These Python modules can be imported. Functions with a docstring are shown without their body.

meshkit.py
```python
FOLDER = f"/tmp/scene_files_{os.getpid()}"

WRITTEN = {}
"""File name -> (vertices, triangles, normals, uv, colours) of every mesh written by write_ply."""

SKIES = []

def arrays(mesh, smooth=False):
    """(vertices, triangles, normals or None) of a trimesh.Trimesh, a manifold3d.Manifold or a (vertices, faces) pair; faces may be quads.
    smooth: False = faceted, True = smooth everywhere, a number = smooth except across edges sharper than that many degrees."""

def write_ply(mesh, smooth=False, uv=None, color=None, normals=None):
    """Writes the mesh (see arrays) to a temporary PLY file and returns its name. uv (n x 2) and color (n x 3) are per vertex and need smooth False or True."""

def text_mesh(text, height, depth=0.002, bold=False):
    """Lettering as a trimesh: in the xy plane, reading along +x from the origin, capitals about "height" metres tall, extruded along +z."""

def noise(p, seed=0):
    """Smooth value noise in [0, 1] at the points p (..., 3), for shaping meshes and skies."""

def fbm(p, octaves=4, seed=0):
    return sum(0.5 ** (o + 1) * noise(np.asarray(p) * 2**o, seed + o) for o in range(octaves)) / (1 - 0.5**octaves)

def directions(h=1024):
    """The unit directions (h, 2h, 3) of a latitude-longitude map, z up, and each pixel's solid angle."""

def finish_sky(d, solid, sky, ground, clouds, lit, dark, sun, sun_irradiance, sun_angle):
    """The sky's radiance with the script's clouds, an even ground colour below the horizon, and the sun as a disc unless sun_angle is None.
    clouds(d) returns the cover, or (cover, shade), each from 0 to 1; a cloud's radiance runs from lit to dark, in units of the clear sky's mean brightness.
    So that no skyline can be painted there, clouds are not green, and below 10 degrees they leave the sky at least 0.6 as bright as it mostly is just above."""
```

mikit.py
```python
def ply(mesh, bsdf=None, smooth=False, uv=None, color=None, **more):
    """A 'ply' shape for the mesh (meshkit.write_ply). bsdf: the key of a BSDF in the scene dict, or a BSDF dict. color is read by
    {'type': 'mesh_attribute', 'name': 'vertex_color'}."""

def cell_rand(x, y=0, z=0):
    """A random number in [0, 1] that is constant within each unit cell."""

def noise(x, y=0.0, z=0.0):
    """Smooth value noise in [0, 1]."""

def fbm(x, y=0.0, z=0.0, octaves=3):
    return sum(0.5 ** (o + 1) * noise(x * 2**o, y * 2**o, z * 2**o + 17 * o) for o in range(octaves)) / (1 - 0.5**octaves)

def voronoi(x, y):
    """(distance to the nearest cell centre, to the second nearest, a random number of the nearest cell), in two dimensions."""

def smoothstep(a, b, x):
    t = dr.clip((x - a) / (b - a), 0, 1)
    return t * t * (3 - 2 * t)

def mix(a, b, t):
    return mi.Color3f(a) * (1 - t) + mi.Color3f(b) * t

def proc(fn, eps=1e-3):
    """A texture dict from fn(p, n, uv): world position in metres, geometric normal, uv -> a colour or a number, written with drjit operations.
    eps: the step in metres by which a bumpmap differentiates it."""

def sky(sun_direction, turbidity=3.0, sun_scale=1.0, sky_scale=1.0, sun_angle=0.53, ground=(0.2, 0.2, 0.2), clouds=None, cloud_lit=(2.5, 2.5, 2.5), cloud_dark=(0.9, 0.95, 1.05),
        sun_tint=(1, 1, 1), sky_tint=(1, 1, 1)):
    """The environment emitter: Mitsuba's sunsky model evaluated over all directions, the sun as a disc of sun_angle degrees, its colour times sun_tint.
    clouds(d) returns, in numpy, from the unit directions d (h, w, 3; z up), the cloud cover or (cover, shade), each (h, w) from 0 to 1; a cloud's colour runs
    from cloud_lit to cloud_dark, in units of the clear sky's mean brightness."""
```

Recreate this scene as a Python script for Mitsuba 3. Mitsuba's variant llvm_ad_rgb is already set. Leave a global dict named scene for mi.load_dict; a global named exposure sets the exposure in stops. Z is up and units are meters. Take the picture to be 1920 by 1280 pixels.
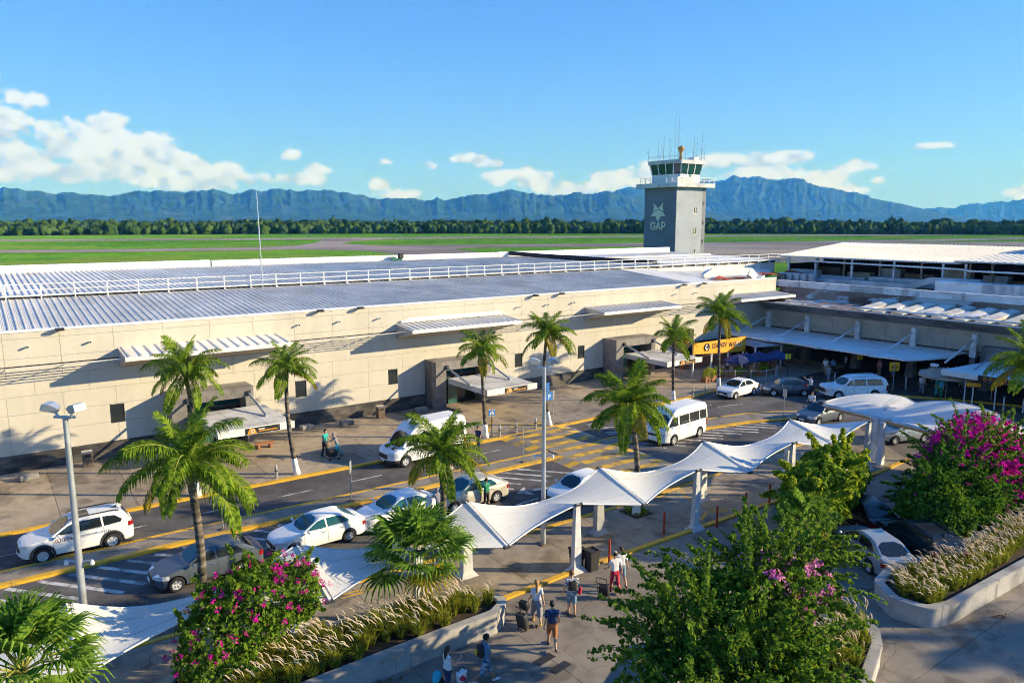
import math, random
import numpy as np, trimesh, manifold3d
import drjit as dr
import mitsuba as mi
import mikit, meshkit
from mikit import proc, noise, fbm, voronoi, cell_rand, smoothstep, mix
from manifold3d import Manifold, CrossSection
from shapely.geometry import Polygon, LineString

T = mi.ScalarTransform4f
scene, labels = {'type': 'scene'}, {}
rng = np.random.default_rng(7)
PI = math.pi

# ---------------------------------------------------------------- camera, sky, exposure
# x runs along the terminal's long facade, y towards it, z up; metres
CAM = np.array([0.0, 0.0, 15.2])
AZ, PITCH = math.radians(35.61), math.atan(224 / 1400)
FWD = np.array([math.sin(AZ) * math.cos(PITCH), math.cos(AZ) * math.cos(PITCH), -math.sin(PITCH)])
scene['camera'] = {'type': 'perspective', 'fov': 2 * math.degrees(math.atan(960 / 1400)), 'fov_axis': 'x', 'near_clip': 0.1, 'far_clip': 60000.0,
                   'to_world': T().look_at(origin=CAM.tolist(), target=(CAM + FWD * 10).tolist(), up=[0, 0, 1]),
                   'medium': {'type': 'ref', 'id': 'air'}}
SUN = np.array([0.80, -0.60, 0.335])
exposure = 3.08

CLOUDS = [  # (azimuth from the view axis, elevation, half width, half height) in degrees
    (-34.0, 5.6, 2.2, 2.4), (-32.2, 7.3, 1.3, .8), (-30.4, 4.7, 2.0, 1.8), (-28.3, 4.2, 2.8, 2.3), (-27.6, 6.2, 1.5, 1.0), (-34.0, 3.4, 4.0, 1.7), (-25.2, 4.0, 2.4, 2.2),
    (-23.3, 3.4, 2.6, 1.5), (-20.9, 3.2, 2.4, 1.1), (-18.8, 2.9, 1.6, .7), (-29.0, 3.1, 5.5, 1.0), (-22.5, 2.5, 4.5, .6), (-34.5, 8.2, 1.2, 1.1), (-16.0, 4.7, .75, .5),
    (-15.9, 3.1, 1.5, .6), (-14.3, 3.7, 1.1, .55), (-14.2, 2.9, .6, .5), (-9.7, 2.6, .8, .8), (-8.6, 1.9, 2.0, .5), (-6.1, 4.1, .5, .3), (-9.3, 4.3, .5, .25), (-3.2, 4.6, 1.6, .5), (-2.0, 4.3, 1.3, .55),
    (-.8, 3.2, 1.9, .75), (1.6, 3.0, 1.9, 1.0), (3.4, 2.4, 2.6, .75), (5.5, 2.4, 2.4, .7), (8.3, 3.0, 2.4, .9), (10.4, 3.7, 1.8, .9), (15.2, 4.2, 2.0, .75), (18.3, 4.3, 2.9, .75), (20.3, 4.4, 1.6, .6), (17.6, 3.3, 3.6, .7), (22.3, 3.0, 1.9, .6), (24.0, 2.2, 1.3, .45),
    (24.0, 3.7, 1.4, .5), (25.6, 2.7, .5, .3), (28.5, 4.9, 1.8, .18), (35.0, 1.8, 2.2, .8), (37.5, 1.2, 2.6, .6), (21, 2.6, 3, .5)]
_r = random.Random(5)
for _k in range(70):      # the same fair-weather cumulus all round the horizon
    _a = _r.uniform(44, 316)
    CLOUDS.append((_a, _r.uniform(2, 6), _r.uniform(1, 3.5), _r.uniform(.4, 1.7)))


def clouds(d):
    az = np.degrees(np.arctan2(d[..., 0], d[..., 1])) - math.degrees(AZ)
    el = np.degrees(np.arcsin(np.clip(d[..., 2], -1, 1)))
    cover, shade = np.zeros(az.shape), np.zeros(az.shape)
    band = (el > 0) & (el < 11)
    a, e = az[band], el[band]
    p = np.stack([np.sin(np.radians(a)) * 60, np.cos(np.radians(a)) * 60, e * 1.25], -1)
    n1, n2 = meshkit.fbm(p * .9, 5, 3), meshkit.fbm(p * 2.6, 4, 11)
    n3 = meshkit.fbm((p + np.array([.35, 0, .45])) * 1.3, 4, 3)
    dens, low = np.full(a.shape, -9.0), np.zeros(a.shape)
    for ca, ce, ra, re in CLOUDS:
        u = (a - ca + 180) % 360 - 180
        near = np.abs(u) < ra * 1.8
        v = e[near] - ce
        r = re * np.where(v < 0, .62, 1.0)
        q = 1 - (u[near] / ra) ** 2 - (v / r) ** 2
        old = dens[near]
        dens[near] = np.maximum(old, q)
        low[near] = np.where(q > old, v / re, low[near])
    q = np.clip(dens, -3, 1) * .80 + (n1 - .5) * 1.9 + (n2 - .5) * .8
    c = np.clip((q - .05) / .30, 0, 1)
    c = c * c * (3 - 2 * c) * np.clip((dens + 1.0) / .8, 0, 1)
    c = np.clip(c * np.clip(e / 1.2 + .2, 0, .96), 0, .96)
    cover[band] = c
    shade[band] = np.clip(.30 - low * .45 + (n3 - n1) * 2.6 + (.5 - n2) * .7, 0, 1)
    veil = .38 * np.exp(-np.maximum(el, 0) / 9.0) * (el > 0)      # thin whitish vapour over the horizon, all round
    total = cover + veil * (1 - cover)
    shade = (cover * shade + veil * (1 - cover) * .35) / np.maximum(total, 1e-6)
    return total, shade


scene['sky'] = mikit.sky(SUN.tolist(), turbidity=2.2, clouds=clouds, cloud_lit=(2.35, 2.7, 3.15), cloud_dark=(1.3, 1.65, 2.2), sky_tint=(.17, .44, .90), sun_tint=(.82, 1.0, 1.38), sun_scale=.92, sky_scale=1.25, ground=(.12, .13, .08))


# ---------------------------------------------------------------- materials
def C3(r, g=None, b=None):
    return {'type': 'rgb', 'value': [r, g, b] if g is not None else [r, r, r]}


def mat(name, color, rough=.6, metal=0.0, spec=.5, clear=0.0, bump=None, scale=1.0, eps=1e-3, sheen=0.0):
    b = {'type': 'principled', 'base_color': color if isinstance(color, dict) else C3(*color), 'roughness': rough, 'metallic': metal, 'specular': spec}
    if clear:
        b['clearcoat'], b['clearcoat_gloss'] = clear, .95
    if sheen:
        b['sheen'] = sheen
    if bump is not None:
        b = {'type': 'bumpmap', 'arbitrary': proc(bump, eps), 'scale': scale, 'bsdf': b}
    scene['m_' + name] = {'type': 'twosided', 'bsdf': b}


def leafmat(name, color, trans=.9, rough=.5, spec=.3):
    scene['m_' + name] = {'type': 'principledthin', 'base_color': color if isinstance(color, dict) else C3(*color), 'roughness': rough, 'diff_trans': trans, 'spec_trans': 0.0, 'eta': 1.4}


def vary(base, amount, scale, octaves=3, dark=None):
    base = np.array(base)
    dark = np.array(dark) if dark is not None else base * (1 - amount)
    def fn(p, n, uv):
        return mix(dark.tolist(), (base * (1 + amount * .6)).tolist(), smoothstep(.25, .75, fbm(p.x * scale, p.y * scale, p.z * scale, octaves)))
    return proc(fn)


def asphalt(p, n, uv):
    a = fbm(p.x * .22, p.y * .5, 3.0, 4)
    b = fbm(p.x * 1.7, p.y * 1.7, 5.0, 3)
    g = noise(p.x * 38, p.y * 38, 1.0)
    c = mix((.072, .066, .065), (.145, .132, .124), smoothstep(.28, .74, a * .65 + b * .35))
    track = dr.abs(fbm(p.x * .03, p.y * .9, 9.0, 2) - .5)
    return c * (.86 + .3 * g) * (.88 + .5 * track)


def concrete(base, dark, joint=0.0):
    base, dark = list(base), list(dark)
    def fn(p, n, uv):
        a = fbm(p.x * .33, p.y * .33, p.z * .33, 4)
        b = fbm(p.x * 2.3, p.y * 2.3, p.z * 2.3 + 4, 3)
        g = noise(p.x * 30, p.y * 30, p.z * 30)
        s = smoothstep(.62, .72, fbm(p.x * .8 + 7, p.y * .8, p.z * .8, 4))
        c = mix(dark, base, smoothstep(.25, .72, a * .6 + b * .4))
        oil = smoothstep(.66, .74, fbm(p.x * .55 + 21, p.y * .55 + 4, 2.0, 3))
        v1, v2, _ = voronoi(p.x * .23 + .35 * fbm(p.x * .9, p.y * .9, 1.0, 3), p.y * .23 + .35 * fbm(p.x * .9, p.y * .9, 6.0, 3))
        crack = 1 - smoothstep(.0, .012, v2 - v1)
        return c * (.9 + .2 * g) * (1 - .25 * s) * (1 - .35 * oil) * (1 - .45 * crack)
    return proc(fn)


def facade(p, n, uv):
    a = fbm(p.x * .5, p.y * .5, p.z * .7, 4)
    streak = fbm(p.x * 2.2 + p.y * 2.2, 3.0, p.z * .16, 3)
    g = noise(p.x * 26, p.y * 26, p.z * 26)
    tone = cell_rand((p.x - .86) / 2.94, 0, dr.floor(p.z / 1.2))
    drip = smoothstep(.60, .78, fbm(p.x * 1.7 + 3, p.y * 1.7, p.z * .07, 4)) * smoothstep(.2, 1.0, noise(p.z * .5, p.x * .2, 1.0))
    c = mix((.53, .485, .405), (.605, .555, .47), smoothstep(.2, .8, a * .55 + streak * .45))
    return c * (.95 + .07 * g) * (.965 + .05 * tone) * (1 - .14 * drip)


def stone_dark(p, n, uv):
    a = fbm(p.x * 1.2, p.y * 1.2, p.z * 3.4, 4)
    s = smoothstep(.52, .72, fbm(p.x * .7, p.y * 2, p.z * 1.4 + 9, 4))
    return mix((.028, .027, .029), (.085, .075, .07), smoothstep(.3, .75, a)) + mi.Color3f(.075, .065, .052) * s


def roof_metal(p, n, uv):
    sheet = cell_rand(p.x / .86, 3, dr.floor(p.y / 6))
    a = fbm(p.x * .35, p.y * .06, 1.0, 4)
    rust = smoothstep(.58, .8, fbm(p.x * .5, p.y * .12, 8.0, 4))
    c = mix((.62, .575, .51), (.82, .765, .685), smoothstep(.2, .8, a * .6 + sheet * .4))
    return mix(c, (.42, .33, .27), rust * .55)


def grass_field(p, n, uv):
    a = fbm(p.x * .012, p.y * .02, 1.0, 4)
    b = fbm(p.x * .16, p.y * .16, 2.0, 4)
    g = noise(p.x * 1.5, p.y * 1.5, 0.0)
    c = mix((.045, .135, .012), (.10, .225, .018), smoothstep(.3, .7, a * .5 + b * .5))
    return mix(c, (.15, .19, .035), smoothstep(.58, .75, fbm(p.x * .02 + 5, p.y * .03, 4.0, 4)) * .7) * (.75 + .5 * g)


def bark(p, n, uv):
    ring = noise(p.z * 9, 0, 0) * .6 + fbm(p.x * 6, p.y * 6, p.z * 3, 3) * .4
    return mix((.055, .045, .036), (.20, .165, .13), smoothstep(.25, .75, ring))


def paint_yellow(p, n, uv):
    w = smoothstep(.50, .78, fbm(p.x * 2.4, p.y * 2.4, p.z * 2.4, 4))
    g = noise(p.x * 17, p.y * 17, p.z * 17)
    return mix((.66, .37, .025), (.34, .22, .07), w * .8) * (.84 + .3 * g)


def paint_yellow_worn(p, n, uv):
    w = smoothstep(.42, .66, fbm(p.x * 1.9, p.y * 1.9, 2.0, 5))
    return mix((.66, .38, .035), (.16, .13, .09), w * .7)


def paint_white_worn(p, n, uv):
    w = smoothstep(.38, .68, fbm(p.x * 2.2, p.y * 2.2, 3.0, 5))
    return mix((.52, .50, .47), (.14, .135, .13), w * .8)


def membrane(p, n, uv):
    a = fbm(p.x * .5, p.y * .5, p.z * .5, 4)
    s = smoothstep(.6, .8, fbm(p.x * 1.4, p.y * 1.4, p.z, 4))
    return mix((.84, .83, .80), (.92, .91, .885), a) * (1 - .08 * s)


def torn_roof(p, n, uv):
    a = fbm(p.x * .6, p.y * .25, 1.0, 4)
    s = smoothstep(.55, .66, fbm(p.x * .9 + 3, p.y * .5, 6.0, 4))
    return mix(mix((.13, .062, .036), (.33, .20, .135), smoothstep(.3, .7, a)), (.60, .58, .54), s * .75)


def hill_skin(p, n, uv):
    a = fbm(p.x * .004, p.y * .004, p.z * .006, 5)
    b = fbm(p.x * .02, p.y * .02, p.z * .02, 3)
    c = mix((.010, .036, .022), (.030, .075, .030), smoothstep(.3, .7, a * .55 + b * .45))
    return mix(c, (.09, .09, .06), smoothstep(.66, .76, fbm(p.x * .006 + 3, p.y * .006, 1.0, 4)) * .4)


def forest_skin(p, n, uv):
    a = noise(p.x * .09, p.y * .09, p.z * .12)
    b = fbm(p.x * .7, p.y * .7, p.z * .7, 3)
    return mix((.016, .045, .010), (.075, .135, .024), smoothstep(.2, .8, a * .6 + b * .4))


def leafy(dark, light, sc=1.3):
    def fn(p, n, uv):
        r = cell_rand(p.x * 9, p.y * 9, p.z * 9) * .45 + fbm(p.x * sc, p.y * sc, p.z * sc, 3) * .55
        return mix(list(dark), list(light), smoothstep(.25, .75, r))
    return proc(fn)


mat('asphalt', proc(asphalt), .85, spec=.35, bump=lambda p, n, uv: noise(p.x * 55, p.y * 55, 0.0), scale=.004)
mat('tarmac_far', vary((.185, .155, .145), .3, .02), .9)
mat('apron', vary((.21, .175, .145), .3, .015), .9)
mat('slab_warm', concrete((0.382, 0.305, 0.221), (0.239, 0.190, 0.140)), .85, spec=.3, bump=lambda p, n, uv: fbm(p.x * 9, p.y * 9, 0.0, 3), scale=.006)
mat('slab_cool', concrete((0.318, 0.265, 0.207), (0.201, 0.165, 0.131)), .85, spec=.3, bump=lambda p, n, uv: fbm(p.x * 9, p.y * 9, 0.0, 3), scale=.006)
mat('slab_grey', concrete((0.286, 0.245, 0.200), (0.185, 0.157, 0.129)), .85, spec=.3)
mat('slab_shade_dark', concrete((0.080, 0.070, 0.059), (0.045, 0.039, 0.033)), .7)  # forecourt concrete darkened so its colour carries the canopy's deep shade
mat('joint', (.035, .03, .027), .95)
mat('kerb_grey', concrete((.33, .31, .285), (.22, .2, .18)), .8)
mat('planter', concrete((.43, .405, .375), (.29, .272, .25)), .8, bump=lambda p, n, uv: fbm(p.x * 8, p.y * 8, p.z * 8, 3), scale=.006)
mat('yellow', proc(paint_yellow), .6)
mat('yellow_worn', proc(paint_yellow_worn), .75)
mat('white_worn', proc(paint_white_worn), .75)
mat('facade', proc(facade), .8, spec=.3)
mat('facade_wing', vary((.44, .39, .32), .14, .9), .8, spec=.3)
mat('joint_beige', (.27, .215, .155), .9)
mat('stone', proc(stone_dark), .55)
mat('grey_concrete', concrete((.24, .22, .205), (.13, .12, .112)), .8)
mat('roof', proc(roof_metal), .5, metal=.0)
mat('roof_rib', vary((.54, .52, .49), .2, .5), .5)
mat('roof_white', vary((.56, .55, .53), .10, .25), .6)
mat('white', vary((.74, .73, .71), .12, .8), .5)
mat('white_wall', concrete((.80, .81, .82), (.60, .61, .63)), .7)
mat('white_dirty', concrete((.66, .66, .66), (.40, .41, .43)), .7)
leafmat('membrane', proc(membrane), .55, .6, .3)
mat('marquee', vary((.52, .50, .475), .22, .9), .6)
mat('seam', (.40, .39, .37), .8)
mat('grey_metal', (.42, .43, .45), .38, metal=.6)
mat('galv', vary((.50, .53, .57), .15, 2.0), .4, metal=.55)
mat('dark_metal', (.045, .045, .048), .5, metal=.3)
mat('brown_metal', vary((.17, .125, .09), .25, 3.0), .45, metal=.3)
mat('steel', (.60, .60, .60), .25, metal=.9)
mat('black', (.014, .014, .015), .6)
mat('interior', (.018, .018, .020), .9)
mat('rubber', (.020, .020, .021), .85)
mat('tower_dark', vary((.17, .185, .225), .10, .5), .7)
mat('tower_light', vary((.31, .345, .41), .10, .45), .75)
mat('letter', (.74, .72, .55), .6)
mat('gold', (.52, .27, .06), .45, metal=.4)
mat('grass_field', proc(grass_field), .95, spec=.1)
mat('hills', proc(hill_skin), .95, spec=.1)
mat('forest', proc(forest_skin), .9, spec=.1)
mat('bark', proc(bark), .85, bump=lambda p, n, uv: noise(p.z * 14, 0, 0), scale=.03)
mat('whitewash', vary((.76, .75, .73), .14, 5), .8)
mat('soil', vary((.055, .038, .026), .4, 3), .95)
mat('orange', vary((.80, .30, .02), .08, 1.5), .55)
mat('orange_sign', (.88, .36, .012), .5)
mat('yellow_sign', (.80, .62, .03), .5)
mat('red_post', (.40, .045, .012), .55)
mat('red_tarp', vary((.36, .065, .03), .35, 2.0), .8)
mat('navy', vary((.022, .04, .14), .3, 2), .7)
mat('tan', vary((.40, .31, .24), .15, 2), .8)
mat('sign_blue', (.02, .16, .50), .5)
mat('terracotta', vary((.33, .14, .075), .2, 3), .85)
mat('torn_roof', proc(torn_roof), .85)
mat('duct', vary((.42, .48, .54), .25, .9), .5, metal=.2)
mat('beam', vary((.58, .53, .46), .25, 1.2), .85)
mat('alloy', (.55, .56, .58), .3, spec=.8)
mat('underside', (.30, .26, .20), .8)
mat('glass_dark', (.022, .028, .032), .06, spec=.8)
mat('glass_teal', (.008, .055, .062), .07, spec=.8)
mat('glass_green', (.045, .13, .115), .08, spec=.7)
mat('glass_car', (.014, .019, .022), .05, spec=.9)
mat('glass_bluish', (.012, .085, .115), .06, spec=.9)
for nm, col in dict(car_white=(.78, .78, .77), car_pearl=(.74, .73, .70), car_grey=(.10, .125, .155), car_beige=(.60, .55, .46), car_silver=(.34, .37, .40), car_navy=(.045, .075, .105), car_black=(.010, .010, .011)).items():
    mat(nm, col, .32, metal=.0 if col[0] > .6 or col[0] < .03 else .35, clear=1.0)
mat('trim', (.028, .028, .030), .6)
mat('lamp_clear', (.62, .64, .66), .12, spec=.9)
mat('lamp_red', (.26, .008, .008), .2, spec=.7)
mat('lamp_amber', (.55, .2, .02), .2, spec=.7)
mat('print_red', (.16, .02, .02), .6)
mat('print_blue', (.02, .10, .22), .6)
mat('skin', vary((.50, .29, .20), .08, 20), .55)
mat('skin_tan', vary((.36, .19, .12), .08, 20), .55)
for nm, col in dict(white=(.74, .73, .74), sky=(.10, .22, .34), navy=(.02, .035, .09), grey=(.26, .26, .29), rust=(.42, .15, .055), red=(.50, .02, .06), black=(.018, .018, .02), teal=(.02, .34, .30), aqua=(.05, .45, .55), denim=(.16, .26, .36), pink=(.55, .25, .28), green=(.02, .22, .12), khaki=(.33, .28, .20)).items():
    mat('cloth_' + nm, vary(col, .18, 9), .85, sheen=.3)


def print_cloth(a, b, sc):
    def fn(p, n, uv):
        return mix(list(a), list(b), smoothstep(.45, .55, fbm(p.x * sc, p.y * sc, p.z * sc, 3)))
    return proc(fn)


mat('cloth_floral', print_cloth((.015, .03, .09), (.16, .2, .33), 14), .85)
mat('cloth_board', print_cloth((.03, .09, .19), (.33, .40, .46), 12), .85)
mat('cloth_plaid', print_cloth((.60, .60, .62), (.12, .16, .28), 13), .85)
for nm, col in dict(brown=(.045, .022, .012), black=(.010, .008, .007), blond=(.36, .20, .07), red=(.20, .07, .02), grey=(.25, .23, .21)).items():
    mat('hair_' + nm, col, .6)
mat('shoe_yellow', (.80, .50, .02), .6)
leafmat('palm', leafy((.07, .15, .014), (.30, .42, .04), .9), 1.0)
leafmat('palm_old', leafy((.20, .19, .02), (.46, .34, .03), .9), .8)
mat('rachis', (.30, .30, .06), .6)
leafmat('fan', leafy((.075, .17, .02), (.27, .42, .06), 1.2), .9)
leafmat('leaf_bush', leafy((.030, .085, .012), (.15, .30, .035), 1.0), .9, .35, .5)
leafmat('leaf_bright', leafy((.15, .22, .014), (.48, .54, .05), 1.2), 1.15)
leafmat('leaf_boug', leafy((.05, .12, .014), (.24, .36, .04), 1.4), .9)
leafmat('petal', leafy((.50, .010, .22), (.80, .03, .45), 3.0), .7)
leafmat('petal_lilac', leafy((.62, .12, .50), (.84, .42, .66), 3.0), .7)
leafmat('grass_blade', leafy((.15, .19, .018), (.40, .40, .06), 1.6), .9)
leafmat('plume', leafy((.66, .54, .42), (.88, .78, .64), 4.0), .7)
leafmat('dry_leaf', leafy((.16, .07, .025), (.34, .17, .07), 4.0), .4)


# ---------------------------------------------------------------- helpers
def numbered(key):
    if key not in scene and key not in labels:
        return key
    k = 1
    while f'{key}_{k:03d}' in scene or f'{key}_{k:03d}' in labels:
        k += 1
    return f'{key}_{k:03d}'


def thing(name, label, cat, group=None, kind=None):
    key = numbered(name)
    labels[key] = {'label': label, 'category': cat}
    if group:
        labels[key]['group'] = group
    if kind:
        labels[key]['kind'] = kind
    return key


def dct(mesh, m, smooth=False, **k):
    return mikit.ply(mesh, 'm_' + m, smooth=smooth, **k)


_next = {}


def put(key, d, to_world=None, label=None, kind=None):
    """One entry of the scene under the next free number of key."""
    k = key
    if key in scene:
        i = _next.get(key, 1)
        _next[key] = i + 1
        k = f'{key}_{i:03d}'
    scene[k] = d if to_world is None else {**d, 'to_world': to_world}
    if label or kind:
        labels[k] = {a: b for a, b in (('label', label), ('kind', kind)) if b}
    return k


def part(parent, name, mesh, m, smooth=False, label=None, kind=None, to_world=None):
    if isinstance(mesh, MB):
        mesh = mesh.mesh()
    return put(parent + '__' + name, dct(mesh, m, smooth), to_world, label, kind)


def struct(name, mesh, m, smooth=False, label=None, cat=None):
    k = part_top(name, mesh, m, smooth)
    labels[k] = {'kind': 'structure', **({'label': label} if label else {}), **({'category': cat} if cat else {})}
    return k


def part_top(name, mesh, m, smooth=False):
    if isinstance(mesh, MB):
        mesh = mesh.mesh()
    k = numbered(name)
    scene[k] = dct(mesh, m, smooth)
    return k


def single(name, mesh, m, label, cat, group=None, kind=None, smooth=False):
    """A thing that is one mesh."""
    k = part_top(name, mesh, m, smooth)
    labels[k] = {'label': label, 'category': cat, **({'group': group} if group else {}), **({'kind': kind} if kind else {})}
    return k


def at(x, y, z=0.0, rz=0.0, s=1.0):
    return T().translate([x, y, z]).rotate([0, 0, 1], rz).scale(s)


BOXF = np.array([[0, 3, 2, 1], [4, 5, 6, 7], [0, 1, 5, 4], [1, 2, 6, 5], [2, 3, 7, 6], [3, 0, 4, 7]])


def unit(v):
    v = np.asarray(v, float)
    return v / (np.linalg.norm(v, axis=-1, keepdims=True) + 1e-12)


class MB:
    """Collects faces (quads kept as two triangles) into one mesh."""

    def __init__(self):
        self.v, self.f, self.n = [], [], 0

    def add(self, v, f):
        v, f = np.asarray(v, float).reshape(-1, 3), np.asarray(f, int)
        if f.shape[1] == 4:
            f = np.vstack([f[:, [0, 1, 2]], f[:, [0, 2, 3]]])
        self.v.append(v)
        self.f.append(f + self.n)
        self.n += len(v)
        return self

    def box(self, x0, x1, y0, y1, z0, z1):
        return self.add([[x0, y0, z0], [x1, y0, z0], [x1, y1, z0], [x0, y1, z0], [x0, y0, z1], [x1, y0, z1], [x1, y1, z1], [x0, y1, z1]], BOXF)

    def hexa(self, p):
        """Eight corners: four below, four above, both anticlockwise from above."""
        return self.add(p, BOXF)

    def bevel(self, x0, x1, y0, y1, z0, z1, b=.02):
        m = bevel_box(x1 - x0, y1 - y0, z1 - z0, b)
        return self.add(m[0] + [(x0 + x1) / 2, (y0 + y1) / 2, (z0 + z1) / 2], m[1])

    def bar(self, a, b, w, h=None, up=(0, 0, 1)):
        """A straight bar of section w x h from a to b."""
        a, b, h = np.asarray(a, float), np.asarray(b, float), w if h is None else h
        t = unit(b - a)
        s = np.cross(t, up)
        s = unit(s if np.linalg.norm(s) > 1e-6 else np.cross(t, [1, 0, 0]))
        u = np.cross(s, t)
        q = [(-1, -1), (1, -1), (1, 1), (-1, 1)]
        return self.add([p + s * i * w / 2 + u * j * h / 2 for p in (a, b) for i, j in q], BOXF)

    def tube(self, pts, r, sides=8, cap=True):
        p = np.asarray(pts, float)
        r = np.broadcast_to(np.asarray(r, float), (len(p),))
        t = unit(np.gradient(p, axis=0))
        ref = np.array([0, 0, 1.0]) if abs(t[:, 2]).max() < .95 else np.array([1.0, .13, 0])
        if abs(t @ ref).max() > .98:
            ref = np.array([.1, 1.0, .05])
        a = unit(np.cross(t, ref))
        b = np.cross(t, a)
        ang = np.arange(sides) * 2 * PI / sides
        v = p[:, None] + r[:, None, None] * (np.cos(ang)[None, :, None] * a[:, None] + np.sin(ang)[None, :, None] * b[:, None])
        i, j = np.meshgrid(np.arange(len(p) - 1), np.arange(sides), indexing='ij')
        q = np.stack([i * sides + j, i * sides + (j + 1) % sides, (i + 1) * sides + (j + 1) % sides, (i + 1) * sides + j], -1).reshape(-1, 4)
        q = q[:, ::-1]
        v = v.reshape(-1, 3)
        f = np.vstack([q[:, [0, 1, 2]], q[:, [0, 2, 3]]])
        if cap:
            n = len(v)
            v = np.vstack([v, p[:1], p[-1:]])
            k = np.arange(sides)
            e = (len(p) - 1) * sides
            f = np.vstack([f, np.stack([np.full(sides, n), k, (k + 1) % sides], 1), np.stack([np.full(sides, n + 1), e + (k + 1) % sides, e + k], 1)])
        return self.add(v, f)

    def lathe(self, prof, c=(0, 0, 0), sides=16):
        """prof: (radius, height) pairs round the vertical through c."""
        prof = np.asarray(prof, float)
        ang = np.arange(sides) * 2 * PI / sides
        v = np.stack([prof[:, None, 0] * np.cos(ang), prof[:, None, 0] * np.sin(ang), np.broadcast_to(prof[:, None, 1], (len(prof), sides))], -1).reshape(-1, 3) + np.asarray(c, float)
        i, j = np.meshgrid(np.arange(len(prof) - 1), np.arange(sides), indexing='ij')
        q = np.stack([i * sides + j, i * sides + (j + 1) % sides, (i + 1) * sides + (j + 1) % sides, (i + 1) * sides + j], -1).reshape(-1, 4)
        return self.add(v, q)

    def prism(self, poly, z0, z1):
        """A polygon (x, y) raised from z0 to z1."""
        m = trimesh.creation.extrude_polygon(Polygon(poly) if not isinstance(poly, Polygon) else poly, z1 - z0, engine='earcut')
        return self.add(np.array(m.vertices) + [0, 0, z0], m.faces)

    def grid(self, P):
        """A sheet from a grid of points (n, m, 3)."""
        n, m = P.shape[:2]
        i, j = np.meshgrid(np.arange(n - 1), np.arange(m - 1), indexing='ij')
        return self.add(P.reshape(-1, 3), np.stack([i * m + j, (i + 1) * m + j, (i + 1) * m + j + 1, i * m + j + 1], -1).reshape(-1, 4))

    def man(self, man, off=(0, 0, 0)):
        g = man.to_mesh()
        return self.add(g.vert_properties[:, :3] + np.asarray(off, float), g.tri_verts)

    def mesh(self):
        return np.vstack(self.v), np.vstack(self.f)


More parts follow.
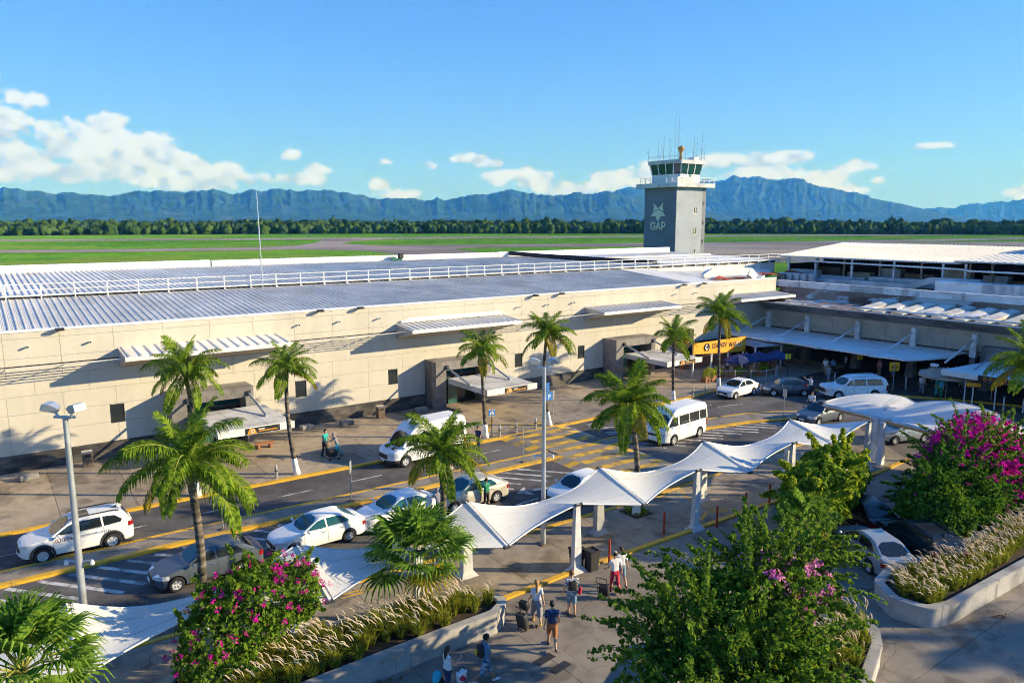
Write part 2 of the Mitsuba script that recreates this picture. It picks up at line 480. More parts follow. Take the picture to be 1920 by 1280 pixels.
def bevel_box(sx, sy, sz, b):
    """Vertices and triangles of a box with 45 degree edges, centred."""
    v = []
    for x in (-1, 1):
        for y in (-1, 1):
            for z in (-1, 1):
                X, Y, Z = x * sx / 2, y * sy / 2, z * sz / 2
                v += [[X - x * b, Y - y * b, Z], [X - x * b, Y, Z - z * b], [X, Y - y * b, Z - z * b]]
    h = Manifold.hull_points(np.array(v))
    g = h.to_mesh()
    return g.vert_properties[:, :3].astype(float), g.tri_verts.astype(int)


def spheres_hull(pts, seg=10):
    """Hull of spheres (x, y, z, r)."""
    return Manifold.batch_hull([Manifold.sphere(p[3], seg).translate([p[0], p[1], p[2]]) for p in pts])


def rotz(v, a):
    c, s = math.cos(a), math.sin(a)
    v = np.asarray(v, float)
    return np.stack([v[..., 0] * c - v[..., 1] * s, v[..., 0] * s + v[..., 1] * c, v[..., 2]], -1)


def S(x, y):
    """Where something seen at ground level stands on a 12 cm higher pavement."""
    return x * .992, y * .992


KERB = .12
ORD = ['first', 'second', 'third', 'fourth', 'fifth', 'sixth', 'seventh', 'eighth', 'ninth', 'tenth', 'eleventh', 'twelfth']


# ---------------------------------------------------------------- land: field, runways, forest, hills, air
xs_, ys_ = np.concatenate([[-5000, -1500, -400], np.linspace(-100, 400, 21), [1000, 3000, 8000, 16000, 26000]]), np.concatenate([[-2500, -600], np.linspace(-150, 500, 21), [1200, 3000, 8000, 16000, 26500]])
GX, GY = np.meshgrid(xs_, ys_, indexing='ij')
struct('ground', MB().grid(np.stack([GX, GY, 0 * GX - .10], -1)), 'grass_field', label='flat green airfield grass reaching to the hills', cat='grass field')


def flat(name, poly, z, m, label=None, cat=None):
    return struct(name, MB().prism(poly, z - .03, z), m, label=label, cat=cat)


flat('runway', [(-167.0, 915.6), (97.2, 755.9), (457.3, 638.6), (1142.1, 433.5), (1718.0, 209.9), (1581.8, 193.1), (1044.4, 396.2), (419.4, 585.6), (88.9, 691.7), (-151.8, 831.3)], -.05, 'tarmac_far', 'long grey runway crossing the airfield in front of the forest', 'runway')
flat('taxiway', [(-79.1, 537.4), (87.2, 469.3), (139.4, 461.2), (170.5, 478.1), (205.7, 538.0), (257.2, 646.5), (317.6, 629.9), (247.3, 565.6), (213.5, 507.0), (214.4, 456.3), (279.3, 427.2), (398.5, 389.5), (527.5, 348.7), (695.5, 322.4), (831.0, 315.0), (1036.1, 287.5), (962.0, 266.8), (751.6, 284.7),
                 (521.7, 301.2), (345.9, 338.0), (249.8, 382.1), (223.4, 369.6), (197.1, 275.3), (158.9, 290.0), (170.1, 368.7), (148.4, 413.0), (125.5, 415.6), (79.2, 426.6), (-72.1, 488.7)], -.046, 'tarmac_far', 'curving taxiway of grey and pale tarmac between two grass strips', 'taxiway')
flat('apron', [(320.7, 326.6), (411.4, 341.5), (490.1, 323.9), (556.2, 295.9), (660.0, 249.9), (805.0, 187.4), (334.6, 76.9), (289.9, 109.0), (219.5, 223.3)], -.042, 'apron', 'brownish grey aircraft apron behind the tower', 'apron')
flat('concrete_strip', [(269.5, 266.9), (350.3, 257.5), (412.9, 238.2), (382.2, 220.4), (244.1, 241.7)], -.038, 'slab_warm', 'pale concrete strip across the apron', 'apron')


def lump(seed, sub=2):
    m = trimesh.creation.icosphere(subdivisions=sub)
    v = np.array(m.vertices)
    k = 1 + .8 * (meshkit.fbm(v * 1.7 + seed * 7.7, 3, seed) - .5) + .75 * (meshkit.noise(v * 5 + seed, seed + 5) - .5)
    v = v * k[:, None]
    v[:, 2] = np.maximum(v[:, 2], -.55)
    return v, np.array(m.faces)


LUMPS = [lump(i) for i in range(8)]


def far_forest():
    r = np.random.default_rng(3)
    mb = MB()
    for row, (lift, n) in enumerate(((0, 520), (8, 520), (22, 480), (50, 440), (110, 380), (230, 330))):
        for k in range(n):
            az = AZ + math.radians(-41 + 82 * (k + r.uniform(-.4, .4)) / n)
            dist = 980 - 40 * math.sin((az - AZ) * 2.4) + 150 * max(0, math.degrees(az - AZ)) / 36 + lift + r.uniform(-8, 14)
            h = .72 * (9 + 7 * meshkit.noise(np.array([az * 22, row * 3.3, 0.0]), 4) + r.uniform(-2.5, 3.5)) * (1 + .10 * row)
            if r.random() < .05:
                h *= 1.25
            w = h * r.uniform(.32, .6)
            v, f = LUMPS[r.integers(8)]
            v = rotz(v * [w, w, h * .62], r.uniform(0, 6.28)) + [dist * math.sin(az), dist * math.cos(az), h * .36]
            mb.add(v, f)
    az = AZ + np.radians(np.linspace(-41, 41, 1600))
    n = meshkit.fbm(np.stack([az * 260, az * 0, az * 0], -1), 4, 8)
    rr = 985 - 40 * np.sin((az - AZ) * 2.4) + 150 * np.maximum(0, np.degrees(az - AZ)) / 36
    rows = [np.stack([(rr + a) * np.sin(az), (rr + a) * np.cos(az), b * (3.5 + 7.5 * n)], -1) for a, b in ((-4, 0), (-2, .55), (2, 1), (12, 1.05), (30, .9))]
    mb.grid(np.stack(rows, 1)[::-1])
    return mb


single('forest', far_forest(), 'forest', 'dark green belt of dense trees along the far edge of the airfield', 'forest', kind='stuff', smooth=True)


def hills(profile, d0, depth, seed, rough, n=760, m=90):
    """A range of hills: crest heights as (degrees right of the view axis, degrees above the horizon)."""
    pa, pe = np.array(profile).T
    az = np.linspace(pa[0], pa[-1], n)
    crest = np.interp(az, pa, pe)
    u = np.linspace(0, 1, m)
    A = np.radians(az) + AZ
    dist = d0 + depth * u
    X, Y = dist[None, :] * np.sin(A)[:, None], dist[None, :] * np.cos(A)[:, None]
    crest = crest + (meshkit.fbm(np.stack([az * 1.6, az * 0, az * 0], -1), 4, seed + 40) - .5) * .22 * np.clip(crest, 0, 2)
    hmax = np.tan(np.radians(np.maximum(crest, 0))) * (d0 + depth * .62) + 15.2
    shape = np.where(u < .62, (u / .62) ** 1.05, np.clip((1 - u) / .38, 0, 1))
    s = 1 / 1150.0
    p = np.stack([X * s, Y * s, X * 0], -1)
    w = (meshkit.fbm(p * .6, 3, seed + 3)[..., None] - .5) * 2
    spur = 1 - np.abs(2 * meshkit.fbm(np.stack([np.degrees(A)[:, None] * 1.5 + u * 1.6 + w[..., 0] * 1.5, u[None, :] * 1.3 + 0 * X, 0 * X], -1), 4, seed) - 1)
    fine = 1 - np.abs(2 * meshkit.fbm(p * 5.0, 5, seed + 9) - 1)
    z = hmax[:, None] * shape[None, :] * (1 - rough * (1 - spur) * np.sin(PI * np.clip(u / .62, 0, 1))[None, :] * 1.5) + hmax[:, None] * .09 * (fine - .7) * np.sin(PI * np.clip(u * 1.25, 0, 1))[None, :]
    z = np.where(shape[None, :] <= 0, -30, z) - 4 * (u[None, :] < .01)
    return MB().grid(np.stack([X, Y, z], -1))


def px_az(x):
    return math.degrees(math.atan((x - 960) * .9874 / 1400))


LEFT = [(-80, 356), (0, 367), (60, 365), (110, 371), (150, 369), (210, 374), (260, 367), (330, 366), (400, 362), (440, 370), (470, 361), (530, 361), (590, 359), (640, 365), (700, 371), (740, 373), (800, 375), (860, 373), (920, 363), (960, 360), (1000, 366), (1040, 370), (1080, 363), (1140, 362), (1210, 374), (1300, 392), (1400, 412)]
RIGHT = [(980, 412), (1060, 392), (1130, 366), (1200, 352), (1270, 347), (1330, 342), (1380, 335), (1440, 341), (1500, 345), (1540, 357), (1600, 367), (1650, 379), (1700, 390), (1740, 398), (1800, 408), (1860, 415)]
FAR = [(1560, 410), (1640, 394), (1680, 386), (1720, 395), (1780, 393), (1850, 386), (1920, 381), (2000, 378), (2100, 390)]
conv = lambda pr, k=1400 * 1.012: [(px_az(x), math.degrees(math.atan((416 - y) / k))) for x, y in pr]
struct('hills', hills(conv(LEFT), 9200, 4200, 5, .13), 'hills', smooth=True, label='low green ridge of hills behind the forest on the left', cat='hills')
struct('mountain', hills(conv(RIGHT), 13000, 5500, 17, .14), 'hills', smooth=True, label='high blue mountain with a stepped crest behind the tower', cat='mountain')
struct('hills', hills(conv(FAR), 20500, 3500, 29, .25), 'hills', smooth=True, label='pale far hills on the right of the high mountain', cat='hills')

# the air between: bluish haze
scene['air'] = {'type': 'homogeneous', 'albedo': {'type': 'rgb', 'value': [.90, .95, .98]}, 'sigma_t': {'type': 'rgb', 'value': [0.4e-5, 1.9e-5, 6.6e-5]}}
scene['haze'] = {'type': 'cube', 'to_world': T().translate([10500, 12000, 900]).scale([15700, 14700, 903]), 'bsdf': {'type': 'null'}, 'interior': {'type': 'ref', 'id': 'air'}}
labels['haze'] = {'label': 'thin bluish haze between the airfield and the hills', 'category': 'haze', 'kind': 'stuff'}




# ---------------------------------------------------------------- roads, pavements, kerbs, markings
flat('road', [(-60, -40), (120, -40), (120, 54), (-60, 54)], 0.0, 'asphalt', 'worn asphalt drop-off road with two lanes in front of the terminal', 'road')


def slabs(name, x0, x1, y0, y1, sx, sy, z, mats, poly=None, label=None, cat=None, seed=1):
    """A pavement: a dark bed and slabs with open joints, each an entry."""
    r = np.random.default_rng(seed)
    region = Polygon(poly) if poly is not None else Polygon([(x0, y0), (x1, y0), (x1, y1), (x0, y1)])
    key = struct(name, MB().prism(region, -.02, z - .012), 'joint', label=label, cat=cat)
    xs, ys = np.arange(x0, x1, sx), np.arange(y0, y1, sy)
    for i, a in enumerate(xs):
        for b in ys:
            q = Polygon([(a + .012, b + .012), (min(a + sx, x1) - .012, b + .012), (min(a + sx, x1) - .012, min(b + sy, y1) - .012), (a + .012, min(b + sy, y1) - .012)]).intersection(region)
            if q.is_empty or q.area < .12 or q.geom_type != 'Polygon':
                continue
            put(key + '__slab', dct(MB().prism(q, z - .06, z + r.uniform(-.003, .003)).mesh(), mats[r.integers(len(mats))]))
    return key


# kerb lines in plan
NK = [(-30, 42.75), (-.2, 42.75), (7.5, 42.6), (17.4, 42.4), (30, 42.1), (41.4, 42.4), (49.8, 42.75), (53.9, 43.2), (57.2, 43.3), (59.4, 42.0), (61, 38.3), (62, 36.8), (64.5, 33.2), (67.5, 29.0), (70, 24), (72, 18), (73, 8)]
MN = [(-30, 37.95), (-.4, 37.95), (6.6, 38.1), (15.5, 37.95), (28.8, 37.8), (30, 37.75)]
MS = [(-30, 36.5), (-.4, 36.5), (6.3, 36.6), (15, 36.5), (27.5, 36.4), (30, 36.4)]
MN2 = [(34.1, 37.55), (43.4, 37.3), (48.7, 36.4), (52.6, 34.7), (53.9, 33.7)]
MS2 = [(34.1, 36.3), (37, 36.05), (42.9, 35.3), (47.2, 34.6), (51.3, 33.0), (53.2, 32.2)]
SK = [(-30, 28.3), (2.7, 28.3), (12, 28.15), (21.5, 28.0), (27.9, 27.9), (36.5, 28.3), (44, 28.9), (52.5, 28.9)]
PK = [(-30, 23.3), (8, 23.2), (15.6, 22.7), (16.3, 23.3), (20, 23.5), (34.3, 23.4), (43, 22.6), (48, 22.9), (51, 22.4), (55, 21.4)]

slabs('pavement', -30, 74, 42.3, 53.2, 3.6, 3.6, KERB, ['slab_warm', 'slab_warm', 'slab_cool'], [(x, y + .16) for x, y in NK[:10]] + [(60.9, 40), (74, 40), (74, 53.2), (-30, 53.2)], 'wide concrete pavement along the terminal wall', 'pavement', 2)
slabs('pavement', 60, 90, 8, 40.2, 3.6, 3.6, KERB, ['slab_shade_dark'], [(61.0, 39.98), (62.2, 36.9), (64.7, 33.3), (67.7, 29.1), (70.2, 24), (72.2, 18), (73.2, 8), (90, 8), (90, 39.98)], 'shaded forecourt pavement under the wing canopy', 'pavement', 3)
slabs('platform', -30, 53, 22.6, 28.9, 3.2, 2.6, .02, ['slab_cool', 'slab_warm', 'slab_grey'], [(x, y - .16) for x, y in SK] + [(x, y + .14) for x, y in PK[::-1][2:]], 'concrete waiting platform under the white tensile canopies', 'pavement', 4)
slabs('plaza', -10, 60, -6, 23.5, 4.2, 4.2, .012, ['slab_grey', 'slab_grey', 'slab_cool'], [(-10, -6), (60, -6), (60, 21.0)] + [(x, y - .16) for x, y in PK[::-1][1:-1]] + [(-10, 23.1)], 'grey concrete plaza where travellers walk in the foreground', 'plaza', 5)


def ribbon(pts, w):
    return LineString(pts).buffer(w / 2, cap_style=2, join_style=1)


def kerb(line, w, z, m, name='kerb', label=None, step=3.0, shift=0.0):
    """A kerb of stones, each about three metres, chamfered at the road side."""
    ln = LineString(line)
    key = struct(name, MB().prism(ribbon(line, w - .04), -.02, z - .015), 'joint', label=label, cat='kerb')
    n = max(1, int(ln.length / step))
    for k in range(n):
        seg = [ln.interpolate(ln.length * (k + t * .996) / n) for t in np.linspace(0, 1, 4)]
        put(key + '__stone', dct(MB().prism(ribbon([(s.x, s.y) for s in seg], w), -.01, z + .001 * (k % 3)).mesh(), m))
    return key


kerb(NK, .30, KERB + .006, 'yellow', label='yellow painted kerb along the terminal pavement')
kerb(SK, .24, .05, 'yellow', label='yellow painted kerb on the road side of the waiting platform')
kerb(PK[3:8], .26, .10, 'yellow', label='yellow painted kerb between the platform and the plaza')
for a, b, w in ((MN, MS, 'left of the crossing'), (MN2, MS2, 'right of the crossing')):
    mid = a + b[::-1]
    struct('median', MB().prism(Polygon(mid).buffer(-.12), -.02, .10), 'slab_grey', label=f'narrow raised median {w}, grey with yellow edges', cat='median')
    kerb(a, .20, .112, 'yellow', label=f'thin yellow kerb on the terminal side of the median {w}')
    kerb(b, .36, .118, 'yellow', label=f'broad yellow kerb on the platform side of the median {w}')
    kerb([a[-1], b[-1]], .22, .116, 'yellow', label=f'yellow kerb end of the median {w}') if w.startswith('right') else None

# painted markings
def paint(poly, m, label, z=.004):
    k = struct('road_marking', MB().prism(poly, z - .003, z), m)
    labels[k].update(label=label, category='road marking')


for k in range(30):      # diagonal hatching by the median
    x = -2.5 + k * 1.15
    L = 3.1 + .7 * math.sin(k * 1.7) ** 2 + (.6 if k < 6 else 0)
    d = unit(np.array([2.35, -2.7]))
    p0 = np.array([x, 36.2])
    if x + d[0] * L < 29.2:
        paint(ribbon([p0, p0 + d * L], .24), 'white_worn', 'worn white diagonal stripe beside the median')
for k in range(13):
    x = 35.2 + k * 1.15
    y = np.interp(x, [p[0] for p in MS2], [p[1] for p in MS2]) - .3
    p0, d = np.array([x, y]), unit(np.array([2.2, -2.4]))
    paint(ribbon([p0, p0 + d * (2.9 + .5 * math.sin(k * 2.1))], .24), 'white_worn', 'worn white diagonal stripe beyond the crossing')
for k in range(-3, 10):
    x = 8.2 + k * 4.35
    if 29 < x + 1 < 36:
        continue
    paint(ribbon([(x, 40.05), (x + 2.05, 40.06)], .10), 'white_worn', 'short white lane dash in the road by the terminal')
paint(ribbon([(49.2, 39.3), (51.7, 38.7)], .12), 'white_worn', 'short white lane dash where the road bends')
paint(ribbon([(35.05, 42.1), (34.95, 38.0)], .22), 'white_worn', 'white stop line across the lane by the terminal')
paint(ribbon([(34.95, 34.6), (34.75, 30.2)], .26), 'white_worn', 'white stop line across the lane by the platform')
for pts in ([(36.75, 41.5), (38.0, 41.15)], [(36.75, 41.5), (36.6, 41.0)], [(38.0, 41.15), (37.85, 40.75)], [(36.25, 40.1), (37.3, 39.8)], [(36.9, 40.3), (38.35, 39.5)], [(36.3, 38.95), (38.3, 38.4)], [(36.3, 38.55), (38.2, 38.0)]):
    paint(ribbon(pts, .17), 'white_worn', 'worn white stroke of the painted lane lettering')
for pts in ([(39.0, 32.6), (40.8, 31.9)], [(40.8, 31.9), (40.6, 31.2)], [(39.0, 32.6), (38.7, 31.9)], [(41.5, 31.2), (42.3, 30.6)]):
    paint(ribbon(pts, .17), 'white_worn', 'worn white stroke of lettering in the platform lane')
paint([(23.75, 32.75), (24.75, 33.35), (24.5, 32.85), (25.95, 32.5), (25.9, 32.25), (24.45, 32.6), (24.55, 32.05)], 'white_worn', 'white arrow pointing left in the platform lane')
paint(ribbon([(22.7, 31.35), (24.3, 31.45)], .12), 'white_worn', 'white lane line behind the canopy')
for pts, w in (([(31.6, 27.5), (30.4, 25.2)], .16), ([(28.3, 27.6), (32.6, 27.7)], .14), ([(28.8, 23.9), (31.0, 24.9)], .14), ([(11.1, 27.45), (12.3, 27.4)], .12), ([(10.9, 27.2), (12.4, 27.15)], .12), ([(22.2, 11.6), (23.4, 10.2)], .12)):
    paint(ribbon(pts, w), 'yellow_worn', 'faded yellow line on the concrete', .028)
paint([(30.4, 24.4), (31.2, 23.9), (31.8, 24.5), (31.0, 25.0)], 'yellow_worn', 'faded yellow block painted on the platform', .028)
for pts in ([(31.4, 46.4), (28.6, 43.2)], [(31.0, 45.2), (33.5, 43.0)], [(31.2, 44.0), (34.2, 43.4)]):
    paint(ribbon(pts, .22), 'yellow_worn', 'faded yellow line on the pavement before the middle entrance', KERB + .012)

# raised zebra crossing
cx0, cx1, cy0, cy1 = 30.0, 34.1, 28.2, 42.05
struct('crossing', MB().box(cx0, cx1, cy0, cy1, -.02, .135), 'slab_grey', label='raised pedestrian crossing with yellow bars over both lanes', cat='crossing')
for k in range(10):
    y = 41.2 - k * 1.36
    put('crossing__bar', dct(MB().prism([(cx0 + .15, y - .30), (cx1 - .15, y - .34), (cx1 - .12, y + .24), (cx0 + .15, y + .30)], .13, .139).mesh(), 'yellow_worn'))
for side, xa, xb in (('left', cx0, cx0 - .95), ('right', cx1, cx1 + .85)):
    n = 20
    for k in range(n):
        y0, y1 = cy0 + (cy1 - cy0) * k / n, cy0 + (cy1 - cy0) * (k + .97) / n
        if 36.2 < (y0 + y1) / 2 < 38.0:
            continue
        lo, hi = (xb, xa) if xb < xa else (xa, xb)
        zl, zh = (.0, .134) if xb < xa else (.134, .0)
        put('crossing__ramp', dct(MB().hexa([(lo, y0, -.02), (hi, y0, -.02), (hi, y1, -.02), (lo, y1, -.02), (lo, y0, zl + .004), (hi, y0, zh + .004), (hi, y1, zh + .004), (lo, y1, zl + .004)]).mesh(), 'yellow_worn' if k % 2 else 'slab_grey'))
for x, y in ((15.0, 19.0), (15.15, 18.3)):
    k = struct('drain_cover', MB().prism(rotz(np.array([[-.42, -.17, 0], [.42, -.17, 0], [.42, .17, 0], [-.42, .17, 0]]), .15)[:, :2] + [x, y], .0, .022), 'dark_metal')
    labels[k].update(label='dark metal drain cover in the plaza, the ' + ('one nearer the walkers' if y > 18.5 else 'one nearer the bottom edge'), category='drain cover', kind='thing')
k = struct('drain_cover', MB().prism([(42.7, 32.4), (43.7, 32.4), (43.7, 33.2), (42.7, 33.2)], -.01, .008), 'dark_metal')
labels[k].update(label='square drain cover in the road behind the canopy near the minibus', category='drain cover', kind='thing')
struct('planting_bed', MB().prism([(26.6, 26.1), (27.9, 26.1), (27.9, 27.4), (26.6, 27.4)], .0, .035), 'soil', label='square opening with soil and grass at the foot of a canopy post', cat='planting bed')


# ---------------------------------------------------------------- the long terminal building
D, X0, X1 = 53.2, -24.0, 76.2
JX = [.86 + 2.94 * k for k in range(-9, 27)]
tb = thing('terminal_building', 'long low terminal with beige panel walls and ribbed grey metal roof', 'terminal building')
WALL = put(tb + '__wall', dct(MB().box(X0, X1, D + .05, D + 10, 0, 8.6).box(X0, X1, D + .10, 84, 0, 8.3).mesh(), 'joint_beige'))
OPEN = []       # (x0, x1, z0, z1) holes in the panels: windows and entrances
WINDOWS = [(6.25, 7.0), (18.45, 19.2), (26.0, 26.75), (38.45, 39.2), (45.83, 46.58), (58.3, 59.05), (-13.5, -12.75)]
BLOCKS = [9.52, 29.27, 49.05]
for a, b in WINDOWS:
    OPEN.append((a - .05, b + .05, 2.35, 3.58))
for b in BLOCKS:
    OPEN.append((b + .9, b + 4.9, .0, 4.0))


def wall_panels(holder, rows, x_lines, m, y, depth=.055, gap=.008):
    for z0, z1, off in rows:
        xs = [x for x in x_lines if X0 < x + off < X1]
        xs = [X0] + [x + off for x in xs] + [X1]
        for a, b in zip(xs[:-1], xs[1:]):
            holes = [o for o in OPEN if o[0] < b and o[1] > a and o[2] < z1 and o[3] > z0]
            mb = MB()
            shape = Polygon([(a + gap, z0 + gap), (b - gap, z0 + gap), (b - gap, z1 - gap), (a + gap, z1 - gap)])
            for o in holes:
                shape = shape.difference(Polygon([(o[0], o[2]), (o[1], o[2]), (o[1], o[3]), (o[0], o[3])]))
            for q in getattr(shape, 'geoms', [shape]):
                if q.area > .01:
                    e = trimesh.creation.extrude_polygon(q, depth, engine='earcut')
                    v = np.array(e.vertices)
                    mb.add(np.stack([v[:, 0], y + depth - v[:, 2], v[:, 1]], -1), np.array(e.faces)[:, ::-1][:, ::-1])
            if mb.n:
                put(holder + '__panel', dct(mb.mesh(), m))


LOWX = [.86 + 2.94 * k for k in range(-9, 27)]
wall_panels(WALL, [(1.17, 2.45, -.1), (2.45, 3.63, -.1), (3.63, 4.75, -.1), (4.75, 5.95, 1.4), (5.95, 6.55, 0)], LOWX[::2] if False else LOWX, 'facade', D)
wall_panels(WALL, [(6.62, 7.07, 0), (7.07, 8.26, 0), (8.26, 8.66, 0)], JX, 'facade', D - .03, .085)
for k in range(int((X1 - X0) / 1.47)):           # the dark stone plinth, slab by slab
    a = X0 + k * 1.47
    if any(b < a + 1.0 and a < b + 5.3 for b in BLOCKS):
        continue
    put(WALL + '__plinth_stone', dct(MB().box(a + .006, a + 1.464, D - .07, D + .05, -.02, 1.165).mesh(), 'stone'))
for b in BLOCKS:
    put(WALL + '__plinth_stone', dct(MB().box(b - 1.0, b, D - .065, D + .05, -.02, 1.162).mesh(), 'stone'))
put(WALL + '__coping', dct(MB().box(X0, X1, D - .10, D + .22, 8.66, 8.80).mesh(), 'white'))
put(WALL + '__shadow_joint', dct(MB().box(X0, X1, D - .005, D + .05, 6.55, 6.62).mesh(), 'dark_metal'))
for a, b in WINDOWS:
    w = put(tb + '__window', dct(MB().box(a, b, D + .035, D + .05, 2.40, 3.53).mesh(), 'glass_dark'))
    fr = MB()
    for q in ((a - .05, a, 2.35, 3.58), (b, b + .05, 2.35, 3.58), (a, b, 2.35, 2.40), (a, b, 3.53, 3.58)):
        fr.box(q[0], q[1], D - .004, D + .055, q[2], q[3])
    put(w + '__frame', dct(fr.mesh(), 'dark_metal'))

# roof: two pitches of ribbed metal sheet, a step with a gutter between, a white parapet at the back
ROOFZ = lambda y: 8.74 + (y - 53.2) * .0815
UP0, UP1 = 64.6, 86.0
UPZ = lambda y: 9.92 + (y - UP0) * .026
rf = put(tb + '__roof', dct(MB().hexa([(X0, 53.3, 8.4), (66, 53.3, 8.4), (66, UP0, 8.4), (X0, UP0, 8.4), (X0, 53.3, ROOFZ(53.3)), (66, 53.3, ROOFZ(53.3)), (66, UP0, ROOFZ(UP0)), (X0, UP0, ROOFZ(UP0))]).mesh(), 'roof'))
put(rf + '__upper_sheet', dct(MB().hexa([(X0, UP0, 8.4), (92, UP0, 8.4), (92, UP1, 8.4), (X0, UP1, 8.4), (X0, UP0, UPZ(UP0)), (92, UP0, UPZ(UP0)), (92, UP1, UPZ(UP1)), (X0, UP1, UPZ(UP1))]).mesh(), 'roof'))


def rib(y0, y1, zf, w=.11, h=.055, flutes=True):
    mb = MB()
    z0, z1 = zf(y0), zf(y1)
    mb.hexa([(-w / 2, y0, z0 - .03), (w / 2, y0, z0 - .03), (w / 2, y1, z1 - .03), (-w / 2, y1, z1 - .03), (-w / 3, y0, z0 + h), (w / 3, y0, z0 + h), (w / 3, y1, z1 + h), (-w / 3, y1, z1 + h)])
    if flutes:
        for x in (.13, .215, .30):
            mb.hexa([(x - .022, y0, z0 - .01), (x + .022, y0, z0 - .01), (x + .022, y1, z1 - .01), (x - .022, y1, z1 - .01), (x - .012, y0, z0 + .016), (x + .012, y0, z0 + .016), (x + .012, y1, z1 + .016), (x - .012, y1, z1 + .016)])
    return mb.mesh()


low, high = dct(rib(53.42, UP0 - .05, ROOFZ), 'roof_rib'), dct(rib(UP0 + .02, UP1 - .3, UPZ, flutes=False), 'roof_rib')
nrib = int((62 - X0) / .44)
for k in range(nrib):
    x = X0 + .2 + k * .44
    if x > -3.5:
        put(rf + '__rib', low, T().translate([x, 0, 0]))
    if x > -3.5 and x < 26:
        put(rf + '__upper_rib', high, T().translate([x + .1, 0, 0]))
mb = MB()
for k in range(120):
    mb.add(rib(UP0 + .02, UP1 - .3, UPZ, flutes=False)[0] + [26.2 + k * .44, 0, 0], rib(UP0, UP1, UPZ, flutes=False)[1])
    if k > 100:
        break
put(rf + '__far_ribs', dct(mb.mesh(), 'roof_rib'), kind='stuff')
put(rf + '__gutter', dct(MB().box(X0, 92, UP0 - .06, UP0 - .01, ROOFZ(UP0) - .1, UPZ(UP0) - .01).mesh(), 'dark_metal'))
put(rf + '__back_parapet', dct(MB().box(X0, 20.6, 84.6, 85.2, 8, 11.15).box(20.75, 58.2, 84.5, 85.1, 8, 11.1).box(58.2, 92, 84.4, 85.0, 8, 11.15).mesh(), 'white'))
mb = MB()
mb.tube([(60, 84.3, 10.95), (62, 80, 10.7), (66, 72, 10.4), (70, 66.3, 10.1)], .28, 8)
put(rf + '__black_pipe', dct(mb.mesh(), 'black', True))
put(rf + '__patch', dct(MB().box(64, 92, 76, 83.5, 10.2, 10.42).mesh(), 'roof_rib'))
put(rf + '__east_deck', dct(MB().hexa([(66, 55.4, 8.2), (76.1, 55.4, 8.2), (92, UP0, 8.2), (66, UP0, 8.2), (66, 55.4, 8.55), (76.1, 55.4, 8.5), (92, UP0, 8.7), (66, UP0, 9.3)]).mesh(), 'roof_rib'))
put(rf + '__front_deck', dct(MB().hexa([(66, 53.3, 8.2), (76.1, 53.3, 8.2), (76.1, 55.39, 8.2), (66, 55.39, 8.2), (66, 53.3, 8.70), (76.1, 53.3, 8.62), (76.1, 55.39, 8.55), (66, 55.39, 8.72)]).mesh(), 'roof'))

# the long safety railing on the roof
rl = thing('roof_railing', 'long white three-rail railing running the length of the terminal roof', 'railing')
for z in (.28, .70, 1.12):
    part(rl, 'rail', MB().tube([(X0, 64.35, 9.62 + z), (95, 64.35, 9.62 + z)], .034 if z > .3 else .06, 8), 'white', 30)
rp = dct(MB().box(-.038, .038, 64.31, 64.39, 9.35, 10.76).bar((0, 64.3, 9.9), (0, 63.9, 9.6), .05).mesh(), 'white')
for k in range(55):
    put(rl + '__post', rp, T().translate([-22.2 + k * 2.16, 0, 0]))

# ducts, tarps and broken sheets at the far roof corner
elbow = [(67.5, 56.7, 8.9), (68.6, 56.6, 9.45), (73.0, 56.0, 9.5), (74.6, 55.7, 9.35), (75.3, 55.5, 8.6)]
k = thing('roof_duct', 'white bent ventilation duct lying on the far roof corner', 'duct')
mb = MB()
for a, b in zip(elbow[:-1], elbow[1:]):
    mb.bar(a, b, .9, .42, up=(0, 1, 0))
part(k, 'sheet', mb, 'white')
part(k, 'flange', MB().bar((74.3, 55.75, 9.42), (74.75, 55.65, 9.2), .98, .5, up=(0, 1, 0)), 'galv')


def crumple(x0, x1, y0, y1, z, amp, seed, n=26):
    u, v = np.meshgrid(np.linspace(x0, x1, n), np.linspace(y0, y1, n), indexing='ij')
    h = meshkit.fbm(np.stack([u * .9, v * .9, u * 0 + seed], -1), 4, seed)
    return MB().grid(np.stack([u + (h - .5) * .6, v + (meshkit.noise(np.stack([u, v, u * 0], -1), seed) - .5) * .6, z + amp * (h - .3)], -1))


single('red_tarp', crumple(66.5, 73.5, 54.4, 55.7, 8.75, .75, 3), 'red_tarp', 'crumpled red tarpaulin on the roof in front of the white duct', 'tarpaulin', smooth=True)
single('red_tarp', crumple(80, 90, 58.0, 60.5, 8.35, .9, 8), 'red_tarp', 'longer red tarpaulin on the roof beyond the terminal corner', 'tarpaulin', smooth=True)
single('roof_mast', MB().tube([(19.6, 63.6, 9.5), (19.55, 63.6, 14), (19.5, 63.6, 18.0)], [.06, .045, .02], 8), 'galv', 'tall thin mast standing on the terminal roof by the railing', 'mast', smooth=True)
k = thing('camera_unit', 'small black box on a green foot by the roof parapet', 'roof equipment')
part(k, 'housing', MB().bevel(42.6, 43.2, 83.3, 83.8, 10.75, 11.35, .05), 'black')
part(k, 'foot', MB().box(41.6, 42.2, 83.4, 83.8, 10.4, 10.95).box(42.2, 43.1, 83.5, 83.75, 10.4, 10.75), 'glass_green')

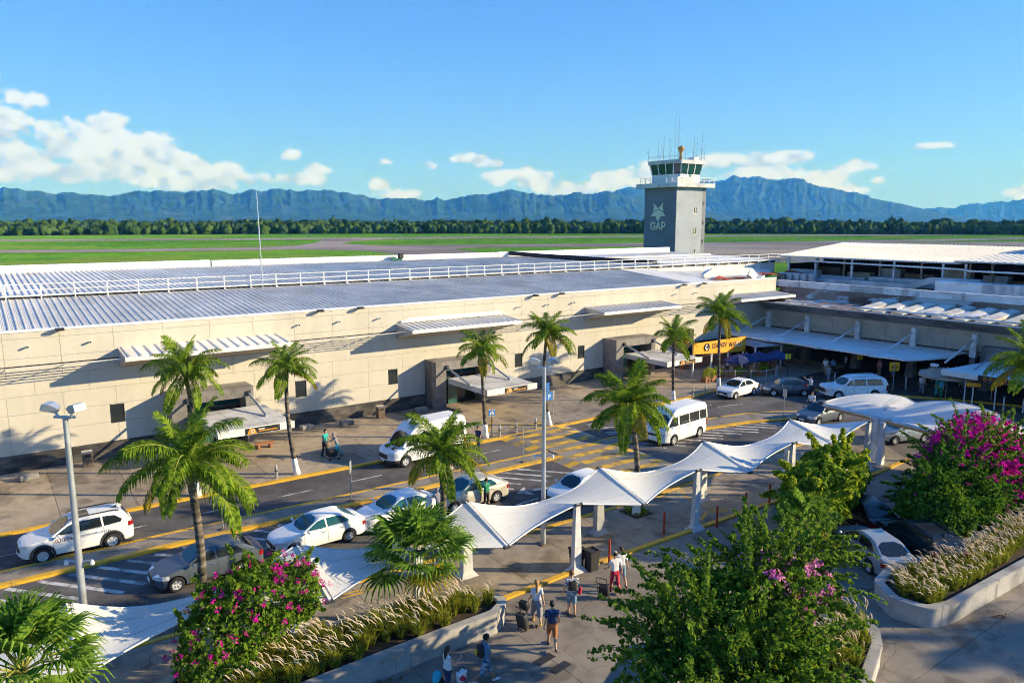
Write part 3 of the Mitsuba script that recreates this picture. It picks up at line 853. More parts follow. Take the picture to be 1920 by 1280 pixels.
# awnings: boxes with sloping ribbed decks, and between them open louvre frames
for i, x in enumerate((6.95, 26.72, 46.49, 66.2)):
    xe = x + 10.35 if i < 3 else 75.9
    a = thing('awning', ['grey ribbed awning over the nearest entrance, first along the wall', 'ribbed awning with a white sheet along its back, second along the wall', 'third ribbed awning along the wall, before the tall palm', 'last ribbed awning, by the far corner of the terminal'][i], 'awning', 'awnings on the terminal wall')
    yo, yi, zt, zo, zb = 50.35, D - .03, 7.22, 6.98, 6.0
    part(a, 'deck', MB().hexa([(x, yo, zo - .06), (xe, yo, zo - .06), (xe, yi, zt - .06), (x, yi, zt - .06), (x, yo, zo), (xe, yo, zo), (xe, yi, zt), (x, yi, zt)]), 'roof')
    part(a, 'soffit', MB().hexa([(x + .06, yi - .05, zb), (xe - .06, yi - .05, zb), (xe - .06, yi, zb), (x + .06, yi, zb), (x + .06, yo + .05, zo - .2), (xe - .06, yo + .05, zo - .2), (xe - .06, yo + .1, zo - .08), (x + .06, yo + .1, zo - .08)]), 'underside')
    for xx in (x, xe - .06):
        part(a, 'bracket', MB().add([(xx, yi, zb), (xx, yi, zt - .07), (xx, yo, zo - .07), (xx, yo, zo - .2), (xx + .06, yi, zb), (xx + .06, yi, zt - .07), (xx + .06, yo, zo - .07), (xx + .06, yo, zo - .2)], [[0, 1, 2, 3], [7, 6, 5, 4], [0, 4, 5, 1], [1, 5, 6, 2], [2, 6, 7, 3], [3, 7, 4, 0]]), 'grey_metal')
    part(a, 'front_edge', MB().box(x - .03, xe + .03, yo - .06, yo, zo - .24, zo + .03), 'white')
    r1 = MB()
    r1.hexa([(-.09, yo + .02, zo - .01), (.09, yo + .02, zo - .01), (.09, yi, zt - .01), (-.09, yi, zt - .01), (-.05, yo + .02, zo + .06), (.05, yo + .02, zo + .06), (.05, yi, zt + .06), (-.05, yi, zt + .06)])
    rd = dct(r1.mesh(), 'roof_rib')
    nr = int((xe - x) / (.62 if i == 0 else .48))
    for q in range(nr):
        put(a + '__rib', rd, T().translate([x + .25 + q * (xe - x - .4) / (nr - 1), 0, 0]))
    if i == 1:
        part(a, 'white_sheet', MB().tube([(x + .4, yi - .15, zt + .12), (x + 1.2, yi - .22, zt + .22), (xe - .8, yi - .22, zt + .2), (xe - .3, yi - .2, zt + .16)], [.1, .2, .2, .15], 8), 'white', 40)
    # louvre frame to the left of this awning
    lx0 = (-24 if i == 0 else (6.95, 26.72, 46.49)[i - 1] + 10.35)
    lv = thing('louvre', ['open louvre of thin slats left of the first awning', 'open louvre between the first and the second awning', 'open louvre between the second and the third awning', 'open louvre between the third and the last awning'][i], 'louvre', 'louvres between the awnings')
    for q in range(5):
        y = D - .45 - q * .46
        z = 6.42 + (D - y) * .20
        part(lv, 'slat', MB().bar((lx0 + .03, y, z), (x - .03, y, z), .085, .02), 'roof_rib')
    for q in range(int((x - lx0) / 2.94)):
        xx = lx0 + 1.3 + q * 2.94
        part(lv, 'arm', MB().bar((xx, D - .02, 6.40), (xx, D - 2.3, 6.86), .05, .04), 'roof_rib')

# small spot lights on the wall and flood lights at the eave
fl = dct(MB().tube([(0, 0, 0), (0, -.34, .02)], [.055, .07], 10).mesh(), 'white', 30)
fc = dct(MB().tube([(0, -.345, .02), (0, -.36, .02)], [.055, .055], 10).mesh(), 'black', 30)
for k, x in enumerate((2.11, 5.42, 18.79, 21.91, 25.21, 38.7, 41.9, 45.0, 58.81, 62.0)):
    s = thing('wall_spotlight', f'small white spotlight on the upper terminal wall, {ORD[k]} from the near end', 'wall light', 'spotlights on the upper wall')
    tr = T().translate([x, D - .03, 7.76])
    put(s + '__housing', fl, tr), put(s + '__lens', fc, tr)
for k, x in enumerate((3.83, 20.41, 23.6, 40.41, 43.44, 59.95, 63.1)):
    s = thing('flood_light', f'dark flood light at the terminal roof edge, {ORD[k]} from the near end', 'flood light', 'flood lights at the eave')
    part(s, 'head', MB().bevel(x - .24, x + .24, D - .62, D - .22, 8.64, 8.80, .03), 'black')
    part(s, 'arm', MB().bar((x, D - .1, 8.7), (x, D - .3, 8.72), .06), 'dark_metal')

# entrances: concrete portal, cantilevered slab, two tie rods, glass doors, sign
for i, b in enumerate(BLOCKS):
    e = thing('entrance', ['nearest terminal entrance, its slab canopy behind the palms', 'middle terminal entrance with the dark sign on its slab canopy', 'far terminal entrance next to the restaurant sign'][i], 'entrance', 'entrances in the terminal wall')
    yf, zt, xr = 51.35, 4.05, b + 5.3
    part(e, 'side_wall', MB().box(b, b + .95, yf, D + .02, -.02, zt - .72), 'grey_concrete')
    part(e, 'side_wall', MB().box(xr - .55, xr, yf, D + .02, -.02, zt - .72), 'grey_concrete')
    part(e, 'lintel', MB().box(b, xr, yf, D + .02, zt - .72, zt), 'grey_concrete')
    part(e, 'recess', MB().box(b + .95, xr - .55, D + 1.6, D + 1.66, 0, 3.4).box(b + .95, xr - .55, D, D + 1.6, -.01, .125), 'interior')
    d0, d1 = b + 1.0, xr - .6
    dr_ = part(e, 'door', MB().box(d0, d0 + 1.1, D - .30, D - .27, .14, 2.3), 'glass_dark')
    for q in range(1, 4):
        w = (d1 - d0) / 4
        g = part(e, 'door', MB().box(d0 + q * w, d0 + (q + 1) * w - .04, D - .30 - .15 * (q == 1), D - .27 - .15 * (q == 1), .14, 2.3), 'glass_green' if q == 1 else 'glass_dark')
        put(g + '__frame', dct(MB().box(d0 + q * w - .04, d0 + q * w, D - .34, D - .24, .14, 2.34).mesh(), 'dark_metal'))
    part(e, 'transom', MB().box(b + .95, xr - .55, D - .36, D - .2, 2.3, 2.42), 'dark_metal')
    part(e, 'upper_glass', MB().box(b + .95, xr - .55, D - .30, D - .26, 2.66, zt - .73), 'glass_bluish')
    # slab canopy, thicker at the wall
    x0, x1, yo, zz = b + 1.15, b + 6.3, 46.3, 2.52
    top = [(x0, yf, zz + .12), (x1 - .35, yf, zz + .12), (x1, yo, zz - .06), (x0 + .45, yo, zz - .06)]
    bot = [(x0, yf, zz - .30), (x1 - .35, yf, zz - .30), (x1, yo, zz - .44), (x0 + .45, yo, zz - .44)]
    def lerp4(P, u, v):
        P = np.array(P, float)
        return (P[0] * (1 - u) + P[1] * u) * (1 - v) + (P[3] * (1 - u) + P[2] * u) * v
    part(e, 'canopy', MB().hexa([bot[0], bot[3], bot[2], bot[1], top[0], top[3], top[2], top[1]]), 'marquee')
    for u in range(3):
        for v in range(4):
            q = [lerp4(top, (u + a) / 3, (v + c) / 4) for a, c in ((.012, .01), (.012, .99), (.988, .99), (.988, .01))]
            lift = [p + np.array([0, 0, .018]) for p in q]
            put(e + '__canopy__tile', dct(MB().hexa([p - np.array([0, 0, .01]) for p in q] + lift).mesh(), 'marquee'))
    put(e + '__canopy__front', dct(MB().hexa([(x0 + .40, yo - .04, zz - .45), (x1 + .03, yo - .04, zz - .45), (x1 + .03, yo, zz - .45), (x0 + .40, yo, zz - .45), (x0 + .40, yo - .04, zz + .02), (x1 + .03, yo - .04, zz + .02), (x1 + .03, yo, zz + .02), (x0 + .40, yo, zz + .02)]).mesh(), 'white'))
    for xa, xb in ((b + 1.0, b + 1.35), (xr - .35, xr - .1)):
        part(e, 'tie_rod', MB().tube([(xa, yf + .02, zt - .45), (xb, 48.4, zz + .08)], .085, 10), 'galv', 30)
        part(e, 'rod_anchor', MB().bevel(xa - .14, xa + .14, yf - .16, yf, zt - .62, zt - .30, .03), 'dark_metal')
        part(e, 'rod_anchor', MB().bevel(xb - .12, xb + .12, 48.25, 48.6, zz, zz + .18, .03), 'galv')
    s = part(e, 'sign', MB().box(b + 3.2, b + 5.35, yo - .075, yo - .045, zz - .42, zz - .03), 'black')
    put(s + '__emblem', dct(MB().add([(b + 3.3, yo - .08, zz - .40), (b + 3.9, yo - .08, zz - .40), (b + 3.75, yo - .08, zz - .06), (b + 3.45, yo - .08, zz - .06)], [[0, 1, 2, 3]]).mesh(), 'orange'))
    put(s + '__ring', dct(MB().tube([(b + 3.62 + .1 * math.cos(t), yo - .095, zz - .23 + .1 * math.sin(t)) for t in np.linspace(0, 6.28, 13)], .025, 6).mesh(), 'white'))
    for q, (xa, xb, za, mm) in enumerate(((4.0, 4.4, -.16, 'white'), (4.0, 5.2, -.28, 'orange'))):
        put(s + '__line', dct(MB().box(b + xa, b + xb, yo - .083, yo - .074, zz + za - .03, zz + za + .03).mesh(), mm))

single('bench', MB().box(14.2, 15.4, 49.2, 49.6, .42, .50).box(14.3, 14.45, 49.2, 49.6, .1, .42).box(15.1, 15.25, 49.2, 49.6, .1, .42), 'terracotta', 'low brown bench under the nearest entrance canopy', 'bench')


def trash_bin(x, y, label):
    t = thing('litter_bin', label, 'litter bin', 'litter bins by the terminal wall')
    part(t, 'body', MB().bevel(x - .28, x + .28, y - .24, y + .24, KERB, 1.02, .02), 'brown_metal')
    part(t, 'lid', MB().bevel(x - .31, x + .31, y - .27, y + .27, .96, 1.10, .03), 'steel')
    part(t, 'opening', MB().box(x - .18, x + .18, y - .246, y - .235, .74, .90), 'black')


trash_bin(*S(4.63, 52.4), 'brown litter bin left of the nearest entrance')
trash_bin(*S(24.82, 52.4), 'brown litter bin left of the middle entrance')
for (x, y), lab, a in ((S(1.45, 51.6), 'white concrete block by the wall near the left lamp post', .1), (S(21.88, 52.1), 'white concrete block lying left of the brown bin', -.1), (S(28.4, 52.3), 'white block beside the portal of the middle entrance', .05), (S(18.9, 52.6), 'white bag of rubble against the dark wall plinth', .2)):
    v, f = bevel_box(1.0, .62, .34, .06)
    single('concrete_block', MB().add(rotz(v * (1 + .05 * np.sin(v[:, :1] * 9)), a) + [x, y, KERB + .17], f), 'kerb_grey', lab, 'concrete block')


# ---------------------------------------------------------------- the east wing: wall, canopy, damaged roof, open hall
WX = 74.0
wg = thing('wing_building', 'side wing of the terminal with a long curved white canopy and a torn roof', 'terminal wing')
part(wg, 'wall', MB().box(WX + .16, WX + .5, 5, D, 3.0, 5.4), 'joint_beige')
for k in range(16):
    y1 = D - .02 - k * 2.9
    for z0, z1 in ((3.25, 3.95), (3.95, 4.75), (4.75, 5.3)):
        put(wg + '__wall__panel', dct(MB().box(WX + .11, WX + .17, y1 - 2.88, y1, z0 + .012, z1).mesh(), 'facade_wing'))
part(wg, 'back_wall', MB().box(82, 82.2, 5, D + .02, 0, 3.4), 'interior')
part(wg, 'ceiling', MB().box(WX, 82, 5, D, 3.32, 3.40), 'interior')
for k in range(7):
    y = 50.5 - k * 6.1
    s = part(wg, 'shop_window', MB().box(81.9, 81.96, y - 5.2, y, .2, 2.9), 'glass_dark')
    for q in range(4):
        put(s + '__mullion', dct(MB().box(81.85, 81.99, y - q * 1.7 - .05, y - q * 1.7 + .03, .2, 2.9).mesh(), 'dark_metal'))
for y, z in ((50.5, 1.55), (48.6, 1.55), (47.0, 1.5)):
    part(wg, 'poster', MB().box(79.9, 79.95, y - .55, y + .2, z - .75, z + .75), 'yellow_sign', label='yellow poster panel in the shade of the wing')
COLS = [52.3, 47.3, 41.5, 35.8, 30.3, 24.6]
for y in COLS:
    c = part(wg, 'column', MB().hexa([(WX - .55, y - .42, 0), (WX + .45, y - .42, 0), (WX + .45, y + .42, 0), (WX - .55, y + .42, 0), (WX - .2, y - .2, 2.9), (WX + .2, y - .2, 2.9), (WX + .2, y + .2, 2.9), (WX - .2, y + .2, 2.9)]), 'grey_concrete')
    part(wg, 'pilaster', MB().hexa([(WX - .30, y - .28, 2.9), (WX + .12, y - .28, 2.9), (WX + .12, y + .28, 2.9), (WX - .30, y + .28, 2.9), (WX - .25, y - .2, 5.05), (WX + .12, y - .2, 5.05), (WX + .12, y + .2, 5.05), (WX - .25, y + .2, 5.05)]), 'white_wall')

# curved canopy: outer edge with small scallops at the columns
cy = np.linspace(31.2, 53.1, 60)
front = 66.55 + .35 * np.abs(np.sin((cy - 47.3) / 5.8 * PI)) ** .6
front = np.where(cy < 33.3, 66.55 + (33.3 - cy) ** 1.6 * 1.7, front)
u = np.linspace(0, 1, 14)
Xg = WX * (1 - u)[None, :] + front[:, None] * u[None, :]
Zg = 3.16 - .12 * u[None, :] ** 2 + .10 * np.sin(u * PI)[None, :] + 0 * Xg
Yg = cy[:, None] + 0 * Xg
top, bot = np.stack([Xg, Yg, Zg], -1), np.stack([Xg, Yg, Zg - .16], -1)
can = MB().grid(top[:, ::-1]).grid(bot)
can.grid(np.stack([top[:, -1], bot[:, -1]], 1)).grid(np.stack([top[0], bot[0]], 0)[:, ::-1])
part(wg, 'canopy', can, 'white', 40)
part(wg, 'canopy_flashing', MB().box(WX - .33, WX + .12, 31, 53.1, 3.14, 3.24), 'duct')
for y in COLS[:5]:
    part(wg, 'tie_rod', MB().tube([(WX - .28, y, 4.55), (68.2, y - .15, 3.06)], .09, 10), 'white_wall', 30)
    part(wg, 'edge_joint', MB().bevel(66.45, 66.85, y - .3, y + .3, 2.86, 3.10, .04), 'white_dirty')
# inclined grey fascia above
y0, y1 = 5.0, 50.9
part(wg, 'fascia', MB().add([(71.4, y0, 6.42), (71.4, y1, 6.42), (71.4, y1, 6.30), (71.4, y0, 6.30), (73.95, y0, 5.28), (73.95, y1 + 2.2, 5.28), (78, y0, 6.1), (78, y1 + 2.2, 6.1)], [[0, 1, 2, 3], [3, 2, 5, 4], [0, 6, 7, 1]][:2]), 'grey_concrete')
part(wg, 'gutter', MB().bar((71.36, y0, 6.40), (71.36, y1 + .3, 6.40), .12, .14), 'galv')
part(wg, 'roof', MB().add([(71.5, y0, 6.30), (71.5, y1, 6.30), (74, D - .1, 6.28), (80, D - .1, 6.22), (80, y0, 6.22)], [[0, 4, 3], [0, 3, 2], [0, 2, 1]]), 'torn_roof')
part(wg, 'end_fascia', MB().add([(71.4, y1, 6.42), (74.2, D - .05, 6.40), (74.2, D - .05, 5.3), (73.95, D - .1, 5.28), (71.4, y1, 6.3)], [[0, 1, 2], [0, 2, 3], [0, 3, 4]]), 'grey_concrete')
r = np.random.default_rng(12)
part(wg, 'void', MB().box(72.6, 79.0, 6, 41.4, 6.31, 6.36), 'black')  # black sheet in place of the deep shade between the rafters
for k in range(19):        # the bared rafters, pale in the sun
    y = 41.3 - k * 1.9
    part(wg, 'rafter', MB().hexa([(72.3, y - 1.25, 6.3), (79.0, y - 1.25, 6.6), (79.0, y, 6.6), (72.3, y, 6.3), (72.3, y - 1.2, 6.44), (79.0, y - 1.2, 7.0), (79.0, y - .35, 7.12), (72.3, y - .2, 6.56)]), 'beam')
part(wg, 'white_pipe', MB().tube([(72.0, y1 - 2, 6.62), (72.05, 38, 6.66), (71.95, 24, 6.63), (72, y0, 6.65)], .09, 8), 'white', 30)
for k in range(22):
    part(wg, 'pipe_foot', MB().box(71.95, 72.05, 48.5 - k * 1.9, 48.6 - k * 1.9, 6.3, 6.6), 'torn_roof')
for k, (x0, x1, ya, yb, z, amp, m) in enumerate(((72.3, 75, 41, 50.0, 6.3, .5, 'torn_roof'), (73.5, 77.5, 30, 38.5, 6.45, .7, 'white_dirty'), (74.5, 79.5, 43, 52.5, 6.3, .4, 'torn_roof'))):
    part(wg, 'torn_sheet', crumple(x0, x1, ya, yb, z, amp, 20 + k), m, True)
part(wg, 'back_slope', MB().add([(78.2, 5, 6.25), (78.2, 55, 6.25), (80.1, 55, 7.42), (80.1, 5, 7.42)], [[0, 1, 2, 3]]), 'torn_roof')
for k in range(9):
    put(wg + '__white_parapet', dct(MB().box(80, 80.35, 55.9 - (k + .996) * 5.65, 55.9 - k * 5.65, 7.42, 8.05).box(79.94, 80.42, 55.9 - (k + .998) * 5.65, 55.9 - k * 5.65, 8.05, 8.18).mesh(), 'white_wall'))
part(wg, 'parapet_return', MB().box(76.25, 80, 55.9, 56.2, 7.3, 8.12), 'white_wall')
part(wg, 'upper_deck', MB().box(80.35, 118, 5, 62, 7.2, 7.45), 'torn_roof')
# open hall roof on posts
HX, HY0, HY1 = 89.0, 38.7, 62.0
hall = part(wg, 'hall_roof', MB().add([(HX, HY0, 10.7), (HX, HY1, 10.7), (112, 66.5, 11.95), (112, 36, 11.95), (HX, HY0, 10.55), (HX, HY1, 10.55), (112, 66.5, 11.8), (112, 36, 11.8)], [[0, 3, 2, 1], [4, 5, 6, 7], [0, 1, 5, 4], [1, 2, 6, 5], [3, 0, 4, 7]]), 'roof_white')
for k in range(60):
    t = (k + .5) / 60
    a, b = np.array([HX, HY0 + (HY1 - HY0) * t, 10.70]), np.array([112, 36 + 30.5 * t, 11.95])
    put(hall + '__rib', dct(MB().bar(a + [0, 0, .03], b + [0, 0, .03], .10, .07).mesh(), 'roof_white'))
hall2 = part(wg, 'hall_roof', MB().add([(HX - .6, 10, 10.95), (HX - .6, HY0 + .4, 10.95), (112, HY0 - .4, 12.1), (112, 10, 12.1), (HX - .6, 10, 10.8), (HX - .6, HY0 + .4, 10.8), (112, HY0 - .4, 11.95), (112, 10, 11.95)], [[0, 3, 2, 1], [4, 5, 6, 7], [0, 1, 5, 4], [1, 2, 6, 5]]), 'roof_white')
for k in range(40):
    y = HY0 + .2 - k * .7
    put(hall2 + '__rib', dct(MB().bar((HX - .6, y, 10.98), (112, y - .1, 12.13), .10, .07).mesh(), 'roof_white'))
part(wg, 'plant_box', MB().box(104, 112, 20, 35.5, 11.6, 13.6), 'duct')
for k in range(14):
    put(wg + '__plant_box__rib', dct(MB().box(103.93, 104, 20.4 + k * 1.1, 20.5 + k * 1.1, 11.7, 13.6).mesh(), 'galv'))
for x in (HX + .3, 96):
    for y in (60.5, 56.5, 51.5, 46.2, 40.6, 38.2, 30.5, 24):
        part(wg, 'hall_post', MB().box(x - .11, x + .11, y - .11, y + .11, 7.4, 10.6), 'white_dirty' if x < 95 else 'beam')
part(wg, 'hall_rail', MB().tube([(HX - .1, 60, 10.15), (HX - .1, 38.5, 10.0), (HX - .7, 37.5, 9.9), (HX - .7, 12, 9.85)], .10, 8), 'white', 30)
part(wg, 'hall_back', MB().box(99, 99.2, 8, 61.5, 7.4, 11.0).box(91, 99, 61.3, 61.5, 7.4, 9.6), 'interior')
for k in range(12):
    part(wg, 'stored_crate', MB().bevel(96.2, 97.6, 12 + k * 4.1, 14.6 + k * 4.1 + (k % 3) * .5, 7.45, 8.5 + (k * 7 % 5) * .25, .05), ['duct', 'beam', 'brown_metal'][k % 3])
for q, (y0_, y1_, z0_, z1_) in enumerate(((57, 61, 7.45, 8.9), (50.5, 56.5, 7.45, 8.3), (42, 50, 7.45, 8.5))):
    part(wg, 'air_duct', MB().bevel(90.5, 91.7, y0_, y1_, z0_, z1_, .06), 'duct')
part(wg, 'air_duct', MB().bar((88, 61, 7.75), (88, 43.5, 7.75), .9, .7), 'duct')
part(wg, 'air_duct', MB().bar((88, 43.6, 7.75), (88, 41, 8.7), .9, .7).bar((88, 41.1, 8.65), (88, 36, 8.7), .9, .7), 'duct')
part(wg, 'air_duct', MB().bevel(85, 86.4, 14, 39.4, 7.45, 8.85, .05), 'white_wall')
for k in range(5):
    part(wg, 'tank', MB().tube([(85.5 + k * .1, 58.8 - k * 1.0, 7.45), (85.5 + k * .1, 58.8 - k * 1.0, 8.7)], .48, 14), 'duct', 30)

# a further entrance on the wing with its slab canopy and sign
e = thing('entrance', 'entrance on the wing with a white slab canopy and dark sign, by the right palm', 'entrance')
part(e, 'lintel', MB().box(72.9, WX + .1, 18, 29.3, 3.35, 4.15), 'grey_concrete')
part(e, 'side_wall', MB().box(72.9, WX + .1, 28.6, 29.3, 0, 3.35), 'grey_concrete')
part(e, 'canopy', MB().hexa([(65.5, 16, 2.45), (73, 16, 2.7), (73, 28.2, 2.7), (65.5, 29.2, 2.45), (65.5, 16, 2.9), (73, 16, 3.0), (73, 28.2, 3.0), (65.5, 29.2, 2.9)]), 'white')
part(e, 'tie_rod', MB().tube([(72.9, 27.9, 3.9), (67.6, 27.5, 2.92)], .085, 10), 'galv', 30)
s = part(e, 'sign', MB().box(65.42, 65.46, 23.3, 26.3, 2.42, 2.92), 'black')
put(s + '__ring', dct(MB().tube([(65.40, 25.75 + .12 * math.cos(t), 2.67 + .12 * math.sin(t)) for t in np.linspace(0, 6.28, 13)], .03, 6).mesh(), 'orange'))
for z, y in ((2.74, 24.3), (2.6, 23.7)):
    put(s + '__line', dct(MB().box(65.41, 65.425, y, 25.5, z - .035, z + .035).mesh(), 'red_tarp'))
for y in (27.5, 25.2, 22.6, 20.2, 17.8):
    part(e, 'post', MB().tube([(66.2, y, .1), (66.2, y, 2.5)], .05, 8), 'white_dirty', 30)


# ---------------------------------------------------------------- control tower
tw = thing('control_tower', 'square grey control tower with a glazed cab and many antennas', 'control tower')
tx0, ty0, L = 103.75, 94.0, 7.9          # nearest corner; x and y away from it
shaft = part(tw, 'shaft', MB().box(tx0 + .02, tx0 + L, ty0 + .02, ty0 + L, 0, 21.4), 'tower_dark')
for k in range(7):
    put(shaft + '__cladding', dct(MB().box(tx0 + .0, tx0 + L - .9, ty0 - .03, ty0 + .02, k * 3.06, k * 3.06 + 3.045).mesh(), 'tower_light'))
put(shaft + '__edge', dct(MB().box(tx0 + L - .9, tx0 + L + .03, ty0 - .05, ty0 + .02, 0, 21.4).mesh(), 'tower_dark'))
put(shaft + '__edge', dct(MB().box(tx0 - .04, tx0 + .0, ty0 - .05, ty0 + .45, 0, 21.4).mesh(), 'tower_dark'))
for z in (17.3, 13.5, 9.6):
    w = part(tw, 'window', MB().box(tx0 + 4.6, tx0 + 5.5, ty0 - .05, ty0 - .035, z - .55, z + .55), 'black')
    put(w + '__sash', dct(MB().box(tx0 + 4.55, tx0 + 4.68, ty0 - .09, ty0 - .036, z - .6, z + .6).box(tx0 + 5.0, tx0 + 5.1, ty0 - .09, ty0 - .051, z - .55, z + .55).box(tx0 + 4.5, tx0 + 5.6, ty0 - .1, ty0 - .036, z - .68, z - .56).mesh(), 'white'))
for z in (18.6, 15, 11.6):
    part(tw, 'small_window', MB().box(tx0 + 7.1, tx0 + 7.5, ty0 - .09, ty0 - .052, z - .35, z + .35), 'black')
part(tw, 'balcony', MB().box(tx0 - 1.15, tx0 + L + 1.15, ty0 - 1.15, ty0 + L + 1.15, 21.4, 22.15), 'white_dirty')
part(tw, 'balcony_rail', MB().tube([(tx0 - 1.1, ty0 + L, 23.1), (tx0 - 1.1, ty0 - 1.1, 23.1), (tx0 + L + 1.1, ty0 - 1.1, 23.1), (tx0 + L + 1.1, ty0 + L, 23.1)], .05, 6), 'white')
part(tw, 'balcony_rail', MB().tube([(tx0 - 1.1, ty0 + L, 22.65), (tx0 - 1.1, ty0 - 1.1, 22.65), (tx0 + L + 1.1, ty0 - 1.1, 22.65), (tx0 + L + 1.1, ty0 + L, 22.65)], .04, 6), 'white')
for k in range(8):
    part(tw, 'balcony_post', MB().box(tx0 - 1.14, tx0 - 1.06, ty0 - 1.1 + k * 1.3, ty0 - 1.02 + k * 1.3, 22.1, 23.1), 'white')
    part(tw, 'balcony_post', MB().box(tx0 - 1.1 + k * 1.4, tx0 - 1.02 + k * 1.4, ty0 - 1.14, ty0 - 1.06, 22.1, 23.1), 'white')
part(tw, 'balcony_panel', MB().box(tx0 - 1.12, tx0 + 3.2, ty0 - 1.10, ty0 - 1.08, 22.15, 23.05), 'white_dirty')
# cab: chamfered square, walls below, outward leaning glass above
cx, cy_ = tx0 + L / 2, ty0 + L / 2
def octo(r, ch, z):
    p = [(-r, -r + ch), (-r + ch, -r), (r - ch, -r), (r, -r + ch), (r, r - ch), (r - ch, r), (-r + ch, r), (-r, r - ch)]
    return [(cx + a, cy_ + b, z) for a, b in p]
def ring_(a, b):
    return MB().add(a + b, [[i, (i + 1) % 8, 8 + (i + 1) % 8, 8 + i] for i in range(8)])
A, B, Cc = octo(3.5, .9, 22.15), octo(3.5, .9, 23.75), octo(3.85, 1.0, 25.6)
part(tw, 'cab_wall', ring_(A, B), 'white')
for i in range(8):
    j = (i + 1) % 8
    n = 3 if i % 2 else 1
    for q in range(n):
        lo = [np.array(B[i]) * (1 - t) + np.array(B[j]) * t for t in (q / n, (q + 1) / n)]
        hi = [np.array(Cc[i]) * (1 - t) + np.array(Cc[j]) * t for t in (q / n, (q + 1) / n)]
        p = part(tw, 'pane', MB().add([lo[0], lo[1], hi[1], hi[0]], [[0, 1, 2, 3]]), 'glass_teal')
        put(p + '__mullion', dct(MB().bar(lo[0], hi[0], .16, .16).mesh(), 'white'))
part(tw, 'cab_roof', ring_(octo(4.1, 1.0, 25.6), octo(4.15, 1.0, 26.25)).add(octo(4.15, 1.0, 26.25), [[0, 1, 2], [0, 2, 3], [0, 3, 4], [0, 4, 5], [0, 5, 6], [0, 6, 7]]).add(octo(4.1, 1.0, 25.6), [[2, 1, 0], [3, 2, 0], [4, 3, 0], [5, 4, 0], [6, 5, 0], [7, 6, 0]]), 'white_dirty')
part(tw, 'cab_core', MB().box(cx - 1.2, cx + 1.2, cy_ - 1.2, cy_ + 1.2, 22.2, 25.6), 'interior')
part(tw, 'cab_door', MB().box(tx0 + 3.6, tx0 + 4.2, cy_ - 3.56, cy_ - 3.5, 22.2, 23.7), 'glass_green')
part(tw, 'roof_rail', MB().tube(octo(4.1, 1.0, 26.9) + octo(4.1, 1.0, 26.9)[:1], .04, 6), 'galv')
r = np.random.default_rng(4)
for k, (dx, dy, h, w) in enumerate(((-3.8, 3.5, 2.4, .05), (-3.2, 1.5, 4.2, .05), (-2.9, .5, 4.6, .09), (-2.6, -.6, 5.2, .05), (-1.8, 2.2, 3.0, .05), (-2.2, -1.6, 9.8, .05), (-.2, -.6, 8.0, .07), (.5, -.3, 4.4, .05), (1.3, -3.0, 4.4, .06), (2.1, -3.0, 4.6, .05), (3.0, -3.4, 5.2, .08), (3.6, -3.6, 3.2, .06), (3.9, -2.6, 3.2, .05), (3.4, -1, 2.6, .05), (-1.2, -3.2, 2.8, .05), (0.6, -3.6, 2.0, .05), (-3.9, -2.2, 2.2, .05))):
    a = part(tw, 'antenna', MB().tube([(cx + dx, cy_ + dy, 26.2), (cx + dx + .05, cy_ + dy, 26.2 + h)], [w, w * .5], 6), 'galv')
    if k % 3 == 0:
        put(a + '__crossbar', dct(MB().bar((cx + dx - .35, cy_ + dy + .2, 26.2 + h * .7), (cx + dx + .35, cy_ + dy - .2, 26.2 + h * .7), .07).mesh(), 'galv'))
part(tw, 'radar', MB().lathe([(.0, 0), (.6, .02), (.55, .2), (.3, .4), (.22, 1.4), (.3, 1.7), (.55, 2.0), (.62, 2.3), (.48, 2.6), (.2, 2.65), (.0, 2.8)], (cx + .3, cy_ - .8, 26.3), 16), 'gold', 40)
part(tw, 'roof_box', MB().bevel(cx + 1.2, cx + 3, cy_ - 3.2, cy_ - 1.6, 26.25, 26.9, .06), 'white')
# lettering and star on the west face
tm = meshkit.text_mesh('GAP', 1.38, .10, bold=True)
v = np.array(tm.vertices)
v[:, 0] *= 3.75 / np.ptp(v[:, 0])
v[:, 0] -= (v[:, 0].max() + v[:, 0].min()) / 2
EY = ty0 + 4.25
v = np.stack([-v[:, 2], EY - v[:, 0], v[:, 1] + 13.75], -1)
part(tw, 'lettering', (v + [tx0 - .045, 0, 0], tm.faces), 'letter')


def plate(pts):
    mb = MB().prism(pts, 0, .10)
    V = np.vstack(mb.v)
    return np.stack([tx0 - .045 - V[:, 2], EY - V[:, 0], V[:, 1] + 17.35], -1), np.vstack(mb.f)


for sx in (1, -1):
    part(tw, 'emblem', plate([(sx * a, b) for a, b in ((.07, .34), (1.25, 1.38), (1.0, .6), (1.27, -.25), (.07, .22))]), 'letter')
    part(tw, 'emblem', plate([(sx * a, b) for a, b in ((.05, .08), (1.18, -.42), (1.75, -1.15), (.62, -1.1), (.05, -2.1))]), 'letter')


# ---------------------------------------------------------------- white tensile canopies over the platform
A_X = [1.35, 8.75, 16.15, 23.85, 31.5, 39.35]
B_X = [-2.6, 4.9, 12.5, 20.3, 28.1, 36.05, 43.9]
cn = thing('tensile_canopy', 'long white zigzag fabric canopy on white posts along the waiting platform', 'canopy')


def a_line(v):      # across the canopy at a high back corner, v from back to front
    return 26.0 - 3.1 * v, 3.36 - .92 * v


def b_line(v):      # across at a high front corner
    return 26.3 - 2.9 * v, 2.28 + .86 * v


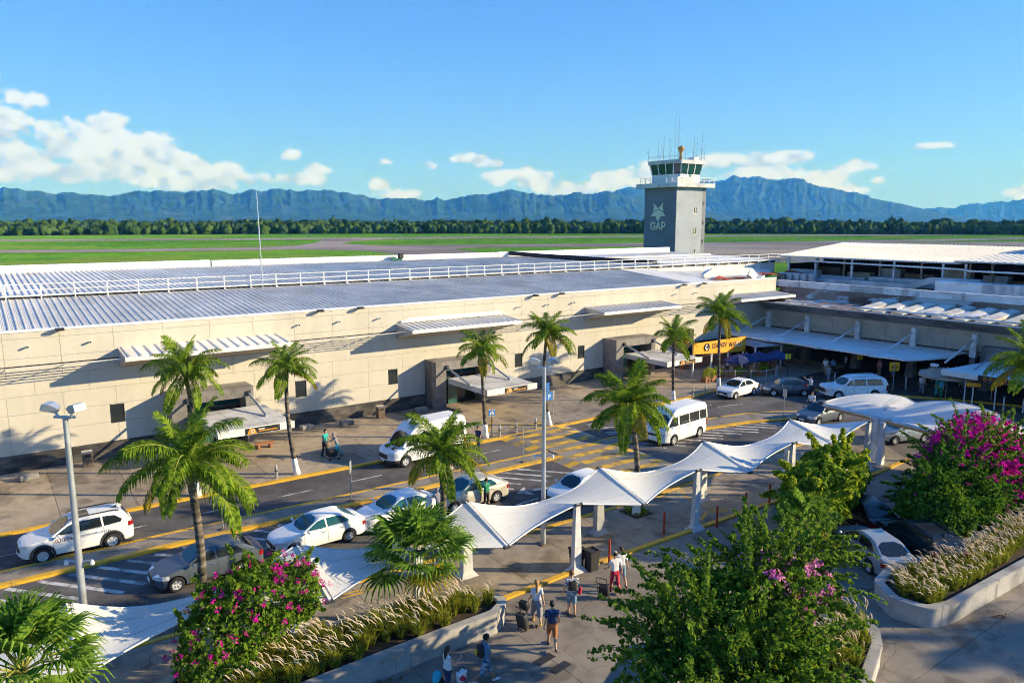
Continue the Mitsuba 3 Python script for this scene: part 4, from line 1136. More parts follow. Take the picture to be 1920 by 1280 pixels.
def bay(xa, xb, n=15, m=11):
    t, v = np.linspace(0, 1, n), np.linspace(0, 1, m)
    ya, za = a_line(v)
    yb, zb = b_line(v)
    s = t[:, None]
    Y = ya * (1 - s) + yb * s
    Z = za * (1 - s) + zb * s
    scal = np.sin(PI * t)[:, None] * .40
    Y = Y + scal * (v[None, :] - .5) * 1.7
    Z = Z - .10 * np.sin(PI * t)[:, None] - .06 * np.sin(PI * v)[None, :] * np.sin(PI * t)[:, None]
    X = xa + (xb - xa) * (s + 0 * v)
    P = np.stack([X, Y, Z], -1)
    return P if xb > xa else P[::-1]


edges = MB()
for i in range(len(A_X)):
    for xb in (B_X[i], B_X[i + 1]):
        P = bay(A_X[i], xb)
        mb = MB().grid(P[:, ::-1])
        k = part(cn, 'membrane', mb, 'membrane', True)
        for side in (0, -1):
            put(k + '__edge_cable', dct(MB().tube(P[:, side], .035, 6).mesh(), 'white', True))
        for v in (3, 7):
            put(k + '__seam', dct(MB().tube(P[:, v] + [0, 0, .004], .008, 4).mesh(), 'seam'))
    P = bay(A_X[i], B_X[i + 1])
    part(cn, 'ridge_seam', MB().tube(P[0] + [0, 0, .02], .04, 6), 'white', True)
    part(cn, 'ridge_seam', MB().tube(P[0] + [.16, 0, .005], .014, 4), 'seam', True)
    for q in (P[0, 0], P[0, -1]):
        part(cn, 'corner_plate', MB().bevel(q[0] - .16, q[0] + .16, q[1] - .07, q[1] + .07, q[2] - .05, q[2] + .05, .02), 'dark_metal')


def canopy_post(x, y, h, dx=0.0, w0=.44, w1=.24):
    def sq(w, d, z, cx, cy):
        return [(cx - w / 2, cy - d / 2, z), (cx + w / 2, cy - d / 2, z), (cx + w / 2, cy + d / 2, z), (cx - w / 2, cy + d / 2, z)]
    p = part(cn, 'post', MB().hexa(sq(w0, w0 * .62, .18, x, y) + sq(w1, w1 * .8, h, x + dx, y)), 'white_dirty')
    put(p + '__base', dct(MB().hexa(sq(.86, .66, .02, x, y) + sq(w0, w0 * .62, .26, x, y)).mesh(), 'white_dirty'))


for x in B_X[1:]:
    canopy_post(x, 23.5, 3.02)
    k = part(cn, 'corner_plate', MB().bevel(x - .22, x + .22, 23.33, 23.49, 3.06, 3.15, .02), 'dark_metal')
for x in A_X[1:]:
    canopy_post(x, 25.95, 3.22, w0=.5, w1=.3)

# the larger sail at the end of the row
sl = thing('sail_canopy', 'large white double-humped sail canopy at the end of the platform', 'canopy')
yy = np.linspace(28.1, 15.2, 70)
vv = np.linspace(0, 1, 22)
bump = np.where(yy > 24.4, .50 * np.sin(np.clip((28.1 - yy) / 3.7, 0, 1) * PI) ** .8, 0) + np.where(yy <= 24.6, 0.80 * np.sin(np.clip((24.6 - yy) / 7.0, 0, 1) * PI) ** .85, 0)
width = 5.0 * np.clip((28.1 - yy) / 3.0, 0, 1) ** .65 + .12
frontx = 46.15 + .35 * np.sin((28.1 - yy) / 13 * PI)
Xs = frontx[:, None] + width[:, None] * vv
Zs = (3.02 - .045 * (28.1 - yy))[:, None] + bump[:, None] * (np.sin(vv * PI / 2) ** 1.4)[None, :] - .12 * np.sin(vv * PI)[None, :]
Ps = np.stack([Xs, yy[:, None] + 0 * Xs, Zs], -1)
part(sl, 'membrane', MB().grid(Ps), 'membrane', 50)
part(sl, 'front_beam', MB().tube(Ps[:, 0] - [.05, 0, .10], [.06] + [.12] * 68 + [.1], 8), 'white_dirty', True)
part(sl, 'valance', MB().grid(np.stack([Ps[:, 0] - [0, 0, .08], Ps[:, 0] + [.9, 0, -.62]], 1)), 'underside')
part(sl, 'back_edge', MB().tube(Ps[:, -1], .045, 6), 'white', True)
for k in (18, 19, 20):
    part(sl, 'fan_seam', MB().tube(np.array([Ps[18, 6] * (1 - t) + Ps[k - 4, -1] * t + [0, 0, .10 * math.sin(PI * t)] for t in np.linspace(0, 1, 8)]), .012, 4), 'seam')
part(sl, 'corner_fitting', MB().bevel(46.0, 46.4, 27.9, 28.3, 2.9, 3.1, .04), 'dark_metal')
for x, y in ((45.55, 23.5), (46.15, 24.2), (46.3, 16.6)):
    part(sl, 'post', MB().hexa([(x - .2, y - .2, 0), (x + .2, y - .2, 0), (x + .2, y + .2, 0), (x - .2, y + .2, 0), (x - .14, y - .14, 2.75), (x + .14, y - .14, 2.75), (x + .14, y + .14, 2.75), (x - .14, y + .14, 2.75)]), 'white_dirty')
for s in (-1, 1):
    part(sl, 'bracket', MB().tube([(46.15, 24.2, 2.3), (46.25, 24.2 + s * .25, 2.62), (46.35, 24.2 + s * .8, 2.84)], [.10, .09, .07], 8), 'white_dirty', True)


# ---------------------------------------------------------------- vehicles
def smooth_poly(pts, n=3):
    """Corner-cutting of a closed outline."""
    p = np.array(pts, float)
    for _ in range(n):
        q = np.roll(p, -1, 0)
        p = np.stack([.78 * p + .22 * q, .22 * p + .78 * q], 1).reshape(-1, 2)
    return p


def ext_y(poly, w):
    """An (x, z) outline extruded across y from -w to w."""
    return Manifold.extrude(CrossSection([poly]), 2 * w).translate([0, 0, -w]).rotate([90, 0, 0])


def ext_x(poly, a, b):
    """A (y, z) outline extruded along x."""
    return Manifold.extrude(CrossSection([poly]), b - a).rotate([90, 0, 90]).translate([a, 0, 0])


def ext_z(poly, a, b):
    return Manifold.extrude(CrossSection([poly]), b - a).translate([0, 0, a])


def ccw(p):
    p = np.array(p, float)
    return p if np.sum(p[:, 0] * np.roll(p[:, 1], -1) - np.roll(p[:, 0], -1) * p[:, 1]) > 0 else p[::-1]


def cyl_y(x, z, r, y0, y1, seg=28):
    return Manifold.cylinder(y1 - y0, r, r, seg).rotate([-90, 0, 0]).translate([x, y0, z])


def mboxm(x0, x1, y0, y1, z0, z1):
    return Manifold.cube([x1 - x0, y1 - y0, z1 - z0]).translate([x0, y0, z0])


class Car:
    """Shapes of one kind of vehicle, nose towards +x, wheels on z = 0."""

    def __init__(s, L, W, H, side, cabin, belt, roof_w, axles, r, windows, nose_cut=.16, tail_cut=.12, front_win=None, rear_win=None, hood=None):
        s.L, s.W, s.H, s.axles, s.r = L, W, H, axles, r
        w = W / 2
        plan = smooth_poly([(L / 2, -w + .55), (L / 2, w - .55), (L / 2 - nose_cut - .25, w - .06), (L / 2 - 1.1, w), (-L / 2 + .8, w), (-L / 2 + tail_cut, w - .08), (-L / 2, w - .42), (-L / 2, -w + .42), (-L / 2 + tail_cut, -w + .08), (-L / 2 + .8, -w), (L / 2 - 1.1, -w), (L / 2 - nose_cut - .25, -w + .06)], 2)
        sec = smooth_poly([(-w + .07, .16), (w - .07, .16), (w, .36), (w + .0, .58), (w - .035, .82), (w - .10, belt + .05), (w - .16, H + .3), (-w + .16, H + .3), (-w + .10, belt + .05), (-w + .035, .82), (-w, .58), (-w, .36)], 1)
        body = ext_y(ccw(smooth_poly(side, 2)), w + .1) ^ ext_z(ccw(plan), -.1, H + .5) ^ ext_x(ccw(sec), -L, L)
        rw = roof_w / 2
        zt = H + .02
        csec = smooth_poly([(-w + .12, belt - .25), (w - .12, belt - .25), (w - .12, belt), (rw + .05, zt - .10), (rw - .12, zt + .0), (0, zt + .02), (-rw + .12, zt + .0), (-rw - .05, zt - .10), (-w + .12, belt)], 1)
        s.cab = ext_y(ccw(smooth_poly(cabin, 2)), w) ^ ext_x(ccw(csec), -L, L)
        wells = [cyl_y(a, r, r + .075, sy * w - .30 if sy > 0 else -w - .1, w + .1 if sy > 0 else -w + .30) for a in axles for sy in (1, -1)]
        full = body + s.cab
        for q in wells:
            full = full - q
        full = full.refine_to_length(.10)
        s.full = full
        s.belt, s.cabin, s.windows = belt, cabin, windows

        def grown(m, e):
            return m.scale([1 + 2 * e / L, 1 + 2 * e / W, 1]).translate([0, 0, 0])
        big = grown(full, .009)
        s.big = big
        s.parts = []      # (name, mesh, material key or None for the body colour, smooth)

        def patch(name, region, m, e=.009):
            g = (grown(full, e) ^ region) - full
            if not g.is_empty():
                s.parts.append((name, MB().man(g).mesh(), m))
        s.patch = patch
        for poly in windows:
            for sy in (1, -1):
                y0, y1 = (.25, w + .3) if sy > 0 else (-w - .3, -.25)
                reg = Manifold.extrude(CrossSection([ccw(poly)]), y1 - y0).rotate([90, 0, 0]).translate([0, y1, 0])
                patch('side_window', reg, 'GLASS')
        up = grown(full, .014)
        for nm, rg in (('windshield', front_win), ('rear_window', rear_win)):
            if rg:
                xa, xb, za, zb, yw = rg
                big2 = full.translate([.012 if nm == 'windshield' else -.012, 0, .010])
                g = (big2 ^ ext_x(ccw(smooth_poly([(-yw, za), (yw, za), (yw - .09, zb), (-yw + .09, zb)], 1)), xa, xb)) - full
                if not g.is_empty():
                    s.parts.append((nm, MB().man(g).mesh(), 'GLASS'))

    def details(s, grille=(.42, .66, .5), light_z=(.58, .76), tail_z=(.66, .86), doors=(), cladding=False, bumper_dark=False, plate_z=.42):
        L, w = s.L, s.W / 2
        for sy in (1, -1):
            a, b = (w - .52, w + .1) if sy > 0 else (-w - .1, -w + .52)
            s.patch('headlight', mboxm(L / 2 - .62, L / 2 + .1, a, b, *light_z), 'lamp_clear', .012)
            a, b = (w - .36, w + .1) if sy > 0 else (-w - .1, -w + .36)
            s.patch('tail_light', mboxm(-L / 2 - .1, -L / 2 + .28, a, b, *tail_z), 'lamp_red', .012)
            for x in doors:
                s.patch('door_seam', mboxm(x - .008, x + .008, -w - .1 if sy < 0 else 0, w + .1 if sy > 0 else 0, .34, s.belt + .02), 'trim', .006)
            for x in doors[1:]:
                y = sy * (w - .02)
                s.parts.append(('door_handle', MB().bevel(x + .10, x + .30, y - .035, y + .035, s.belt - .14, s.belt - .10, .012).mesh(), 'steel' if not cladding else None))
        s.patch('grille', mboxm(L / 2 - .5, L / 2 + .1, -grille[2], grille[2], grille[0], grille[1]), 'trim', .012)
        s.patch('lower_grille', mboxm(L / 2 - .5, L / 2 + .1, -.55, .55, .24, .36), 'trim', .011)
        s.patch('sill', mboxm(-L, L, -w - .2, w + .2, .1, .30 if cladding else .24), 'trim', .010)
        for x, nm in ((L / 2 + .02, 'plate'), (-L / 2 - .02, 'plate')):
            s.parts.append((nm, MB().box(x - .012, x + .012, -.22, .22, plate_z, plate_z + .13).mesh(), 'white'))
        if bumper_dark:
            s.patch('bumper', mboxm(L / 2 - .75, L / 2 + .1, -w, w, .2, .52), 'trim', .014)
        # mirrors
        mx = s.mirror if hasattr(s, 'mirror') else .75
        for sy in (1, -1):
            g = spheres_hull([(mx, sy * (w + .06), s.belt + .06, .05), (mx, sy * (w + .17), s.belt + .07, .06), (mx + .04, sy * (w + .12), s.belt + .12, .06)], 8)
            s.parts.append(('mirror', MB().man(g).mesh(), 'MIRROR'))
        for x in s.axles:
            for sy in (1, -1):
                s.parts.append(('wheel', (x, sy), None))
        return s

    def wheel_meshes(s):
        r = s.r
        ty = MB().lathe([(r * .62, -.10), (r * .70, -.115), (r * .93, -.11), (r, -.07), (r, .07), (r * .93, .11), (r * .70, .115), (r * .62, .10)], sides=28).mesh()
        rim = MB().lathe([(0, .050), (r * .16, .052), (r * .17, .03), (r * .56, .015), (r * .58, .085), (r * .645, .10), (r * .645, .0)], sides=24)
        for k in range(5):
            a = 2 * PI * k / 5
            for da in (-.17, .17):
                p, q = (r * .12 * math.cos(a), r * .12 * math.sin(a), .055), (r * .60 * math.cos(a + da), r * .60 * math.sin(a + da), .085)
                rim.bar(p, q, r * .10, .035)
        hole = MB().lathe([(r * .17, .028), (r * .57, .012)], sides=24)
        return ty, rim.mesh(), hole.mesh()


_dicts = {}


def place_car(kind, paint, name, label, cat, x, y, deg, glass='glass_car', group=None, mirror=None, s=1.0):
    t = thing(name, label, cat, group)
    W = at(x, y, .012, deg, s)
    def D_(key, mesh, m, smooth):
        k = (key, m)
        if k not in _dicts:
            _dicts[k] = dct(mesh, m, smooth)
        return _dicts[k]
    put(t + '__body', D_((id(kind), 'body'), MB().man(kind.full).mesh(), paint, 32), W)
    wm = kind.__dict__.setdefault('_wm', kind.wheel_meshes())
    for i, (nm, mesh, m) in enumerate(kind.parts):
        if nm == 'wheel':
            ax, sy = mesh
            M = W @ T().translate([ax, sy * (kind.W / 2 - .10), kind.r]).rotate([1, 0, 0], -90 * sy)
            k = put(t + '__wheel', D_((id(kind), 'tyre'), wm[0], 'rubber', 40), M)
            put(k + '__rim', D_((id(kind), 'rim'), wm[1], 'alloy', 30), M)
            put(k + '__rim_shadow', D_((id(kind), 'hole'), wm[2], 'black', False), M)
        else:
            mm = {'GLASS': glass, 'MIRROR': mirror or paint, None: paint}.get(m, m)
            put(t + '__' + nm, D_((id(kind), i), mesh, mm, 30), W)
    return t, W


sedan = Car(4.62, 1.78, 1.46,
            [(2.31, .30), (2.31, .58), (2.18, .74), (1.0, .97), (.3, 1.0), (-1.5, 1.02), (-2.2, 1.0), (-2.31, .80), (-2.31, .34), (-2.1, .22), (2.1, .20)],
            [(1.12, .90), (.18, 1.40), (-.15, 1.46), (-.9, 1.45), (-1.25, 1.38), (-2.02, .95), (-1.9, .80), (1.0, .80)], .96, 1.16, (1.42, -1.30), .315,
            [[(.80, 1.00), (.20, 1.33), (-.16, 1.375), (-.20, 1.00)], [(-.28, 1.00), (-.24, 1.375), (-.85, 1.365), (-1.12, 1.28), (-1.35, 1.10), (-1.35, 1.00)]],
            front_win=(.12, 1.3, 1.0, 1.40, .66), rear_win=(-2.2, -1.1, 1.02, 1.38, .62)).details(doors=(.92, -.24, -1.12))
suv = Car(4.72, 1.88, 1.70,
          [(2.36, .36), (2.36, .74), (2.2, .92), (1.05, 1.10), (.3, 1.12), (-2.0, 1.16), (-2.34, 1.10), (-2.36, .80), (-2.36, .42), (-2.2, .28), (2.2, .26)],
          [(1.20, 1.02), (.38, 1.55), (.05, 1.655), (-.6, 1.70), (-1.5, 1.68), (-1.98, 1.62), (-2.28, 1.10), (-2.2, .9), (1.1, .9)], 1.08, 1.28, (1.44, -1.36), .36,
          [[(.92, 1.12), (.36, 1.46), (.06, 1.545), (.02, 1.12)], [(-.06, 1.12), (-.02, 1.55), (-.95, 1.57), (-1.0, 1.12)], [(-1.08, 1.14), (-1.04, 1.57), (-1.55, 1.53), (-1.85, 1.30), (-1.78, 1.18)]],
          front_win=(.2, 1.4, 1.12, 1.58, .72), rear_win=(-2.5, -1.8, 1.14, 1.58, .66)).details(grille=(.56, .80, .48), light_z=(.74, .94), tail_z=(.92, 1.14), doors=(1.0, -.02, -1.05), cladding=True)
for sy in (1, -1):
    suv.parts.append(('roof_rail', MB().tube([(.3, sy * .58, 1.66), (.1, sy * .60, 1.73), (-1.5, sy * .58, 1.745), (-1.75, sy * .56, 1.68)], .028, 8).mesh(), 'trim'))
suv.parts.append(('sunroof', MB().bevel(-.55, .05, -.42, .42, 1.665, 1.712, .02).mesh(), 'GLASS'))
suv.parts.append(('antenna_fin', MB().man(spheres_hull([(-1.72, 0, 1.66, .03), (-1.5, 0, 1.66, .025), (-1.74, 0, 1.76, .012)], 8)).mesh(), 'trim'))
for a in suv.axles:       # dark arches
    for sy in (1, -1):
        y = sy * .94
        g = (cyl_y(a, .36, .52, min(y - .05 * sy, y + .012 * sy), max(y - .05 * sy, y + .012 * sy)) - cyl_y(a, .36, .432, -2, 2)) ^ mboxm(-3, 3, -2, 2, .2, 1.2)
        suv.parts.append(('arch', MB().man(g).mesh(), 'trim'))
bigsuv = Car(5.70, 2.02, 1.90,
             [(2.85, .45), (2.85, .95), (2.7, 1.10), (1.5, 1.18), (.7, 1.2), (-2.5, 1.22), (-2.84, 1.2), (-2.85, .8), (-2.85, .48), (-2.7, .34), (2.7, .34)],
             [(1.38, 1.08), (.72, 1.72), (.45, 1.84), (-.5, 1.90), (-2.2, 1.88), (-2.52, 1.80), (-2.80, 1.18), (-2.7, 1.0), (1.3, 1.0)], 1.16, 1.46, (1.78, -1.52), .39,
             [[(1.10, 1.20), (.72, 1.60), (.48, 1.70), (.38, 1.20)], [(.30, 1.20), (.38, 1.71), (-.72, 1.74), (-.76, 1.20)], [(-.86, 1.20), (-.82, 1.74), (-2.1, 1.72), (-2.3, 1.20)]],
             front_win=(.5, 1.6, 1.2, 1.74, .8), rear_win=(-3, -2.3, 1.22, 1.76, .78)).details(grille=(.62, .96, .62), light_z=(.72, 1.0), tail_z=(.72, 1.18), doors=(1.18, .34, -.80), cladding=False)
for sy in (1, -1):
    bigsuv.parts.append(('roof_rail', MB().tube([(.4, sy * .66, 1.84), (.2, sy * .68, 1.93), (-2.1, sy * .66, 1.94), (-2.3, sy * .64, 1.86)], .028, 8).mesh(), 'steel'))
minibus = Car(4.84, 1.80, 2.24,
              [(2.42, .30), (2.42, .62), (2.34, .95), (1.95, 1.30), (-2.35, 1.30), (-2.42, 1.2), (-2.42, .4), (-2.3, .24), (2.3, .22)],
              [(2.16, 1.08), (1.45, 1.86), (1.05, 2.12), (.5, 2.22), (-2.0, 2.24), (-2.28, 2.12), (-2.40, 1.3), (-2.35, 1.0), (2.1, 1.0)], 1.16, 1.34, (1.32, -1.42), .33,
              [[(1.80, 1.20), (1.40, 1.68), (.85, 1.74), (.82, 1.16)], [(.66, 1.18), (.68, 1.76), (-.35, 1.76), (-.35, 1.18)], [(-.43, 1.18), (-.43, 1.76), (-1.45, 1.76), (-1.45, 1.18)], [(-1.53, 1.18), (-1.53, 1.76), (-2.22, 1.74), (-2.28, 1.18)]],
              nose_cut=.12, front_win=(1.2, 2.4, 1.16, 1.86, .74), rear_win=(-2.6, -2.2, 1.25, 1.8, .66))
minibus.mirror = 1.75
minibus.details(grille=(.66, .80, .62), light_z=(.66, .86), tail_z=(.7, 1.15), doors=(1.72, .76, -.40))
sprinter = Car(5.92, 2.02, 2.62,
               [(2.96, .36), (2.96, .72), (2.86, .98), (2.1, 1.24), (-2.9, 1.26), (-2.96, 1.2), (-2.96, .5), (-2.8, .34), (2.8, .3)],
               [(2.14, 1.10), (1.42, 1.98), (1.05, 2.36), (.4, 2.58), (-2.5, 2.62), (-2.84, 2.5), (-2.93, 1.3), (-2.85, 1.0), (2.0, 1.0)], 1.22, 1.62, (1.86, -1.80), .36,
               [[(1.80, 1.26), (1.38, 1.80), (.92, 1.88), (.88, 1.22)], [(.66, 1.28), (.68, 1.98), (-.72, 1.98), (-.72, 1.28)], [(-.86, 1.28), (-.86, 1.98), (-2.66, 1.96), (-2.72, 1.28)]],
               nose_cut=.14, front_win=(1.1, 2.3, 1.2, 2.02, .82), rear_win=(-3.1, -2.7, 1.3, 1.95, .7))
sprinter.mirror = 1.72
sprinter.details(grille=(.60, .88, .52), light_z=(.70, .98), tail_z=(.7, 1.1), doors=(1.78, .80, -.8), bumper_dark=True)
for sy in (.42, -.42):
    sprinter.parts.append(('bonnet_vent', MB().bevel(2.18, 2.48, sy - .16, sy + .16, 1.10, 1.235, .03).mesh(), 'trim'))
sprinter.parts.append(('roof_fin', MB().man(spheres_hull([(.9, 0, 2.46, .05), (.7, 0, 2.52, .05), (.68, 0, 2.62, .02)], 8)).mesh(), 'trim'))
hatch = Car(4.0, 1.70, 1.52,
            [(2.0, .30), (2.0, .60), (1.86, .80), (.95, 1.0), (.3, 1.02), (-1.7, 1.05), (-1.98, .98), (-2.0, .6), (-2.0, .36), (-1.85, .24), (1.85, .2)],
            [(1.05, .92), (.25, 1.42), (-.1, 1.51), (-.9, 1.51), (-1.45, 1.44), (-1.90, 1.0), (-1.8, .82), (1.0, .82)], .98, 1.14, (1.24, -1.20), .30,
            [[(.76, 1.02), (.22, 1.36), (-.10, 1.42), (-.16, 1.02)], [(-.24, 1.02), (-.18, 1.425), (-.86, 1.42), (-1.28, 1.26), (-1.30, 1.04)]],
            front_win=(.1, 1.2, 1.02, 1.44, .62), rear_win=(-2.1, -1.4, 1.04, 1.42, .58)).details(tail_z=(.74, 1.0), doors=(.86, -.20, -1.05))

TAXIS = 'cars waiting along the platform'
t, Wm = place_car(suv, 'car_pearl', 'suv', 'white sport utility taxi with roof rails and red lettering, left of the palm', 'suv', 2.70, 38.92, 180.5)
for txt, x, z, h, m in (('G1 I Club', .95, .86, .15, 'print_red'), ('SITIO PLUS 322 33 02 33', -.02, .90, .075, 'print_blue')):
    tm = meshkit.text_mesh(txt, h, .004, bold=True)
    v = np.array(tm.vertices)
    for sy in (1, -1):
        # reads along the flank on either side
        q = np.stack([x - v[:, 0] if sy > 0 else x - .95 + v[:, 0], np.full(len(v), sy * .950) + sy * v[:, 2], v[:, 1] + z], -1)
        put(t + '__lettering', dct((q, tm.faces if sy > 0 else tm.faces[:, :]), m), Wm)
place_car(sedan, 'car_grey', 'sedan', 'grey sedan half hidden behind the bougainvillea bush', 'car', 7.0, 32.6, 181, group=TAXIS)
place_car(sedan, 'car_white', 'sedan', 'white sedan parked between the grey sedan and the fan palm', 'car', 12.1, 33.0, 182, 'glass_bluish', group=TAXIS)
place_car(sedan, 'car_white', 'sedan', 'white and blue sedan mostly hidden behind the fan palm', 'car', 16.4, 33.1, 184, 'glass_bluish', group=TAXIS)
t, Wm = place_car(sedan, 'car_beige', 'sedan', 'beige sedan with teal windshield and an amber roof beacon', 'car', 20.75, 33.1, 181, 'glass_teal', group=TAXIS)
put(t + '__beacon', dct(MB().lathe([(.07, 0), (.08, .05), (.06, .12), (0, .14)], (-.2, 0, 1.46), 12).mesh(), 'lamp_amber', 40), Wm)
put(t + '__bonnet_panel', dct(MB().bar((1.2, 0, .985), (2.1, 0, .80), 1.3, .012).mesh(), 'glass_bluish'), Wm)
place_car(hatch, 'car_white', 'hatchback', 'white car mostly hidden behind the canopy by the lamp post', 'car', 25.9, 29.9, 184)
place_car(sprinter, 'car_white', 'van', 'tall white van with dark bumper parked behind the small palm', 'van', 22.6, 41.6, 184)
place_car(minibus, 'car_white', 'minibus', 'white minibus with dark windows driving just past the crossing', 'minibus', 39.35, 35.0, 186, s=1.10)
place_car(sedan, 'car_white', 'sedan', 'white sedan at the kerb in front of the restaurant', 'car', 53.9, 41.0, 184)
place_car(sedan, 'car_navy', 'sedan', 'dark blue sedan at the kerb beside the metal barrier', 'car', 57.8, 38.7, 170 - 25)
place_car(bigsuv, 'car_white', 'suv', 'long white sport utility vehicle at the kerb of the shaded forecourt', 'suv', 61.6, 34.7, 150)
place_car(sedan, 'car_grey', 'sedan', 'grey-blue sedan with its roof showing above the canopy', 'car', 52.0, 31.7, 178)
place_car(hatch, 'car_silver', 'hatchback', 'silver hatchback under the large sail canopy', 'car', 51.9, 25.4, 160, 'glass_green')
place_car(sedan, 'car_silver', 'sedan', 'silver sedan parked behind the tall bush, nearest the planter', 'car', 31.9, 16.6, 62)
place_car(sedan, 'car_black', 'sedan', 'black sedan with red tail lights parked among the bushes', 'car', 35.6, 19.2, 62)
place_car(suv, 'car_black', 'suv', 'black car in the shade behind the grass planter', 'car', 34.1, 15.6, 62)


# ---------------------------------------------------------------- lamp posts, signs, bollards, street furniture
def lamp_head(t, x, y, z, ang, tilt):
    """A shoebox flood light on its arm."""
    c, s = math.cos(ang), math.sin(ang)
    base = np.array([x + .30 * c, y + .30 * s, z - .12])
    part(t, 'arm', MB().tube([(x, y, z - .40), (x + .2 * c, y + .2 * s, z - .38), (base[0], base[1], z - .2)], .04, 8), 'galv', True)
    v = np.array([(-.16, -.17, .14), (-.16, .17, .14), (.48, -.32, .19), (.48, .32, .19), (-.10, -.14, -.13), (-.10, .14, -.13), (.50, -.34, -.13), (.50, .34, -.13), (.2, -.29, .24), (.2, .29, .24)])
    h = Manifold.hull_points(v).to_mesh()
    V, F = h.vert_properties[:, :3].astype(float), h.tri_verts
    ct, st_ = math.cos(tilt), math.sin(tilt)
    def turn(V):
        V = np.stack([V[:, 0] * ct + V[:, 2] * st_, V[:, 1], -V[:, 0] * st_ + V[:, 2] * ct], -1)
        return rotz(V * .68, ang) + base
    k = part(t, 'lamp_head', (turn(V), F), 'galv')
    g = np.array([(-.05, -.11, -.136), (.44, -.30, -.136), (.44, .30, -.136), (-.05, .11, -.136)])
    put(k + '__lens', dct((turn(g), np.array([[0, 3, 2, 1]])), 'lamp_clear'))


def lamp_post(x, y, h, label, angs):
    t = thing('lamp_post', label, 'lamp post', 'lamp posts on the platform')
    part(t, 'pole', MB().tube([(x, y, .02), (x, y, h * .5), (x, y, h)], [.13, .105, .08], 14), 'galv', 40)
    part(t, 'base_plate', MB().bevel(x - .24, x + .24, y - .24, y + .24, .02, .08, .02), 'brown_metal')
    part(t, 'crossarm', MB().bar((x - .35 * math.cos(angs[0]), y - .35 * math.sin(angs[0]), h - .02), (x + .35 * math.cos(angs[0]), y + .35 * math.sin(angs[0]), h - .02), .08), 'galv')
    for a in angs:
        lamp_head(t, x, y, h + .34, a, -.28)
    for s in (-1, 1):
        k = part(t, 'camera', MB().tube([(x, y, 4.35), (x + s * .32, y - s * .22, 4.42)], .03, 6), 'galv', True)
        put(k + '__dome', dct(MB().man(spheres_hull([(x + s * .34, y - s * .24, 4.32, .075), (x + s * .34, y - s * .24, 4.4, .045)], 10)).mesh(), 'white', 40))


lamp_post(1.85, 26.6, 9.2, 'tall grey lamp post with two flood heads rising from behind the left canopy', (2.5, -.9))
lamp_post(20.85, 26.55, 8.6, 'tall grey lamp post with two flood heads beside the crossing', (2.55, -.35))


def sign_post(x, y, h, w, hh, m, label, z0=.12, ang=0.0, pole='grey_metal', disc=False, front=None):
    t = thing('traffic_sign', label, 'sign')
    part(t, 'post', MB().tube([(x, y, z0), (x, y, h)], .035, 8), pole, True)
    part(t, 'foot', MB().bevel(x - .14, x + .14, y - .14, y + .14, z0, z0 + .06, .02), 'brown_metal')
    v, f = bevel_box(w, .03, hh, .012)
    k = part(t, 'plate', (rotz(v, ang) + [x, y, h - hh / 2], f), m)
    if front:
        for (a, b, c, d, mm) in front:
            v2 = np.array([(a, -.019, b), (c, -.019, b), (c, -.019, d), (a, -.019, d)])
            put(k + '__pictogram', dct((rotz(v2, ang) + [x, y, h - hh / 2], np.array([[0, 1, 2, 3]])), mm))
    return t


SG = .10
for (x, y), ang, lab in ((S(8.88, 37.3), 1.25, 'grey sign seen edge-on on the median, below the big palm'), (S(15.72, 37.2), 1.0, 'grey sign back on a thin post on the median left of the white van'), (S(27.47, 37.1), .95, 'grey sign back on a thin post on the median before the crossing'), (S(50.81, 34.1), 1.2, 'thin sign post on the end of the far median')):
    sign_post(x, y, 2.35, .5, .62, 'galv', lab, SG, ang)
x, y = S(28.92, 42.85)
sign_post(x, y, 2.15, .50, .50, 'sign_blue', 'small blue sign with a white symbol at the kerb near the middle entrance', KERB, -.15, 'black', front=[(-.14, -.08, .14, .04, 'white'), (-.08, .04, .08, .12, 'white'), (-.12, -.15, -.06, -.08, 'white'), (.06, -.15, .12, -.08, 'white'), (-.245, .20, .245, .235, 'white'), (-.245, -.235, .245, -.2, 'white')])
x, y = S(34.7, 43.05)
sign_post(x, y, 2.7, .62, .70, 'grey_metal', 'grey traffic sign back beside the whitewashed palm at the crossing', KERB, .7)
t = thing('banner', 'blue parking banner fixed to the palm behind the lamp post', 'sign')
x, y = S(33.9, 42.7)
k = part(t, 'panel', MB().bevel(x - .30, x + .35, y - .10, y - .05, 2.15, 2.75, .015), 'sign_blue')
put(k + '__symbol', dct(MB().box(x - .10, x - .04, y - .115, y - .102, 2.25, 2.6).box(x - .04, x + .12, y - .115, y - .102, 2.52, 2.58).box(x - .04, x + .12, y - .115, y - .102, 2.40, 2.45).box(x + .12, x + .17, y - .115, y - .102, 2.42, 2.56).mesh(), 'white'))
part(t, 'upper_panel', MB().bevel(x - .25, x + .05, y - .10, y - .05, 2.8, 3.5, .015), 'sign_blue')
for (x, y), h, lab in (((63.2, 42.3), 2.6, 'small yellow sign on a dark post in the shaded forecourt'), ((69.5, 38.6), 2.4, 'small yellow sign standing deeper in the shaded forecourt')):
    sign_post(x, y, h, .55, .5, 'yellow_sign', lab, KERB, -.6, 'black')
sign_post(66.4, 33.6, 2.75, .95, .8, 'orange_sign', 'orange sign on a grey post behind the long white vehicle', KERB, -.55, front=[(-.3, -.06, .3, .02, 'black'), (-.25, -.22, .25, -.16, 'black'), (-.12, .12, .12, .2, 'black')])
t = thing('round_sign', 'low orange oval sign on a white post at the right of the forecourt', 'sign')
part(t, 'post', MB().tube([(66.0, 26.8, .1), (66.0, 26.8, 1.9)], .05, 8), 'white', True)
part(t, 'plate', MB().man(spheres_hull([(65.8, 27.1, 1.95, .2), (66.2, 26.5, 1.95, .2)], 12)), 'orange_sign', 40)

